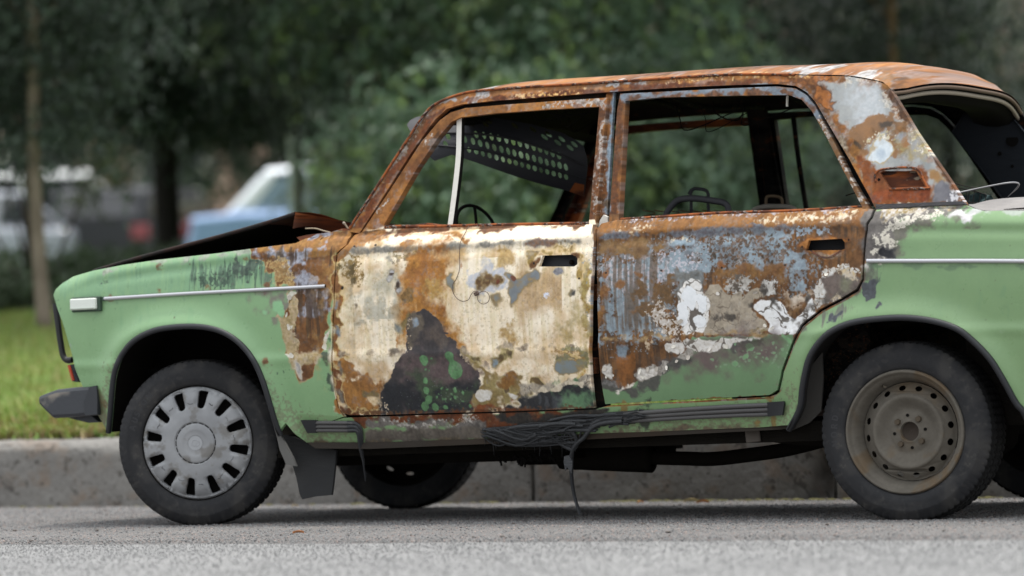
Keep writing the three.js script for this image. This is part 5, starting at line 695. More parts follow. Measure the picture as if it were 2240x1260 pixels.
// rear quarter, boot and tail
{
  const o = [[1916, 459], [2000, 454], [2110, 448], [2125, 455], [2150, 461.5], [2240, 460.5], [2450, 458], [2690, 466], [2705, 500], [2700, 700], [2690, 880], [2560, 905], [2330, 930], [2270, 950], ...ARCH_R.slice().reverse().slice(1), [1722, 928], [1700, 932], [1660, 934], [1660, 905], [1690, 868.5], [1705, 858], [1713, 823], [1715, 812], [1738, 750], [1757, 714], [1798, 681], [1844, 657], [1878, 637], [1890, 612], [1893, 551], [1899, 492], [1910, 476]];
  const g = panel(o, [], zSide); const q = part('rear_quarter', g, matSide, car); tag(q, 'clean green rear quarter scorched along the door edge');
  const rib = ARCH_R.map(([x, y]) => { const p = at(x, y, zBody); p.z = zBody(p.x, p.y) + 0.002; return p; });
  part('wheel_arch_trim', tube(rib, (t) => 0.0095, { n: 60, s: 8 }), mTrim, q);
  const lin_ = ARCH_R.map(([x, y]) => { const p = at(x, y, 0); return [p.x, p.y]; });
  part('wheel_arch_lining', gridSheet(lin_.length - 1, 6, (u, v) => { const p = lin_[Math.round(u * (lin_.length - 1))], s = 1 + 0.04 * Math.sin(v * Math.PI * 0.5); return V3(W2.x + (p[0] - W2.x) * s, W2.y + (p[1] - W2.y) * s, 0.02 - v * 0.3); }), std('#242220', 0.95), q);
  part('arch_flap', panel([[1750, 890], [1760, 850], [1775, 800], [1798, 772], [1800, 830], [1796, 900], [1770, 925], [1730, 942]], [], (x, y) => -0.06, { L: 0.05, depth: 0.01 }), std('#3f3d3a', 0.9), q);
  part('inner_quarter', panelXY(o.map(([x, y]) => { const p = at(x, y, zBody); return new THREE.Vector2(p.x, p.y - 0.015); }), [], () => -0.29, 0.3, 0), mUnder, q);
  part('far_quarter', mirrored(g), mSoot, car);
  // boot lid, warped by the heat
  const a = [[2119, 449], [2150, 460], [2200, 460.5], [2300, 458], [2450, 455], [2690, 462]], b = [[2122, 449], [2150, 441], [2176, 436], [2240, 431], [2420, 425], [2640, 440]];
  const A = spline(a, 6), B = spline(b, 6), n = A.length - 1;
  const lid = part('boot_lid', gridSheet(n, 10, (u, v) => { const k = Math.round(u * n); if (v <= 0.3) { const t = v / 0.3; return at(lerp(A[k][0], B[k][0], t), lerp(A[k][1], B[k][1], t) - 2.5 * Math.sin(t * Math.PI), lerp(-0.06, -0.22, t)); } const p = at(B[k][0], B[k][1], -0.22), t = (v - 0.3) / 0.7; return V3(p.x, p.y - 0.02 * t, lerp(-0.22, 2 * ZC + 0.1, t)); }, (p) => [p.x * 2, p.z * 2 + p.y]), std('#ffffff', 0.85, 0, { map: tileTex(256, (u, v) => mixc([104, 101, 101], [146, 142, 138], tnoise(u, v, 6, 5, 21)), true), bumpMap: withRep(grainTex, 4), bumpScale: 0.002 }), car);
  part('lid_seam', tube(spline([[2196, 459], [2225, 456.5], [2260, 454]], 4).map(([x, y]) => at(x, y, -0.07)), 0.002), mBlack, lid);
  part('tail_panel', gridSheet(2, 4, (u, v) => V3(3.40, lerp(0.3, 0.92, u), lerp(-0.08, 2 * ZC + 0.08, v))), mUnder, car);
  part('rear_bumper', box(0.1, 0.11, 1.66, 3.45, 0.42, ZC, 0, 0, 0, 0.02), mPlastic, car);
  // bent rod and wire grille lying behind the rear window
  part('bent_rod', tube([[2100, 421], [2125, 415.5], [2165, 407], [2205, 400], [2222, 399.5], [2229, 403], [2224, 412], [2205, 430]].map(([x, y], i) => at(x, y, -0.55 - 0.02 * i)), (t) => 0.0028 * (1 - 0.6 * smooth(0.8, 1, t)), { n: 60 }), std('#8d8d90', 0.5, 0.3), car);
  const gw = [[[2113, 416], [2117, 440]], [[2121, 416], [2118, 442]], [[2131.5, 418], [2128, 443]], [[2145, 423], [2141, 443]], [[2157.5, 426], [2155, 440]], [[2111, 416], [2130, 417], [2148, 423], [2156, 425], [2158, 428]], [[2084, 400], [2110, 407], [2136, 412]], [[2090, 410], [2120, 416], [2146, 422]], [[2112, 440], [2128, 443.5], [2142, 444]]];
  part('wire_grille', join(gw.map((l) => tube(l.map(([x, y]) => at(x, y, -0.62)), 0.0014, { n: 10, s: 5 }))), std('#2b2623', 0.9), car);
  part('parcel_scrap', gridSheet(10, 6, (u, v) => { const p = at(lerp(2100, 2172, u), lerp(424, 447, v) + 3 * Math.sin(u * 9), -0.75); return V3(p.x, p.y, p.z + 0.02 * Math.sin(u * 14 + v * 5)); }), std('#8ba0a0', 0.6, 0, { map: tileTex(128, (u, v) => mixc([70, 90, 95], [190, 200, 196], tnoise(u, v, 5, 4, 8)), true) }), car);
}
// sill with its moulding
{
  const o = [[671, 968], [700, 930], [752, 914], [837, 911], [960, 907], [1096, 903.5], [1300, 896], [1330, 887.5], [1462, 880], [1600, 872.5], [1685, 867.5], [1700, 862], [1712, 850], [1718, 900], [1722, 930], [1660, 935], [1500, 941], [1310, 949], [1045, 961], [808, 969]];
  const s = part('sill', panel(o, [], zSide), matSide, car);
  part('sill_flange', panel([[671, 968], [808, 968], [1045, 960], [1310, 948], [1660, 935], [1724, 928], [1730, 938], [1660, 942], [1310, 960], [1045, 972], [808, 982], [690, 981]], [], () => -0.035, { L: 0.1 }), std('#57504a', 0.9, 0, { map: withRep(dustTex, 2) }), s);
  const ribs = (name, pts, hh) => { const m = group(name, car); [-1, 0, 1].forEach((k) => barOn('rib', pts.map(([x, y, d]) => [x, y + k * (d ?? hh)]), hh * 0.00145 * 1.04, 0.009, mMould, m)); return m; };
  const l = ribs('sill_moulding', [[684, 933], [740, 933], [775, 933.5]], 8.2);
  const cap = (pts) => panel(pts, [], (x, y) => zBody(x, y) + 0.014, { L: 0.05, depth: 0.016 });
  part('end_cap', cap([[657, 919], [690, 919], [691, 947], [672, 947.5]]), mTrim, l);
  const r = ribs('sill_moulding', [[1360, 914, 8], [1418, 910, 8.4], [1500, 904.5, 9], [1600, 899, 9.6], [1688, 895.5, 10.2]], 9);
  part('end_cap', cap([[1678, 880], [1713, 877.5], [1715, 882], [1711, 908], [1679, 911]]), mTrim, r);
  // where the heat softened it: drooping strands
  const P = (a, z) => a.map(([x, y]) => { const p = at(x, y, zBody); p.z += z; return p; });
  const m = group('melted_moulding', car);
  [[770, 925, 0], [772, 933, 0.003], [774, 941, 0.006]].forEach(([x, y, z], k) => part('droop', tube(P([[x - 8, y], [x + 10, y + 1], [x + 20 - k * 3, y + 9], [x + 24 - k * 4, y + 26], [x + 25 - k * 3, 985], [x + 29 - k * 2, 1012], [799 + k, 1028], [804, 1036 + 8 * k]], 0.008 + z), (t) => lerp(0.0075, 0.0018, t ** 0.8), { n: 50, flat: 0.7 }), mMelt, m));
  [[905, 0], [913, 0.004], [921, 0.008]].forEach(([y, z], k) => part('droop', tube(P([[1366, y], [1330, y + 3], [1306, y + 10], [1290, 938 + k * 4], [1280, 955 + k * 2], [1268, 968], [1257, 980 + k * 2], [1253, 1010], [1254, 1045], [1259, 1080], [1266, 1105], [1272, 1118 + 4 * k]], 0.008 + z), (t) => lerp(0.0085, 0.0035, t), { n: 80, flat: 0.7 }), mMelt, m));
  part('branch', tube(P([[1190, 940], [1205, 950], [1222, 965], [1240, 977], [1256, 983], [1264, 975], [1262, 955], [1252, 940]], 0.012), (t) => lerp(0.005, 0.007, t), { n: 50, flat: 0.7 }), mMelt, m);
  part('torn_flap', panel([[1234, 998], [1244, 996], [1252, 1010], [1250, 1036], [1240, 1022], [1236, 1030], [1233, 1010]], [], () => 0.03, { L: 0.05, depth: 0.006 }), mMelt, m);
  const web = [], rw = rngOf(15);
  for (let k = 0; k < 110; k++) { const x = 1050 + rw() * 330, y = 900 + (1380 - x) * 0.075 + rw() * 24 + (x < 1200 ? 8 : 0), dx = 40 + rw() * 100; web.push(tube(P([[x, y + rw() * 8], [x + dx * 0.4, y - 2 + rw() * 6 - dx * 0.03], [Math.min(x + dx, 1400), y - dx * 0.06 + rw() * 6]], 0.006 + rw() * 0.012), 0.0012 + rw() * rw() * 0.006, { n: 8, s: 5, flat: 0.6 })); }
  for (let k = 0; k < 80; k++) { const x = 1056 + rw() * 80, y = 938 + rw() * 18; web.push(tube(P([[x, y], [x + 18 + rw() * 60, y + 8 + rw() * 14], [x + 30 + rw() * 110, y + 2 + rw() * 18]], 0.008 + rw() * 0.014), 0.001 + rw() * rw() * 0.007, { n: 8, s: 5, flat: 0.6 })); }
  for (let k = 0; k < 26; k++) { const x = 1060 + rw() * 200, y = 948 + rw() * 18, h = 10 + rw() * rw() * 60; web.push(tube(P([[x, y], [x + 2, y + h * 0.5], [x + 6 * rw(), y + h]], 0.012), (t) => lerp(0.0018, 0.0004, t), { n: 8, s: 4 })); }
  for (let k = 0; k < 14; k++) { const x = 1205 + rw() * 70; web.push(tube(P([[x, 928 + rw() * 20], [x + 6 - rw() * 20, 955], [1250 + rw() * 14, 975 + rw() * 12]], 0.011), (t) => lerp(0.003, 0.0016, t), { n: 10, s: 5 })); }
  tag(part('melted_fibre', join(web), mMelt, m), null, null, null, 'stuff');
}
// under the car
{
  const floor = part('floor_pan', join([box(2.35, 0.06, 1.36, 1.35, 0.255, ZC, 0, 0, 0.014), box(0.9, 0.05, 1.0, 0.75, 0.205, ZC, 0, 0, 0.01), box(0.5, 0.09, 0.16, 1.1, 0.2, ZC), box(0.62, 0.10, 1.25, 0.4, 0.26, ZC), box(0.75, 0.3, 1.2, 2.95, 0.42, ZC)]), mUnder, car);
  const j = at(1255, 962, -0.15);
  part('silencer', (() => { const a = at(1222, 993, -0.5), b = at(1430, 1001, -0.5); return join([tube([a, a.clone().lerp(b, 0.04), a.clone().lerp(b, 0.96), b], (t) => (t < 0.02 || t > 0.985 ? 0.03 : 0.049), { n: 60, s: 16 })]); })(), mUnder, floor);
  part('exhaust_pipe', tube([[1425, 1001], [1500, 1003], [1557, 1004], [1640, 995], [1716, 984], [1790, 966], [1830, 955]].map(([x, y]) => at(x, y, -0.5)), 0.0225, { n: 50, s: 12 }), mUnder, floor);
  part('rear_axle', join([tube([V3(W2.x, W2.y, -0.25), V3(W2.x, W2.y, -1.3)], 0.045, { n: 4 }), box(0.2, 0.2, 0.2, W2.x, W2.y, ZC, 0, 0, 0, 0.07)]), mUnder, floor);
  part('trailing_arm', tube([at(1640, 948, -0.2), at(1760, 962, -0.22), at(1850, 962, -0.25)], 0.018, { n: 14 }), mUnder, floor);
  part('jack_point', (() => { const p = at(1645, 950, -0.08); return join([box(0.045, 0.05, 0.05, p.x, p.y, -0.09, 0, 0.3, 0.1, 0.004)]); })(), std('#4a443e', 0.9), floor);
  part('front_axle_beam', join([box(0.14, 0.1, 0.95, WF.x, WF.y - 0.03, ZC), tube([V3(WF.x + 0.03, WF.y - 0.06, -0.16), V3(WF.x + 0.03, WF.y, -1.35)], 0.025, { n: 4 })]), mUnder, floor);
  const ro = rngOf(4), rag = []; for (let k = 0; k < 26; k++) { const x = 1080 + ro() * 130, y = 990 + ro() * 14; rag.push(tube([[x, y], [x + 5, y + 8 * ro()], [x + 10 * ro(), y + 20 * ro()]].map(([a, b]) => at(a, b, -0.2)), 0.004 * ro() + 0.002, { n: 6, s: 5 })); }
  tag(part('burnt_scraps', join(rag), mBlack, floor), null, null, null, 'stuff');
  // mud flap
  part('mud_flap', panel([[612, 945], [640, 955], [676, 970], [735, 985], [731, 1030], [725, 1083], [690, 1086], [661, 1092], [655, 1080], [648, 1045], [634, 1000]], [], (x, y) => -0.02 - 0.05 * Math.sin((y - 0.08) * 9), { L: 0.04, depth: 0.012 }), std('#151617', 0.85, 0, { bumpMap: withRep(grainTex, 6), bumpScale: 0.003 }), car);
}
// lifted flakes of burnt paint, curling off the steel
{
  const r = rngOf(55), mats = [std('#cfcac2', 0.75), std('#b3aba0', 0.8), std('#d9d4c8', 0.75)];
  const flakes = [[...c11([262, 150], [300, 140], [318, 190], [275, 205], [505, 165], [560, 150], [620, 150], [520, 205], [585, 190], [690, 140], [760, 95], [840, 70])], [...c1([1868, 680], [1850, 790], [1862, 870], [1880, 1052], [2104, 930])], [...c6([720, 640], [690, 900], [1300, 930], [1350, 950], [1660, 760], [1690, 660], [1740, 560], [1830, 500], [640, 1080], [900, 1100], [1020, 1080], [960, 700], [1230, 690])]].flat();
  flakes.forEach(([px, py]) => {
    const w = 0.008 + 0.014 * r(), h = 0.006 + 0.010 * r(), a = r() * 6.28, lift = 0.002 + 0.004 * r(), p = at(px, py, zSide), z = zSide(p.x, p.y) + 0.003, wob = [r(), r(), r(), r()];
    const g = gridSheet(5, 4, (u, v) => { const e = 1 - 0.45 * Math.abs(2 * v - 1) ** (1 + wob[0]), x = (u - 0.5) * w * e * (0.8 + 0.4 * wob[1]), y = (v - 0.5) * h * (1 - 0.3 * wob[2] * u); return V3(x * Math.cos(a) - y * Math.sin(a), x * Math.sin(a) + y * Math.cos(a), lift * u * u + 0.001 * wob[3] * v); }, (q, u, v) => [u, v]);
    const m = part('paint_flake', g, mats[Math.floor(r() * 3)], car); m.position.set(p.x, p.y, z);
  });
}
// inside the cabin
{
  // drilled steel sheet hanging from the windscreen header
  const o = [[890, 273], [897, 263], [911, 256], [940, 252], [985, 256], [1074, 256], [1117, 263], [1160, 271], [1200, 282], [1231, 291], [1262, 308], [1276, 320], [1284, 346], [1285, 372], [1281, 405], [1277, 431], [1262, 425], [1246, 419], [1188, 404], [1131, 387], [1060, 362], [1003, 342], [988, 339], [966, 346], [951, 352], [940, 343], [934, 330], [905, 300]];
  const hz = []; const el = (x, y, rx = 5, ry = 7.5) => { const q = []; for (let k = 0; k < 9; k++) { const a = -k / 9 * 2 * Math.PI; q.push([x + rx * Math.cos(a) + ry * 0.25 * Math.sin(a), y + ry * Math.sin(a)]); } hz.push(q); };
  const dots = c5([770, 520], [750, 578], [985, 505], [1045, 512], [1102, 523], [1158, 533], [1215, 547], [1269, 561], [1319, 575], [1372, 588], [1424, 603], [1474, 617], [1521, 634], [1570, 651], [1619, 668], [900, 542], [960, 557], [1015, 572], [1070, 588], [1124, 604], [1178, 618], [1230, 632], [1277, 646], [1328, 660], [1378, 674], [1429, 688], [1478, 702], [1526, 716], [1576, 729], [1625, 741], [1672, 755], [930, 622], [985, 636], [1036, 652], [1088, 666], [1140, 681], [1190, 696], [1240, 710], [1288, 722], [1337, 737], [1386, 751], [1434, 764], [1482, 778], [1530, 790], [1579, 804], [1627, 817], [1674, 830]);
  dots.forEach(([x, y], i) => el(x, y, i < 2 ? 5.5 : 4.5 + (i % 3) * 0.4, i < 2 ? 7.5 : i > 30 ? 6.4 : 8.2));
  c5([940, 417], [1055, 425], [1080, 400], [1280, 437], [1420, 466], [1508, 525], [1538, 502], [1610, 567], [1640, 540], [1705, 607], [1736, 580]).forEach(([x, y]) => { const q = []; for (let k = 0; k < 8; k++) { const a = -k / 8 * 2 * Math.PI, u = 10 * Math.cos(a), v = 4 * Math.sin(a); q.push([x + u * 0.78 - v * 0.62, y + u * 0.62 + v * 0.78]); } hz.push(q); });
  const zs = (x, y) => -0.42 - 0.55 * (x - 0.5) + 0.12 * Math.sin((y - 1.0) * 9);
  const s = part('drilled_panel', panel(o, hz, zs, { L: 0.05, depth: 0.003 }), std('#2b2c31', 0.65, 0, { bumpMap: withRep(grainTex, 9), bumpScale: 0.002 }), car); tag(s, 'blackened sheet drilled with rows of holes hanging in the windscreen');
  part('fold', tube([[905, 283], [960, 290], [1040, 292], [1130, 306], [1230, 340], [1278, 362]].map(([x, y]) => { const p = at(x, y, zs); p.z += 0.004; return p; }), 0.004, { n: 30 }), std('#2b2b2e', 0.7), s);
  part('fold', tube([[960, 318], [1060, 330], [1160, 356], [1280, 392]].map(([x, y]) => { const p = at(x, y, zs); p.z += 0.003; return p; }), 0.003, { n: 30 }), std('#25262a', 0.7), s);
  part('rusty_tip', panel([[1258, 400], [1278, 404], [1277, 431], [1262, 425], [1246, 419]], [], (x, y) => zs(x, y) + 0.004, { L: 0.05, depth: 0.002 }), mRust, s);
  // steering wheel
  const c = at(1043, 502, -0.42), sw = group('steering_wheel', car); sw.position.copy(c);
  const ax = V3(0.80, 0.33, 0.30).normalize(); sw.quaternion.setFromUnitVectors(V3(0, 0, 1), ax);
  part('ring', new THREE.TorusGeometry(0.085, 0.0055, 10, 48), mBlack, sw);
  part('spoke', join([box(0.008, 0.085, 0.006, 0, 0.042, 0), box(0.008, 0.085, 0.006, 0.036, -0.021, 0, 0, 0, 2.1), box(0.008, 0.085, 0.006, -0.036, -0.021, 0, 0, 0, -2.1)]), mBlack, sw);
  part('column', tube([V3(0, 0, 0), V3(-0.02, 0, -0.3)], 0.018, { n: 4 }), mSoot, sw);
  part('dashboard', join([box(0.25, 0.16, 1.3, 0.62, 0.78, ZC, 0, 0, 0, 0.03)]), mSoot, car);
  // seat frames
  const seat = (pts, z, r = 0.011) => tube(pts.map(([x, y]) => at(x, y, z)), r, { n: 40, s: 8 });
  const f = part('seat_frame', seat([[1452, 480], [1462, 460], [1480, 440], [1500, 434.5], [1530, 435], [1565, 440], [1584, 444], [1592, 452], [1594, 470]], -0.5, 0.0105), std('#3b3c40', 0.7), car);
  part('headrest_hoop', join([seat([[1512, 470], [1512, 440], [1511, 422], [1516, 414], [1530, 413.5], [1545, 417], [1549, 424], [1549, 440], [1550, 470]], -0.62, 0.0055), seat([[1506, 424], [1512, 414]], -0.62, 0.004)]), std('#25272b', 0.7), f);
  const f2 = part('seat_frame', seat([[1640, 470], [1652, 458], [1668, 453], [1700, 452], [1735, 456], [1745, 470]], -0.95, 0.0085), std('#8f8a80', 0.8), car);
  part('headrest_hoop', seat([[1676, 455], [1677, 432], [1684, 429], [1704, 431], [1710, 436], [1711, 455]], -1.0, 0.005), std('#6b5a44', 0.8), f2);
  part('seat_base', join([box(0.5, 0.12, 0.5, 1.2, 0.5, -0.42), box(0.5, 0.12, 0.5, 1.2, 0.5, -1.1), box(0.45, 0.3, 1.2, 2.05, 0.5, ZC)]), mSoot, car);
  const rwz = rngOf(29); for (let k = 0; k < 9; k++) { const x0 = 1000 + rwz() * 760, z = -0.35 - rwz() * 0.8, y0 = 232 + rwz() * 10 - (x0 - 1000) * 0.03, l = 20 + 50 * rwz(); part('hanging_wire', tube([[x0, y0], [x0 + 20 * rwz(), y0 + l * 0.6], [x0 + 60 * rwz(), y0 + l], [x0 + 60 + 90 * rwz(), y0 + l * 0.3]].map(([x, y]) => at(x, y, z)), 0.0012 + 0.0014 * rwz(), { n: 24, s: 5 }), mSoot, car); }
  const spr = []; for (let k = 0; k < 7; k++) { const c0 = at(1420 + k * 26, 474, -0.55 - 0.03 * k), pts = []; for (let i = 0; i <= 24; i++) { const a = i * 0.9; pts.push(V3(c0.x + 0.02 * Math.cos(a), c0.y - 0.05 + i * 0.003, c0.z + 0.02 * Math.sin(a))); } part('seat_spring', tube(pts, 0.0014, { n: 70, s: 4 }), mRust, f); }
  part('cabin_floor', box(1.8, 0.02, 1.4, 1.4, 0.32, ZC), mSoot, car);
  part('parcel_shelf', gridSheet(3, 6, (u, v) => V3(lerp(2.05, 2.62, u), 0.885, lerp(-0.12, 2 * ZC + 0.12, v))), mSoot, car);
}
// wheels
const dustRim = std('#aeaca9', 0.85, 0.0, { map: withRep(dustTex, 1.6), bumpMap: withRep(grainTex, 4), bumpScale: 0.0006 });
const silver = std('#e4e4e4', 0.5, 0.15, { map: tileTex(256, (u, v) => mixc(mixc([138, 140, 143], [172, 174, 176], tnoise(u, v, 5, 5, 61) * 1.2 - 0.1), [112, 108, 102], smooth(0.56, 0.75, tnoise(u, v, 9, 4, 63)) * 0.6), true), bumpMap: withRep(grainTex, 4), bumpScale: 0.0004 });
const tyreTex = tileTex(512, (u, v) => { const a = tnoise(u, v, 5, 5, 71), b = tnoise(u, v, 30, 3, 73); return mixc([26, 27, 30], [58, 56, 54], smooth(0.45, 0.75, a) * 0.7 + smooth(0.6, 0.8, b) * 0.4); }, true);
const mTyre = std('#ffffff', 0.82, 0, { map: withRep(tyreTex, 1.3), bumpMap: withRep(grainTex, 5), bumpScale: 0.0008 });
const mTread = std('#2c2d2e', 0.9, 0, { map: withRep(tyreTex, 2) });
const font = await new FontLoader().loadAsync('fonts/droid/droid_sans_bold.typeface.json');
function raised(text, r, a0, size, spread) { // letters round a tyre wall
  const out = []; let a = a0; for (const ch of text) { const g = new TextGeometry(ch, { font, size, depth: 0.0012, curveSegments: 2 }); g.computeBoundingBox(); const w = g.boundingBox.max.x; g.translate(-w / 2, 0, 0); const st = (w * spread + size * 0.16) / r; a -= st / 2; g.rotateZ(a - Math.PI / 2); g.translate(r * Math.cos(a), r * Math.sin(a), 0); a -= st / 2; out.push(g); } return join(out);
}
function makeTyre(R, wheel, lugs, word, wordAt, size) {
  const Ri = R * 0.685, k = R / 0.2735;
  const prof = [[Ri - 0.004, -0.014], [Ri, -0.006], [Ri + 0.006 * k, 0.0005], [Ri + 0.012 * k, 0.001], [Ri + 0.015 * k, 0.003], [Ri + 0.022 * k, 0.0045], [Ri + 0.032 * k, 0.005], [Ri + 0.045 * k, 0.0035], [Ri + 0.047 * k, 0.0045], [Ri + 0.052 * k, 0.003], [Ri + 0.062 * k, -0.002], [R - 0.018 * k, -0.006], [R - 0.011 * k, -0.009], [R - 0.0055 * k, -0.016]], pm = prof.length;
  const side_ = part('tyre_wall', revolve(prof, lugs * 4, (r, z, a, i) => (i >= pm - 3 && ((a / (2 * Math.PI) * lugs + 1000) % 1) < 0.2 ? r - 0.003 * k : r)), mTyre, wheel);
  const tp = []; for (let i = 0; i <= 22; i++) { const t = i / 22, z = lerp(-0.015, -0.155, t), e = Math.min(t, 1 - t); tp.push([R - 0.005 * k * (1 - smooth(0, 0.14, e)) - 0.0012, z]); }
  const seg = lugs * 4;
  const tread = revolve(tp, seg, (r, z, a, i) => { const ph = ((a / (2 * Math.PI) * lugs + 0.35 * Math.abs(z + 0.0825) / 0.07 + 1000) % 1), t = i / 22; let cut = ph < 0.24 ? (Math.abs(z + 0.083) > 0.055 ? 0.0045 : 0.007) : 0; if (Math.abs(t - 0.32) < 0.03 || Math.abs(t - 0.68) < 0.03) cut = 0.008; return r - cut * k; });
  part('tread', tread, mTread, wheel);
  const back = revolve([[Ri, -0.160], [Ri + 0.03, -0.168], [R - 0.02, -0.165], [R - 0.012, -0.155]], 60); part('inner_wall', back, mTyre, wheel);
  if (word) { const g = part('raised_lettering', join(word.map(([w, a]) => raised(w, Ri + 0.024 * k, a, size, 1.15))), std('#26272a', 0.7), wheel); g.position.z = 0.0038; }
  return Ri;
}
function steelRim(Ri, wheel, nut) {
  const k = Ri / 0.187;
  const P = (l) => l.map(([r, z]) => [r * k, z]);
  const rim = part('rim', revolve(P([[0.187, -0.006], [0.185, 0.001], [0.181, 0.003], [0.177, 0.001], [0.174, -0.008], [0.170, -0.014], [0.163, -0.018], [0.158, -0.034], [0.154, -0.052], [0.149, -0.062], [0.144, -0.10], [0.150, -0.14], [0.180, -0.155]]), 96), dustRim, wheel);
  // holed flange
  const sh = new THREE.Shape(); sh.absarc(0, 0, 0.1475 * k, 0, 2 * Math.PI); const h0 = new THREE.Path(); h0.absarc(0, 0, 0.114 * k, 0, 2 * Math.PI, true); sh.holes.push(h0);
  for (let i = 0; i < 16; i++) { const a = (i + 0.35) / 16 * 2 * Math.PI, p = new THREE.Path(); p.absellipse(0.1315 * k * Math.cos(a), 0.1315 * k * Math.sin(a), 0.0075 * k, 0.0105 * k, 0, 2 * Math.PI, true, a); sh.holes.push(p); }
  const fg = new THREE.ShapeGeometry(sh, 20), fp = fg.attributes.position; for (let i = 0; i < fp.count; i++) { const r = Math.hypot(fp.getX(i), fp.getY(i)) / k; fp.setZ(i, lerp(-0.036, -0.058, (r - 0.114) / 0.0335)); } fg.computeVertexNormals();
  part('holed_flange', fg, dustRim, wheel);
  part('disc', revolve(P([[0.115, -0.0375], [0.112, -0.033], [0.108, -0.030], [0.102, -0.031], [0.094, -0.037], [0.082, -0.048], [0.072, -0.055], [0.064, -0.057], [0.058, -0.053], [0.040, -0.051], [0.0345, -0.050], [0.031, -0.047], [0.0285, -0.049], [0.028, -0.075], [0.001, -0.076]]), 72), dustRim, wheel);
  const cap = part('hub_hole', revolve(P([[0.0275, -0.062], [0.012, -0.070], [0.001, -0.066]]), 32), std('#3a322b', 0.9), wheel);
  const mB = std('#8d8273', 0.8, 0, { map: withRep(dustTex, 8) });
  for (let i = 0; i < 4; i++) { const a = (i + 0.5) * Math.PI / 2 + 0.12, g = new THREE.CylinderGeometry(0.0088 * k, 0.0105 * k, 0.012, 6); g.rotateX(Math.PI / 2); const b = part('wheel_bolt', g, mB, wheel); b.position.set(0.047 * k * Math.cos(a), 0.047 * k * Math.sin(a), -0.047); }
  for (let i = 0; i < 4; i++) { const a = i * Math.PI / 2 + 0.12, g = new THREE.CylinderGeometry(0.0048 * k, 0.0048 * k, 0.004, 12); g.rotateX(Math.PI / 2); part('bolt_hole', g, mBlack, wheel).position.set(0.049 * k * Math.cos(a), 0.049 * k * Math.sin(a), -0.0515); }
  const v = part('valve', tube([V3(-0.072 * k, 0.135 * k, -0.05), V3(-0.072 * k, 0.139 * k, -0.02)], 0.0035, { n: 4 }), std('#8a8274', 0.7), wheel);
  part('balance_weight', box(0.014, 0.012, 0.006, 0, 0, 0, 0, 0, 0, 0.002), std('#b5afa4', 0.7), wheel).position.set(0.062 * k, -0.170 * k, -0.012);
  part('brake_drum', revolve([[0.13, -0.105], [0.13, -0.09], [0.02, -0.085]], 32), mBlack, wheel);
}
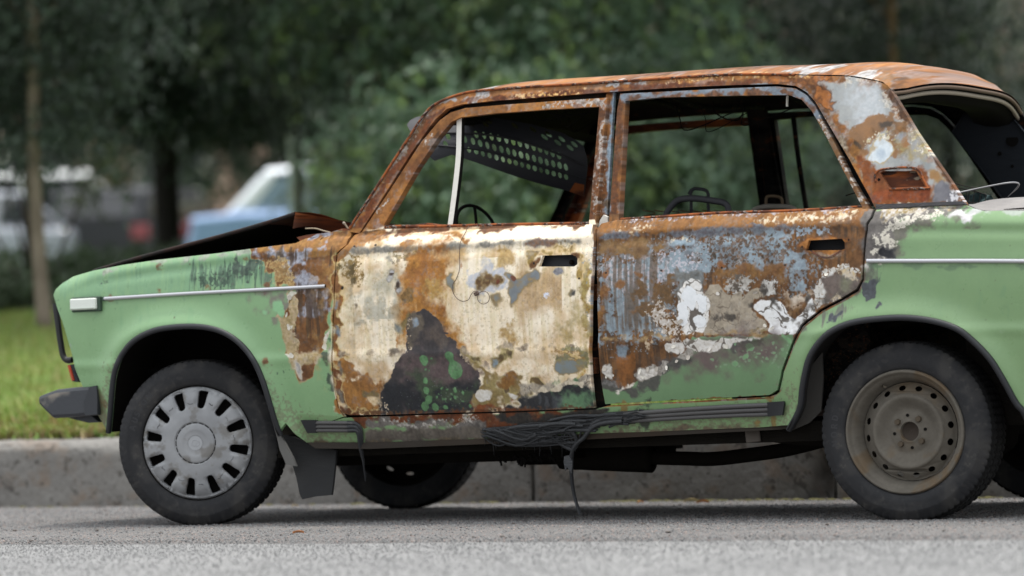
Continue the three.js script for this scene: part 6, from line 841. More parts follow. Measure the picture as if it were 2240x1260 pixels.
function hubcap(Ri, wheel) {
  const R = Ri * 0.985, sh = new THREE.Shape(); sh.absarc(0, 0, R, 0, 2 * Math.PI); const n = 12, slots = [];
  const h0 = new THREE.Path(); h0.absarc(0, 0, R * 0.385, 0, 2 * Math.PI, true);
  const dome = (r) => { const t = r / R; return t > 0.935 ? lerp(0.0, 0.001, smooth(0.935, 0.955, t)) - 0.010 * smooth(0.965, 1.0, t) : 0.017 * Math.sqrt(Math.max(0, 1 - smooth(0.70, 0.95, t) ** 1.6)) + 0.004 * smooth(0.7, 0.45, t); };
  const cs = [];
  for (let i = 0; i < n; i++) { const a = (21 + 30 * i) * D2R, q = [], put = (r, w) => q.push([r * R * Math.cos(a) - w * R * Math.sin(a), r * R * Math.sin(a) + w * R * Math.cos(a)]); put(0.615, -0.02); put(0.63, -0.052); put(0.66, -0.066); put(0.90, -0.095); put(0.925, -0.085); put(0.93, 0.06); put(0.90, 0.085); put(0.66, 0.066); put(0.63, 0.052); put(0.615, 0.02); cs.push(q); }
  // dense ring so that the dome is round
  const c = []; for (let i = 0; i < 120; i++) { const a = i / 120 * 2 * Math.PI; c.push(new THREE.Vector2(R * Math.cos(a), R * Math.sin(a))); }
  const hole = []; for (let i = 0; i < 72; i++) { const a = -i / 72 * 2 * Math.PI; hole.push(new THREE.Vector2(R * 0.385 * Math.cos(a), R * 0.385 * Math.sin(a))); }
  const zf = (x, y) => { const r = Math.hypot(x, y), t = r / R, an = Math.atan2(y, x) / D2R, ph = (((an - 21) % 30) + 30) % 30, w = Math.min(ph, 30 - ph) * D2R * r; let z = dome(r); if (t > 0.62 && t < 0.95) z -= 0.009 * smooth(0.024, 0.010, w) * smooth(0.60, 0.74, t); return z; };
  const g = panelXY(c, [hole, ...cs.map((q) => q.map(([x, y]) => new THREE.Vector2(x, y)))], zf, 0.016, 0.012);
  const uv = g.attributes.uv, p = g.attributes.position; for (let i = 0; i < uv.count; i++) uv.setXY(i, p.getX(i) * 3, p.getY(i) * 3);
  part('hubcap', g, silver, wheel);
  part('hubcap_centre', revolve([[0.395, 0.017], [0.39, 0.0185], [0.375, 0.0185], [0.365, 0.016], [0.35, 0.016], [0.345, 0.019], [0.31, 0.0205], [0.27, 0.021], [0.235, 0.022], [0.225, 0.0205], [0.15, 0.020], [0.142, 0.021], [0.135, 0.0195], [0.001, 0.0195]].map(([r, z]) => [r * R, z]), 72), silver, wheel);
  const dash = []; for (let i = 0; i < 20; i++) { const a = i / 20 * 2 * Math.PI, b = box(R * 0.012, R * 0.084, 0.002, R * 0.357, 0, 0.0168); b.rotateZ(a); dash.push(b); }
  part('centre_slot', join(dash), mBlack, wheel);
  part('emblem', join([(() => { const q = new THREE.CylinderGeometry(R * 0.125, R * 0.125, 0.002, 32); q.rotateX(Math.PI / 2); q.translate(0, 0, 0.0195); return q; })(), (() => { const q = new THREE.TorusGeometry(R * 0.07, R * 0.008, 6, 28); q.scale(1, 0.8, 0.4); q.translate(0, 0, 0.0207); return q; })(), box(R * 0.02, R * 0.1, 0.0012, R * 0.01, 0, 0.0207, 0, 0, -0.5)]), std('#9a9c9f', 0.6, 0.1), wheel);
  // scuffs on the spokes
  part('rim_behind', revolve([[R * 1.03, -0.008], [R * 1.0, -0.004], [R * 0.97, -0.014], [R * 0.93, -0.03], [R * 0.4, -0.035]], 60), mBlack, wheel);
  const sc = rngOf(8), sl = []; for (let i = 0; i < 12; i++) { if (i === 5) continue; const a = (36 + 30 * i) * D2R, r0 = R * (0.70 + 0.06 * sc()), pts = []; for (let k = -2; k <= 2; k++) { const b = a + k * 0.028 * (0.6 + sc()), r = r0 + (sc() - 0.5) * 0.006; pts.push(V3(r * Math.cos(b), r * Math.sin(b), dome(r) + 0.0004)); } sl.push(tube(pts, 0.0006 + 0.0005 * sc(), { n: 10, s: 4 })); }
  part('scuff', join(sl), std('#4b4d50', 0.9), wheel);
}
function wheelAt(c, R, kind, steer, far) {
  const w = group('wheel', car); w.position.copy(c); w.rotation.y = steer;
  const Ri = makeTyre(R, w, kind === 'rear' ? 76 : 72, kind === 'rear' ? [['NORD', 3.35]] : [['AUSTON', 2.95]], 0, 0.020);
  if (kind === 'rear') steelRim(Ri, w); else hubcap(Ri, w);
  return w;
}
tag(wheelAt(WF.clone(), RF, 'front', 15 * D2R), 'front wheel with slotted silver hubcap');
tag(wheelAt(W2.clone(), RR, 'rear', 0), 'rear wheel with bare dusty steel rim');
for (const [p, R, st] of [[WF, RF, 15 * D2R], [W2, RR, 0]]) {
  const w = group('wheel', car); w.position.set(p.x, p.y - (p === WF ? 0.018 : 0.006), 2 * ZC); w.rotation.y = Math.PI + st;
  const Ri = makeTyre(R, w, 58); const sh = new THREE.Shape(); sh.absarc(0, 0, Ri * 0.97, 0, 2 * Math.PI); for (let i = 0; i < 12; i++) { const a = i / 12 * 2 * Math.PI, q = new THREE.Path(); q.absellipse(Ri * 0.78 * Math.cos(a), Ri * 0.78 * Math.sin(a), 0.005, 0.013, 0, 7, true, a); if (i === 9 || i === 10) sh.holes.push(q); }
  const g = new THREE.ShapeGeometry(sh, 20); g.translate(0, 0, -0.05); part('rim', g, mUnder, w); part('rim_barrel', revolve([[Ri, -0.004], [Ri * 0.96, -0.05], [Ri * 0.9, -0.09], [Ri, -0.158]], 48), mUnder, w);
}

// ------------------------------------------------------------------ ground: road, gutter strip, kerb, lawn
const KZ = -2.0;
const roadY = (z) => z < 0 ? 0.0149 * z : 0.004 * z;
const lawnY = (x, z) => { const q = Math.max(0, -(z + 2.2)); return 0.236 + (q < 8 ? 0.072 * q : 0.576 + 0.030 * (q - 8)) - 0.012 * Math.max(0, -q); };
// site axes: metres to the right of, and away from, the photographer's spot
const fh = V3(fwd.x, 0, fwd.z).normalize(), rh = V3(-fh.z, 0, fh.x);
const spot = (lat, depth, h = 0) => { const p = V3(CP.x, 0, CP.z).addScaledVector(fh, depth).addScaledVector(rh, lat); p.y = lawnY(p.x, p.z) + h; return p; };
const asphalt = (seed, a, b, peb) => tileTex(1024, (u, v) => { const n = tnoise(u, v, 4, 4, seed), m = tnoise(u, v, 180, 2, seed + 1), k = tnoise(u, v, 320, 1, seed + 2); let c = mixc(a, b, n * 0.7 + m * 0.45 - 0.1); if (k > 0.70) c = mixc(c, peb, (k - 0.70) * 2.6); if (m < 0.32) c = mixc(c, [62, 60, 58], (0.32 - m) * 2.6); return c; }, true);
const mRoad = std('#ffffff', 0.9, 0, { map: asphalt(3, [112, 112, 112], [138, 138, 137], [176, 174, 171]), bumpMap: grainTex, bumpScale: 0.0015 });
const mStrip = std('#ffffff', 0.95, 0, { map: asphalt(9, [84, 82, 81], [122, 119, 117], [176, 160, 152]), bumpMap: grainTex, bumpScale: 0.006 });
const groundUV = (s) => (p) => [p.x / s, p.z / s];
{
  const r = part('road', gridSheet(4, 60, (u, v) => { const z = lerp(60, -2.06, v); return V3(lerp(-120, 120, u), roadY(z) - 0.004, z); }, groundUV(1.2)), mRoad); tag(r, 'light grey asphalt road in the foreground', null, null, 'structure');
  const s = part('road_shoulder', gridSheet(160, 24, (u, v) => { const x = lerp(-14, 20, u), e = 1.05 + 0.03 * Math.sin(x * 2.1) + 0.02 * Math.sin(x * 7.3), z = lerp(e, -2.03, v); return V3(x, roadY(z) + (0.003 * fbm(x * 5, z * 5, 3) - 0.001) * smooth(0, 0.12, v) - 0.0055 * (1 - smooth(0, 0.06, v)), z); }, groundUV(0.8)), mStrip); tag(s, 'rougher pinkish strip of asphalt along the kerb', null, null, 'structure');
  const lawnTex = tileTex(512, (u, v) => { const n = tnoise(u, v, 8, 5, 31), m = tnoise(u, v, 60, 3, 33); let c = mixc([78, 98, 36], [124, 144, 60], n); c = mixc(c, [120, 104, 70], smooth(0.62, 0.75, m) * 0.6); return c; }, true);
  const lw = part('lawn', gridSheet(80, 110, (u, v) => { const z = -2.18 - 150 * v ** 2.2, x = lerp(-110, 70, u); return V3(x, lawnY(x, z) - (v < 0.004 ? 0.02 : 0) + (v > 0.01 ? 0.03 * (fbm(x * 1.3, z * 1.3, 3) - 0.5) : 0), z); }, groundUV(1.6)), std('#ffffff', 1, 0, { map: lawnTex, bumpMap: withRep(grainTex, 6), bumpScale: 0.02 })); tag(lw, 'grass verge rising gently behind the kerb', null, null, 'structure');
}
// kerb stones
{
  const kerb = group('kerb'); tag(kerb, 'weathered concrete kerb behind the burnt car', null, null, 'structure');
  const kTex = tileTex(1024, (u, v) => { const n = tnoise(u, v, 5, 6, 51), m = tnoise(u, v, 40, 3, 53), k = tnoise(u, v, 130, 2, 57); let c = mixc([98, 96, 93], [138, 136, 131], n * 0.8 + k * 0.5 - 0.15); c = mixc(c, [116, 94, 76], smooth(0.5, 0.78, tnoise(u, v, 13, 6, 59)) * 0.4); c = mixc(c, [58, 54, 50], smooth(0.62, 0.8, m) * 0.6); return c; }, true);
  const mK = std('#ffffff', 0.95, 0, { map: kTex, bumpMap: withRep(grainTex, 4), bumpScale: 0.005 });
  const stone = (x0, x1, seed, chip) => {
    const prof = []; const H = 0.236, b = roadY(KZ) - 0.12; [[b, 0], [-0.03, 0], [0.02, -0.002], [0.07, -0.004], [0.12, -0.006], [0.165, -0.009], [0.190, -0.011], [0.203, -0.016], [0.214, -0.028], [0.224, -0.046], [0.231, -0.07], [0.236, -0.13], [0.236, -0.2], [0.1, -0.205]].forEach((q) => prof.push(q));
    const n = Math.max(8, Math.round((x1 - x0) / 0.03));
    const g = gridSheet(n, prof.length - 1, (u, v) => { const k = Math.round(v * (prof.length - 1)), [y, dz] = prof[k], x = lerp(x0, x1, u), e = Math.min(x - x0, x1 - x), rough = (fbm(x * 9 + seed, y * 12 + k, 4) - 0.5); let z = KZ + dz + 0.022 * rough - 0.012 * smooth(0.025, 0, e), yy = y + (k > 5 ? 0.012 * rough - 0.008 * smooth(0.03, 0, e) : 0); if (chip) z -= (0.11 + 0.1 * rough) * smooth(0.17, 0.02, Math.abs(x - x1 + 0.02 + 0.25 * rough)) * smooth(0.19, 0.08, y + 0.1 * rough); return V3(x + 0.006 * rough, yy, z); }, (p) => [p.x / 0.9 + seed * 0.37, (p.y - p.z) / 0.9]);
    part('kerb_stone', g, mK, kerb);
    const ends = [x0, x1].map((x) => { const sh = new THREE.Shape(prof.map(([y, dz]) => new THREE.Vector2(KZ + dz - 0.012, y - 0.004))); const q = new THREE.ShapeGeometry(sh); q.rotateY(-Math.PI / 2); q.translate(x, 0, 0); return q; });
    return ends;
  };
  const xs = [-9.2, -7.9, -6.6, -5.3, -4.05, -2.72, -1.0, 0.281, 1.47, 2.85, 4.2, 5.5, 6.8], ends = []; for (let i = 0; i < xs.length - 1; i++) ends.push(...stone(xs[i] + 0.007, xs[i + 1] - 0.007, i * 3.1, Math.abs(xs[i + 1] - 1.47) < 0.01));
  tag(part('stone_end', join(ends), mK, kerb), null, null, null, 'stuff');
}
// the stones that stand out of the worn asphalt
{
  const r = rngOf(717), n = 150000, g = new THREE.IcosahedronGeometry(1, 0), im = new THREE.InstancedMesh(g, std('#ffffff', 0.92), n), M = new THREE.Matrix4(), Q = new THREE.Quaternion(), E = new THREE.Euler(), C = new THREE.Color();
  for (let i = 0; i < n; i++) { const z = lerp(2.9, -1.98, r() ** 0.8), x = lerp(-2.3 + 0.32 * (z + 2), 3.4 + 0.2 * (z + 2), r()), s = (0.0010 + 0.0022 * r() ** 2) * (z > 1.05 ? 0.7 : 1); E.set(r() * 6, r() * 6, r() * 6); Q.setFromEuler(E); M.compose(V3(x, roadY(z) - s * 0.1 + s * 0.35 * r() + 0.0005, z), Q, V3(s * 1.3, s, s * 1.2)); im.setMatrixAt(i, M); const k = (0.145 + 0.085 * r()) * (z > 1.05 ? 1.17 : 1.04), t = r(); C.setRGB(...(t < 0.12 && z < 1.05 ? [k * 1.35, k * 1.1, k] : t > 0.9 ? [k * 0.4, k * 0.4, k * 0.42] : [k, k, k * 0.99])); im.setColorAt(i, C); }
  im.name = 'asphalt_stones'; im.castShadow = im.receiveShadow = true; scene.add(im); tag(im, 'stones standing out of the worn asphalt surface', 'stones', null, 'stuff');
}
// grit and leaf litter in the gutter
{
  const r = rngOf(91), list = []; const base = new THREE.IcosahedronGeometry(1, 0);
  for (let i = 0; i < 900; i++) { const g = base.clone(), s = 0.0015 + 0.0045 * r() ** 3, gut = r() < 0.55, z = gut ? KZ + 0.02 + 0.18 * r() ** 2 : lerp(1.0, -2, r()), x = lerp(-2.2, 4, r()); g.scale(s * (0.7 + r()), s * 0.7, s * (0.7 + r())); g.rotateY(r() * 6); g.translate(x, roadY(z) + s * 0.3 + 0.002, z); list.push(g); }
  tag(part('gravel', join(list), std('#5d5753', 0.95)), 'loose grit scattered over the asphalt by the kerb', 'gravel', null, 'stuff');
  const moss = []; for (let i = 0; i < 260; i++) { const g = base.clone(), s = 0.003 + 0.008 * r(), x = (r() < 0.6 ? lerp(0.6, 2.1, r()) : lerp(-2, 3.5, r())), z = KZ + 0.02 + 0.09 * r() ** 2; g.scale(s * 1.6, s * 0.6, s); g.translate(x, roadY(z) + 0.002, z); moss.push(g); }
  tag(part('gutter_moss', join(moss), std('#5d5a36', 1)), 'mossy dirt along the foot of the kerb', 'moss', null, 'stuff');
  const leaf = (x, z, s, turn, c, label) => { const q = gridSheet(8, 4, (u, v) => { const w = Math.sin(u * Math.PI) * 0.42; return V3((u - 0.5) * s, 0.10 * s * Math.sin(u * 3) + 0.18 * s * (2 * v - 1) ** 2 + 0.002, (v - 0.5) * w * s); }, (p, u, v) => [u, v]); const m = part(numbered('dry_leaf'), q, std(c, 0.8)); m.position.set(x, roadY(z) + 0.002, z); m.rotation.y = turn; tag(m, label, 'leaf', 'dry leaves lying on the asphalt'); };
  leaf(0.735, 0.62, 0.035, 0.3, '#b0764c', 'orange dry leaf on the asphalt in front of the mud flap');
  leaf(0.84, -1.72, 0.03, 1.1, '#b9814a', 'small orange leaf in the gutter beside the cracked kerb joint');
  leaf(1.02, -1.75, 0.05, 0.2, '#b5a77c', 'pale tan leaf in the gutter under the exhaust pipe');
  leaf(1.12, -1.62, 0.045, 0.1, '#a56f3c', 'brown leaf in the gutter under the exhaust pipe, nearest the car');
  leaf(-0.55, -1.7, 0.025, 0.6, '#c7b48c', 'tiny pale leaf at the kerb foot left of the front wheel');
}
// grass
{
  const r = rngOf(303), blade = (() => { const l = []; for (let k = 0; k < 9; k++) { const a = r() * 6.28, h = 0.06 + 0.07 * r(), w = 0.005 + 0.004 * r(), ln = 0.02 + 0.05 * r(), o = 0.035, ox = (r() - 0.5) * o * 2, oz = (r() - 0.5) * o * 2; const c = Math.cos(a), s = Math.sin(a); const P = [[-w, 0, 0], [w, 0, 0], [w * 0.7, h * 0.6, ln * 0.4], [-w * 0.7, h * 0.6, ln * 0.4], [0, h, ln]].map(([x, y, z]) => [ox + x * c + z * s, y, oz - x * s + z * c]); l.push(geom(P.flat(), null, P.map(() => [0.5, 0.5]).flat(), [0, 1, 2, 0, 2, 3, 3, 2, 4])); } return join(l); })();
  const spots = []; for (let i = 0; i < 26000; i++) { const d = 13.9 + 11 * r() ** 1.5, lat = lerp(-1120, -560, r()) / F_PX * d * 1.08, p = spot(lat, d); if (p.z < -2.17) spots.push(p); }
  for (let i = 0; i < 6000; i++) { const x = lerp(-3.2, 3.6, r()), z = -2.2 - 0.7 * r() ** 1.6; spots.push(V3(x, lawnY(x, z), z)); }
  const im = new THREE.InstancedMesh(blade, new THREE.MeshPhysicalMaterial({ color: '#ffffff', roughness: 0.7, transmission: 0.25, thickness: 0, side: THREE.DoubleSide }), spots.length), M = new THREE.Matrix4(), Q = new THREE.Quaternion(), C = new THREE.Color();
  spots.forEach((p, i) => { const s = 0.42 + 0.5 * r() * (0.5 + fbm(p.x * 1.7, p.z * 1.7, 3)), edge = smooth(-2.2, -2.55, p.z); Q.setFromAxisAngle(V3(0, 1, 0), r() * 6.28); M.compose(p, Q, V3(s, s * (0.45 + 0.55 * edge), s)); im.setMatrixAt(i, M); const dry = r() < 0.10 + 0.35 * (1 - edge); C.setRGB(...(dry ? [0.30 + 0.1 * r(), 0.27, 0.13] : [0.20 + 0.12 * r(), 0.29 + 0.12 * r(), 0.075])); im.setColorAt(i, C); });
  im.name = 'grass'; im.castShadow = im.receiveShadow = true; scene.add(im); tag(im, 'bright green unmown grass on the verge', 'grass', null, 'stuff');
}

// ------------------------------------------------------------------ trees and shrubs
const leafGeo = (() => { const P = [[0, 0, 0], [0.30, 0.45, 0.05], [0, 0.5, -0.06], [-0.30, 0.45, 0.05], [0, 1, 0.0]]; return geom(P.flat(), null, P.map(() => [0.5, 0.5]).flat(), [0, 1, 2, 0, 2, 3, 1, 4, 2, 2, 4, 3]); })();
const mLeaf = new THREE.MeshPhysicalMaterial({ color: '#ffffff', roughness: 0.5, specularIntensity: 0.85, transmission: 0.4, thickness: 0, side: THREE.DoubleSide });
// clumps: [lat, depth, height, half width, half depth, half height, leaves]; leaves sit along drooping twigs
function foliage(name, parent, clumps, o) {
  const r = rngOf(o.seed), list = []; const dir = V3(0, 0, 0);
  for (const [la, de, he, a, b, c, n] of clumps) {
    const per = o.per ?? 14, twigs = Math.round(n / per);
    for (let t = 0; t < twigs; t++) {
      let x, y, z; do { x = 2 * r() - 1; y = 2 * r() - 1; z = 2 * r() - 1; } while (x * x + y * y + z * z > 1);
      const p = spot(la + x * a, de + z * b, 0), g0 = p.y; p.y = spot(la, de).y + he + y * c; if (p.y < g0 + 0.05) continue;
      const az = r() * 6.28, len = (o.twig ?? 0.55) * (0.6 + 0.8 * r()), drop = (o.droop ?? 0.8) * (0.5 + r()); const tone = o.tone(r, p, y);
      for (let k = 0; k < per; k++) { const q = k / per; const s = (o.size ?? 0.06) * (0.65 + 0.7 * r()); list.push([p.x + Math.cos(az) * len * q * 0.7 + (r() - 0.5) * 0.10, p.y + len * (0.25 * q - drop * q * q) + (r() - 0.5) * 0.08, p.z + Math.sin(az) * len * q * 0.7 + (r() - 0.5) * 0.10, s, r(), r(), r(), tone, 0.8 + 0.4 * r()]); }
    }
  }
  const im = new THREE.InstancedMesh(leafGeo, mLeaf, list.length), M = new THREE.Matrix4(), Q = new THREE.Quaternion(), E = new THREE.Euler(), C = new THREE.Color();
  list.forEach(([x, y, z, s, a, b, c, t, v], i) => { E.set(1.6 + 1.5 * a, 6.28 * b, (c - 0.5) * 1.6); Q.setFromEuler(E); M.compose(V3(x, y, z), Q, V3(s, s, s)); im.setMatrixAt(i, M); C.setRGB(t[0] * v, t[1] * v, t[2] * v); im.setColorAt(i, C); });
  im.name = name; im.castShadow = im.receiveShadow = true; im.userData.kind = 'stuff'; parent.add(im); return im;
}
const barkTex = tileTex(256, (u, v) => mixc([96, 88, 78], [160, 152, 140], tnoise(u, v, 6, 5, 81)), true);
function trunkGeo(base, h, r0, r1, lean, seed, limbs) {
  const r = rngOf(seed), pts = []; for (let k = 0; k <= 6; k++) { const t = k / 6; pts.push(V3(base.x + lean * t * h * rh.x + (r() - 0.5) * 0.05 * h * 0.2, base.y - 0.1 + t * h, base.z + lean * t * h * rh.z)); }
  const l = [tube(pts, (t) => lerp(r0 * (1 + 0.5 * Math.exp(-t * 25)), r1, t), { n: 24, s: 12 })];
  for (let k = 0; k < (limbs ?? 5); k++) { const q = pts[2 + (k % 4)], a = r() * 6.28, L = 0.8 + 1.1 * r(); l.push(tube([q.clone(), q.clone().add(V3(Math.cos(a) * L * 0.5, 0.45 * L, Math.sin(a) * L * 0.5)), q.clone().add(V3(Math.cos(a) * L, 0.75 * L, Math.sin(a) * L))], (t) => lerp(r1 * 0.8, 0.01, t), { n: 10, s: 6 })); }
  return join(l);
}
function tree(label, lat, depth, h, r0, lean, color, clumps, o) {
  const g = group(numbered('tree')), b = spot(lat, depth); g.position.set(0, 0, 0); tag(g, label, 'tree', o.group);
  part('trunk', trunkGeo(b, h, r0, r0 * 0.45, lean, o.seed + 5, o.limbs), std(color, 0.95, 0, { map: withRep(barkTex, 1, 8), bumpMap: withRep(grainTex, 2, 20), bumpScale: 0.004 }), g);
  foliage('crown', g, clumps, o); if (o.top) foliage('upper_crown', g, o.top, { ...o, seed: o.seed + 50, size: 0.24, twig: 1.0, per: 8 }); return g;
}
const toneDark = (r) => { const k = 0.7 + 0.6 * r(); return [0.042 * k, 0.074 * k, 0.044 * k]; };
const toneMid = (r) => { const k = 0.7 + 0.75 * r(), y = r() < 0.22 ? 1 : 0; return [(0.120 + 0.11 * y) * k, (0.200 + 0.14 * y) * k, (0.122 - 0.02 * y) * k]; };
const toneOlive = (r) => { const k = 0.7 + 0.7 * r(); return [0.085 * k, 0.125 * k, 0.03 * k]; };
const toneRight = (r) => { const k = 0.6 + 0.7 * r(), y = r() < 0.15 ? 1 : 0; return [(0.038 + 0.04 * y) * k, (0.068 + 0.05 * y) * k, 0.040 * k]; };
const GT = 'slender trees growing on the verge';
const lt = (u, d) => Math.round((u - 1120) / F_PX * d * 100) / 100;
// left: dark crowns over the parked cars
tree('pale slender trunk at the left edge of the verge, under dark hanging leaves', -2.86, 22, 6, 0.043, -0.02, '#f2ece4', [[-3.0, 22.2, 2.3, 1.0, 0.9, 1.3, 11000], [-3.3, 22.6, 2.1, 0.7, 0.7, 0.9, 5000]], { top: [[-3.0, 21.5, 4.3, 2.2, 2.6, 1.0, 3600], [-4.4, 23, 4.2, 1.8, 2.4, 1.0, 2600]], seed: 11, tone: toneDark, group: undefined, size: 0.06 });
const darkTree = tree('dark thick trunk standing between the dark blue and the light blue parked cars', -2.84, 30, 7, 0.115, 0.0, '#2c2722', [[-3.0, 30, 3.0, 1.7, 1.3, 1.6, 20000], [-2.1, 29.4, 2.9, 1.2, 1.0, 1.5, 12000], [-4.2, 31, 3.1, 1.0, 1.0, 1.5, 9000], [-2.35, 30, 1.95, 0.95, 0.8, 0.6, 9000], [-3.7, 30.5, 2.1, 1.1, 0.8, 0.6, 7500]], { top: [[-2.9, 29, 5.2, 3.2, 3.6, 1.2, 6500], [-1.6, 25, 4.6, 1.4, 2.2, 0.9, 2200]], seed: 12, tone: toneDark, size: 0.065 });
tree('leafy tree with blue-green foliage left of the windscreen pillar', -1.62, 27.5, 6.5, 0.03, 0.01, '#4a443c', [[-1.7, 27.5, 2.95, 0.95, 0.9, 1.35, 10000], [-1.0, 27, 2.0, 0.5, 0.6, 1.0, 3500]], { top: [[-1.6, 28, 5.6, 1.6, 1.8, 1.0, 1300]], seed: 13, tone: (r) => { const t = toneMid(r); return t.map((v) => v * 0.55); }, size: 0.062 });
// middle: brighter crowns above the windscreen and roof
tree('pale grey trunk seen through the front door window', -0.45, 27, 6.5, 0.066, 0.0, '#b5aa9c', [[-0.7, 26.6, 2.5, 1.0, 0.9, 1.1, 9000], [-0.2, 27.3, 1.9, 0.8, 0.8, 1.2, 6500], [0.2, 26, 2.3, 0.8, 0.7, 1.1, 6500]], { seed: 14, tone: toneMid, size: 0.064, droop: 1.1 });
tree('bright green drooping tree rising behind the middle of the car roof', 0.75, 25.5, 6, 0.06, 0.02, '#6d665a', [[0.65, 25.5, 2.2, 0.85, 0.8, 1.2, 9000], [1.1, 25.8, 1.5, 0.8, 0.7, 1.1, 8000], [0.4, 26.2, 1.1, 0.7, 0.6, 0.9, 6000]], { seed: 15, tone: toneMid, size: 0.064, droop: 1.2 });
// right: shaded crowns
tree('dark green tree behind the rear door, with gaps showing the pink wall', 1.75, 28, 6.5, 0.07, 0.0, '#3a342d', [[1.7, 28, 2.2, 0.9, 0.9, 1.3, 7500], [1.4, 28.3, 1.0, 0.7, 0.7, 0.8, 4500], [2.2, 28.6, 1.2, 0.8, 0.8, 1.0, 6000]], { top: [[1.9, 27.5, 4.6, 2.0, 3.2, 1.1, 4600]], seed: 16, tone: toneRight, size: 0.062 });
tree('thin beige trunk showing above the rear end of the roof', 2.82, 26, 6, 0.035, 0.0, '#c0a684', [[3.05, 26.6, 2.2, 0.8, 0.8, 1.2, 6500], [3.5, 27, 1.5, 0.8, 0.8, 1.3, 6500]], { top: [[3.2, 24.5, 4.4, 2.0, 3.0, 1.0, 4400]], seed: 17, tone: toneRight, size: 0.058 });
tree('shaded bushy tree at the right edge behind the boot', 3.7, 30, 6, 0.07, 0.0, '#2f2a25', [[3.5, 30, 2.4, 1.3, 1.0, 1.6, 9000], [2.6, 31, 1.6, 1.1, 0.9, 1.4, 8000]], { top: [[3.6, 30, 5.4, 2.8, 3.2, 1.2, 5600]], seed: 18, tone: toneRight, size: 0.062 });
tree('thin trunk high at the upper left, behind the pale one', -4.55, 34, 8, 0.05, -0.01, '#7b6a60', [[-4.7, 34, 4.0, 1.3, 1.2, 1.5, 6500]], { top: [[-4.8, 33, 5.6, 3.0, 3.2, 1.2, 4600]], seed: 19, tone: toneDark, size: 0.07 });
foliage('leaf_spray', darkTree, [[-3.02, 27, 1.1, 0.16, 0.16, 0.24, 280], [-3.2, 27, 0.95, 0.1, 0.1, 0.2, 120]], { seed: 38, tone: toneOlive, size: 0.05, twig: 0.25 });
// shrubs
function shrub(label, clumps, o) { const g = group(numbered('shrub')); tag(g, label, 'shrub'); const [la, de] = clumps[0], b = spot(la, de), r = rngOf(o.seed), st = []; for (let k = 0; k < 7; k++) { const a = r() * 6.28, e = 0.3 + 0.4 * r(); st.push(tube([b.clone(), b.clone().add(V3(Math.cos(a) * e * 0.4, 0.5, Math.sin(a) * e * 0.4)), b.clone().add(V3(Math.cos(a) * e, 1.1, Math.sin(a) * e))], (t) => lerp(0.018, 0.006, t), { n: 8, s: 5 })); } part('stem', join(st), std('#3b332a', 0.95), g); foliage('leaves', g, clumps, o); return g; }
shrub('olive green bush between the lamp post and the windscreen pillar', [[-1.42, 33, 0.75, 0.5, 0.6, 0.85, 5000], [-1.0, 33.5, 0.9, 0.6, 0.6, 1.0, 5000]], { seed: 31, tone: toneOlive, size: 0.06, twig: 0.35 });
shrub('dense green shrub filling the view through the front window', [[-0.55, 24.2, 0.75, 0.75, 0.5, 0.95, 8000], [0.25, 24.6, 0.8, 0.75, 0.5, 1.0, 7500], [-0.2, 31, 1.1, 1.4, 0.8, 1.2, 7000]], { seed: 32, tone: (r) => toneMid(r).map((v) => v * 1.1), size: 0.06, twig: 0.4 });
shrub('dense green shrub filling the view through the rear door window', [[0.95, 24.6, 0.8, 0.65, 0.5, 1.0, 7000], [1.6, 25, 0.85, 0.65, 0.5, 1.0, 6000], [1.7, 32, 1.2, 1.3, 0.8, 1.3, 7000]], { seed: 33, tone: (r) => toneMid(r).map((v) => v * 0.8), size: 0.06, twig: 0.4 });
shrub('dark shrub behind the rear pillar at the right', [[3.1, 33, 1.3, 1.1, 0.9, 1.4, 9000], [4.2, 34, 1.4, 1.1, 0.9, 1.5, 8000]], { seed: 34, tone: toneRight, size: 0.06, twig: 0.4 });
shrub('tall hedge of dark leaves far behind the middle of the car', [[0.0, 42, 2.2, 2.4, 1.0, 2.4, 13000]], { seed: 35, tone: toneDark, size: 0.085, twig: 0.5 });
shrub('tall hedge of dark leaves far behind the rear of the car', [[4.2, 43, 2.2, 2.4, 1.0, 2.4, 13000]], { seed: 36, tone: toneDark, size: 0.085, twig: 0.5 });
shrub('low green undergrowth at the far left, below the silver parked car', [[-3.3, 25, 0.22, 0.9, 0.9, 0.30, 7500], [-2.6, 26, 0.22, 0.7, 0.8, 0.30, 6000], [-4.3, 27, 0.25, 0.9, 0.8, 0.34, 5000]], { seed: 37, tone: (r) => { const k = 0.7 + 0.6 * r(); return [0.05 * k, 0.095 * k, 0.03 * k]; }, size: 0.055, twig: 0.3 });
shrub('wall of dark leaves behind the parked cars at upper left', [[-6.0, 62, 6.2, 4.5, 1.5, 3.0, 9000], [-2.4, 62, 6.6, 2.6, 1.5, 3.0, 5000], [-6.4, 61, 2.6, 3.2, 1.0, 1.3, 5200], [-3.6, 61, 2.8, 1.6, 1.0, 1.2, 2600]], { seed: 39, tone: toneDark, size: 0.16, twig: 0.9 });
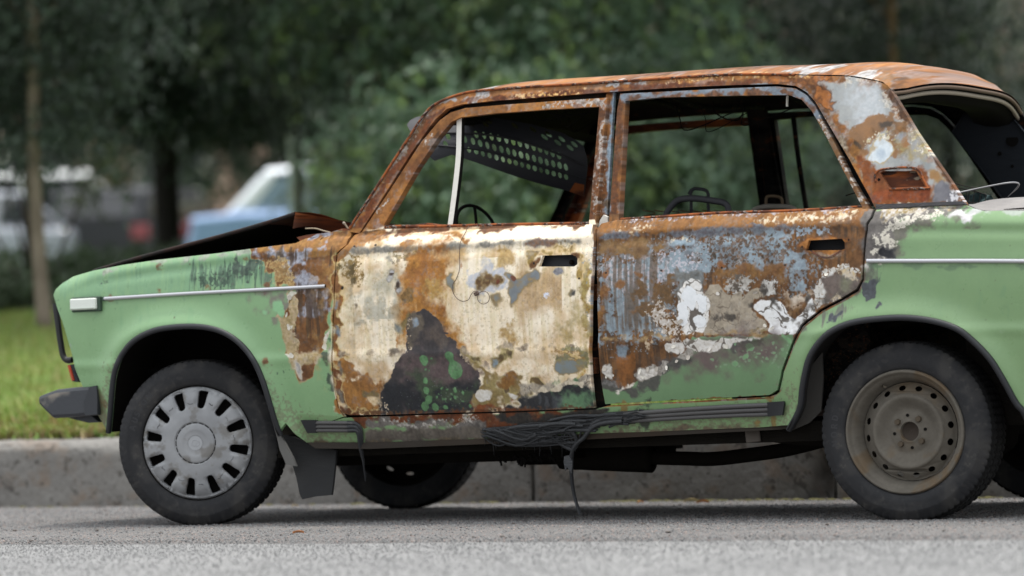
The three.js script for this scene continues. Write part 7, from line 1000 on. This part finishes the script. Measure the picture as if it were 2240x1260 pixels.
// lamp post
{
  const g = group('lamp_post'), b = spot(-2.12, 36); tag(g, 'pale grey-green lamp post right of the light blue parked car', 'lamp post');
  const m = std('#8a968c', 0.7); part('post', tube([b.clone().add(V3(0, -0.1, 0)), b.clone().add(V3(0, 3, 0)), b.clone().add(V3(0, 7, 0))], (t) => lerp(0.085, 0.06, t), { n: 10, s: 14 }), m, g);
  part('base', tube([b.clone().add(V3(0, -0.1, 0)), b.clone().add(V3(0, 0.5, 0))], 0.11, { n: 2, s: 14 }), m, g); part('lamp_arm', tube([b.clone().add(V3(0, 6.9, 0)), b.clone().add(V3(0.5, 7.5, 0.3)), b.clone().add(V3(1.5, 7.7, 0.8))], 0.04, { n: 12 }), m, g); part('lamp_head', box(0.5, 0.1, 0.22, b.x + 1.6, b.y + 7.68, b.z + 0.85, 0, -0.5, 0, 0.04), m, g);
}
// parked cars far behind
function parkedCar(label, color, lat, depth, turn, o = {}) {
  const g = group(numbered('parked_car')), b = spot(lat, depth); g.position.copy(b); g.rotation.y = turn + YAW; tag(g, label, 'car', 'cars parked beyond the trees');
  const L = o.L ?? 4.3, W = 1.7, H = o.H ?? 1.45, paint = new THREE.MeshPhysicalMaterial({ color: new THREE.Color(color), roughness: o.dull ? 0.6 : 0.35, metalness: o.metal ?? 0.3, clearcoat: o.dull ? 0.2 : 1, clearcoatRoughness: 0.05, side: THREE.DoubleSide });
  const van = o.van, x = (v) => v - L / 2, ext = (P, w, bev) => { const s = new THREE.Shape(P.map(([a, c]) => new THREE.Vector2(x(a), c))); const q = new THREE.ExtrudeGeometry(s, { depth: w - 2 * bev, bevelEnabled: true, bevelThickness: bev, bevelSize: bev * 0.8, bevelOffset: -bev * 0.8, bevelSegments: 3 }); q.translate(0, 0, -w / 2 + bev); return q; };
  const arch = (c) => { const q = []; for (let k = 0; k <= 10; k++) { const a = Math.PI * (1 - k / 10); q.push([c + 0.36 * Math.cos(a), 0.30 + 0.36 * Math.sin(a)]); } return q; };
  const low = [[0.02, 0.3], ...arch(0.85), ...arch(L - 0.85), [L - 0.02, 0.3], [L, 0.5], [L - 0.06, 0.72], [L - 1.15, 0.93], [L - 1.3, 0.95], [van ? 0.1 : 0.75, 0.97], [van ? 0.02 : 0.06, van ? 0.97 : 0.92], [0, 0.55]];
  part('body', ext(low, W, 0.09), paint, g);
  const top = van ? [[0.06, 0.95], [0.18, H - 0.08], [0.35, H], [L - 2.0, H], [L - 1.15, 0.95]] : [[0.5, 0.95], [1.05, H - 0.03], [1.4, H], [2.3, H], [L - 1.2, 0.95]];
  part('cabin', ext(top, W - 0.22, 0.12), o.cabin ? new THREE.MeshPhysicalMaterial({ color: new THREE.Color(o.cabin), roughness: 0.3, metalness: 0.3, clearcoat: 1, clearcoatRoughness: 0.05, side: THREE.DoubleSide }) : paint, g);
  const glass = new THREE.MeshPhysicalMaterial({ color: o.glass ?? '#0c1014', roughness: 0.06, clearcoat: 1, side: THREE.DoubleSide });
  const side_ = van ? [[[0.3, 1.0], [0.36, H - 0.13], [1.2, H - 0.1], [1.2, 1.0]], [[1.28, 1.0], [1.28, H - 0.1], [L - 2.05, H - 0.1], [L - 1.45, 1.0]]] : [[[0.85, 1.0], [1.2, H - 0.1], [1.78, H - 0.07], [1.78, 1.0]], [[1.86, 1.0], [1.86, H - 0.07], [2.3, H - 0.07], [L - 1.45, 1.0]]];
  for (const sgn of [1, -1]) for (const q of side_) { const s = new THREE.ShapeGeometry(new THREE.Shape(q.map(([a, c]) => new THREE.Vector2(x(a), c)))); s.translate(0, 0, sgn * ((W - 0.22) / 2 + 0.004)); part('side_window', s, glass, g); }
  const sl = (x0, y0, x1, y1, dx) => gridSheet(1, 4, (u, v) => V3(x(lerp(x0, x1, u)) + dx, lerp(y0, y1, u), lerp(-0.62, 0.62, v) * lerp(1, 0.86, u)), (p, u, v) => [u, v]);
  part('windscreen', sl(top[top.length - 1][0] - 0.02, 0.98, top[top.length - 2][0] + 0.04, H - 0.06, 0.03), glass, g);
  part('rear_window', van ? sl(0.07, 1.0, 0.17, H - 0.12, -0.012) : sl(0.54, 1.0, 1.05, H - 0.08, -0.02), glass, g);
  for (const cx of [0.85, L - 0.85]) for (const sgn of [1, -1]) { const w = group('wheel', g); w.position.set(x(cx), 0.3, sgn * (W / 2 - 0.09)); const t = new THREE.TorusGeometry(0.235, 0.075, 10, 28); t.scale(1, 1, 1.2); part('tyre', t, std('#17181a', 0.9), w); const r = new THREE.CylinderGeometry(0.2, 0.19, 0.1, 20); r.rotateX(Math.PI / 2); part('rim', r, std('#a5a8ac', 0.4, 0.6), w); }
  for (const sgn of [1, -1]) { part('tail_light', box(0.10, 0.2, 0.26, x(0.045), 0.78, sgn * (W / 2 - 0.17), 0, 0, 0, 0.02), new THREE.MeshPhysicalMaterial({ color: '#7a0d12', roughness: 0.15, clearcoat: 1 }), g); part('headlight', box(0.2, 0.16, 0.34, x(L - 0.12), 0.66, sgn * (W / 2 - 0.2), 0, 0, 0.25, 0.03), new THREE.MeshPhysicalMaterial({ color: '#cfd6dc', roughness: 0.08, clearcoat: 1, metalness: 0.4 }), g); }
  for (const bx of [0.03, L - 0.05]) part('bumper', box(0.14, 0.2, W - 0.1, x(bx), 0.43, 0, 0, 0, 0, 0.05), paint, g);
  return g;
}
parkedCar('silver car with its front wheel beside the pale trunk at far left', '#9a9ea6', -7.15, 49, 0.75, { metal: 0.5 });
parkedCar('dark navy car seen from behind, left of the dark trunk', '#060b16', -5.1, 51, 1.3, { van: true, H: 1.42, metal: 0, dull: true });
parkedCar('white car behind the dark navy one, only its bright roof showing', '#d9dbdc', -6.9, 57, 0.3, { van: true, H: 1.9, metal: 0 });
parkedCar('light blue car with red tail light and bright sloping rear window', '#7f9bc4', -2.1, 47, 0.12, { metal: 0.2, H: 1.55, cabin: '#e9eef4', glass: '#7d8fa0' });
// the apartment house behind it all
{
  const g = group('apartment_building'); tag(g, 'pinkish brick apartment building glimpsed through gaps in the leaves', 'building');
  const brick = tileTex(256, (u, v) => mixc([150, 122, 114], [178, 152, 142], tnoise(u, v, 8, 4, 91)), true), mB = std('#ffffff', 0.95, 0, { map: withRep(brick, 6, 3) });
  const c = spot(0, 78), a = Math.atan2(-rh.z, rh.x); g.position.set(c.x, c.y, c.z); g.rotation.y = a;
  part('wall', box(60, 16, 10, 0, 7.8, -5), mB, g); part('plinth', box(60.2, 1.0, 10.2, 0, 0.2, -5), std('#8d8880', 0.95), g); part('roof', box(61, 0.5, 11, 0, 16, -5), std('#5d5854', 0.95), g);
  for (let f = 0; f < 4; f++) for (let k = 0; k < 12; k++) { const wx = -16 + k * 2.9, wy = 2.6 + f * 3.1, w = part('window', join([box(1.5, 0.12, 0.12, wx, wy + 0.75, 0.06), box(1.5, 0.12, 0.16, wx, wy - 0.75, 0.08), box(0.1, 1.4, 0.12, wx - 0.72, wy, 0.06), box(0.1, 1.4, 0.12, wx + 0.72, wy, 0.06), box(0.06, 1.4, 0.1, wx, wy, 0.05)]), std('#dcdad4', 0.6), g); part('pane', box(1.36, 1.36, 0.03, wx, wy, 0.02), new THREE.MeshPhysicalMaterial({ color: '#1b232b', roughness: 0.05, clearcoat: 1 }), w); }
}
renderer.render(scene, camera);
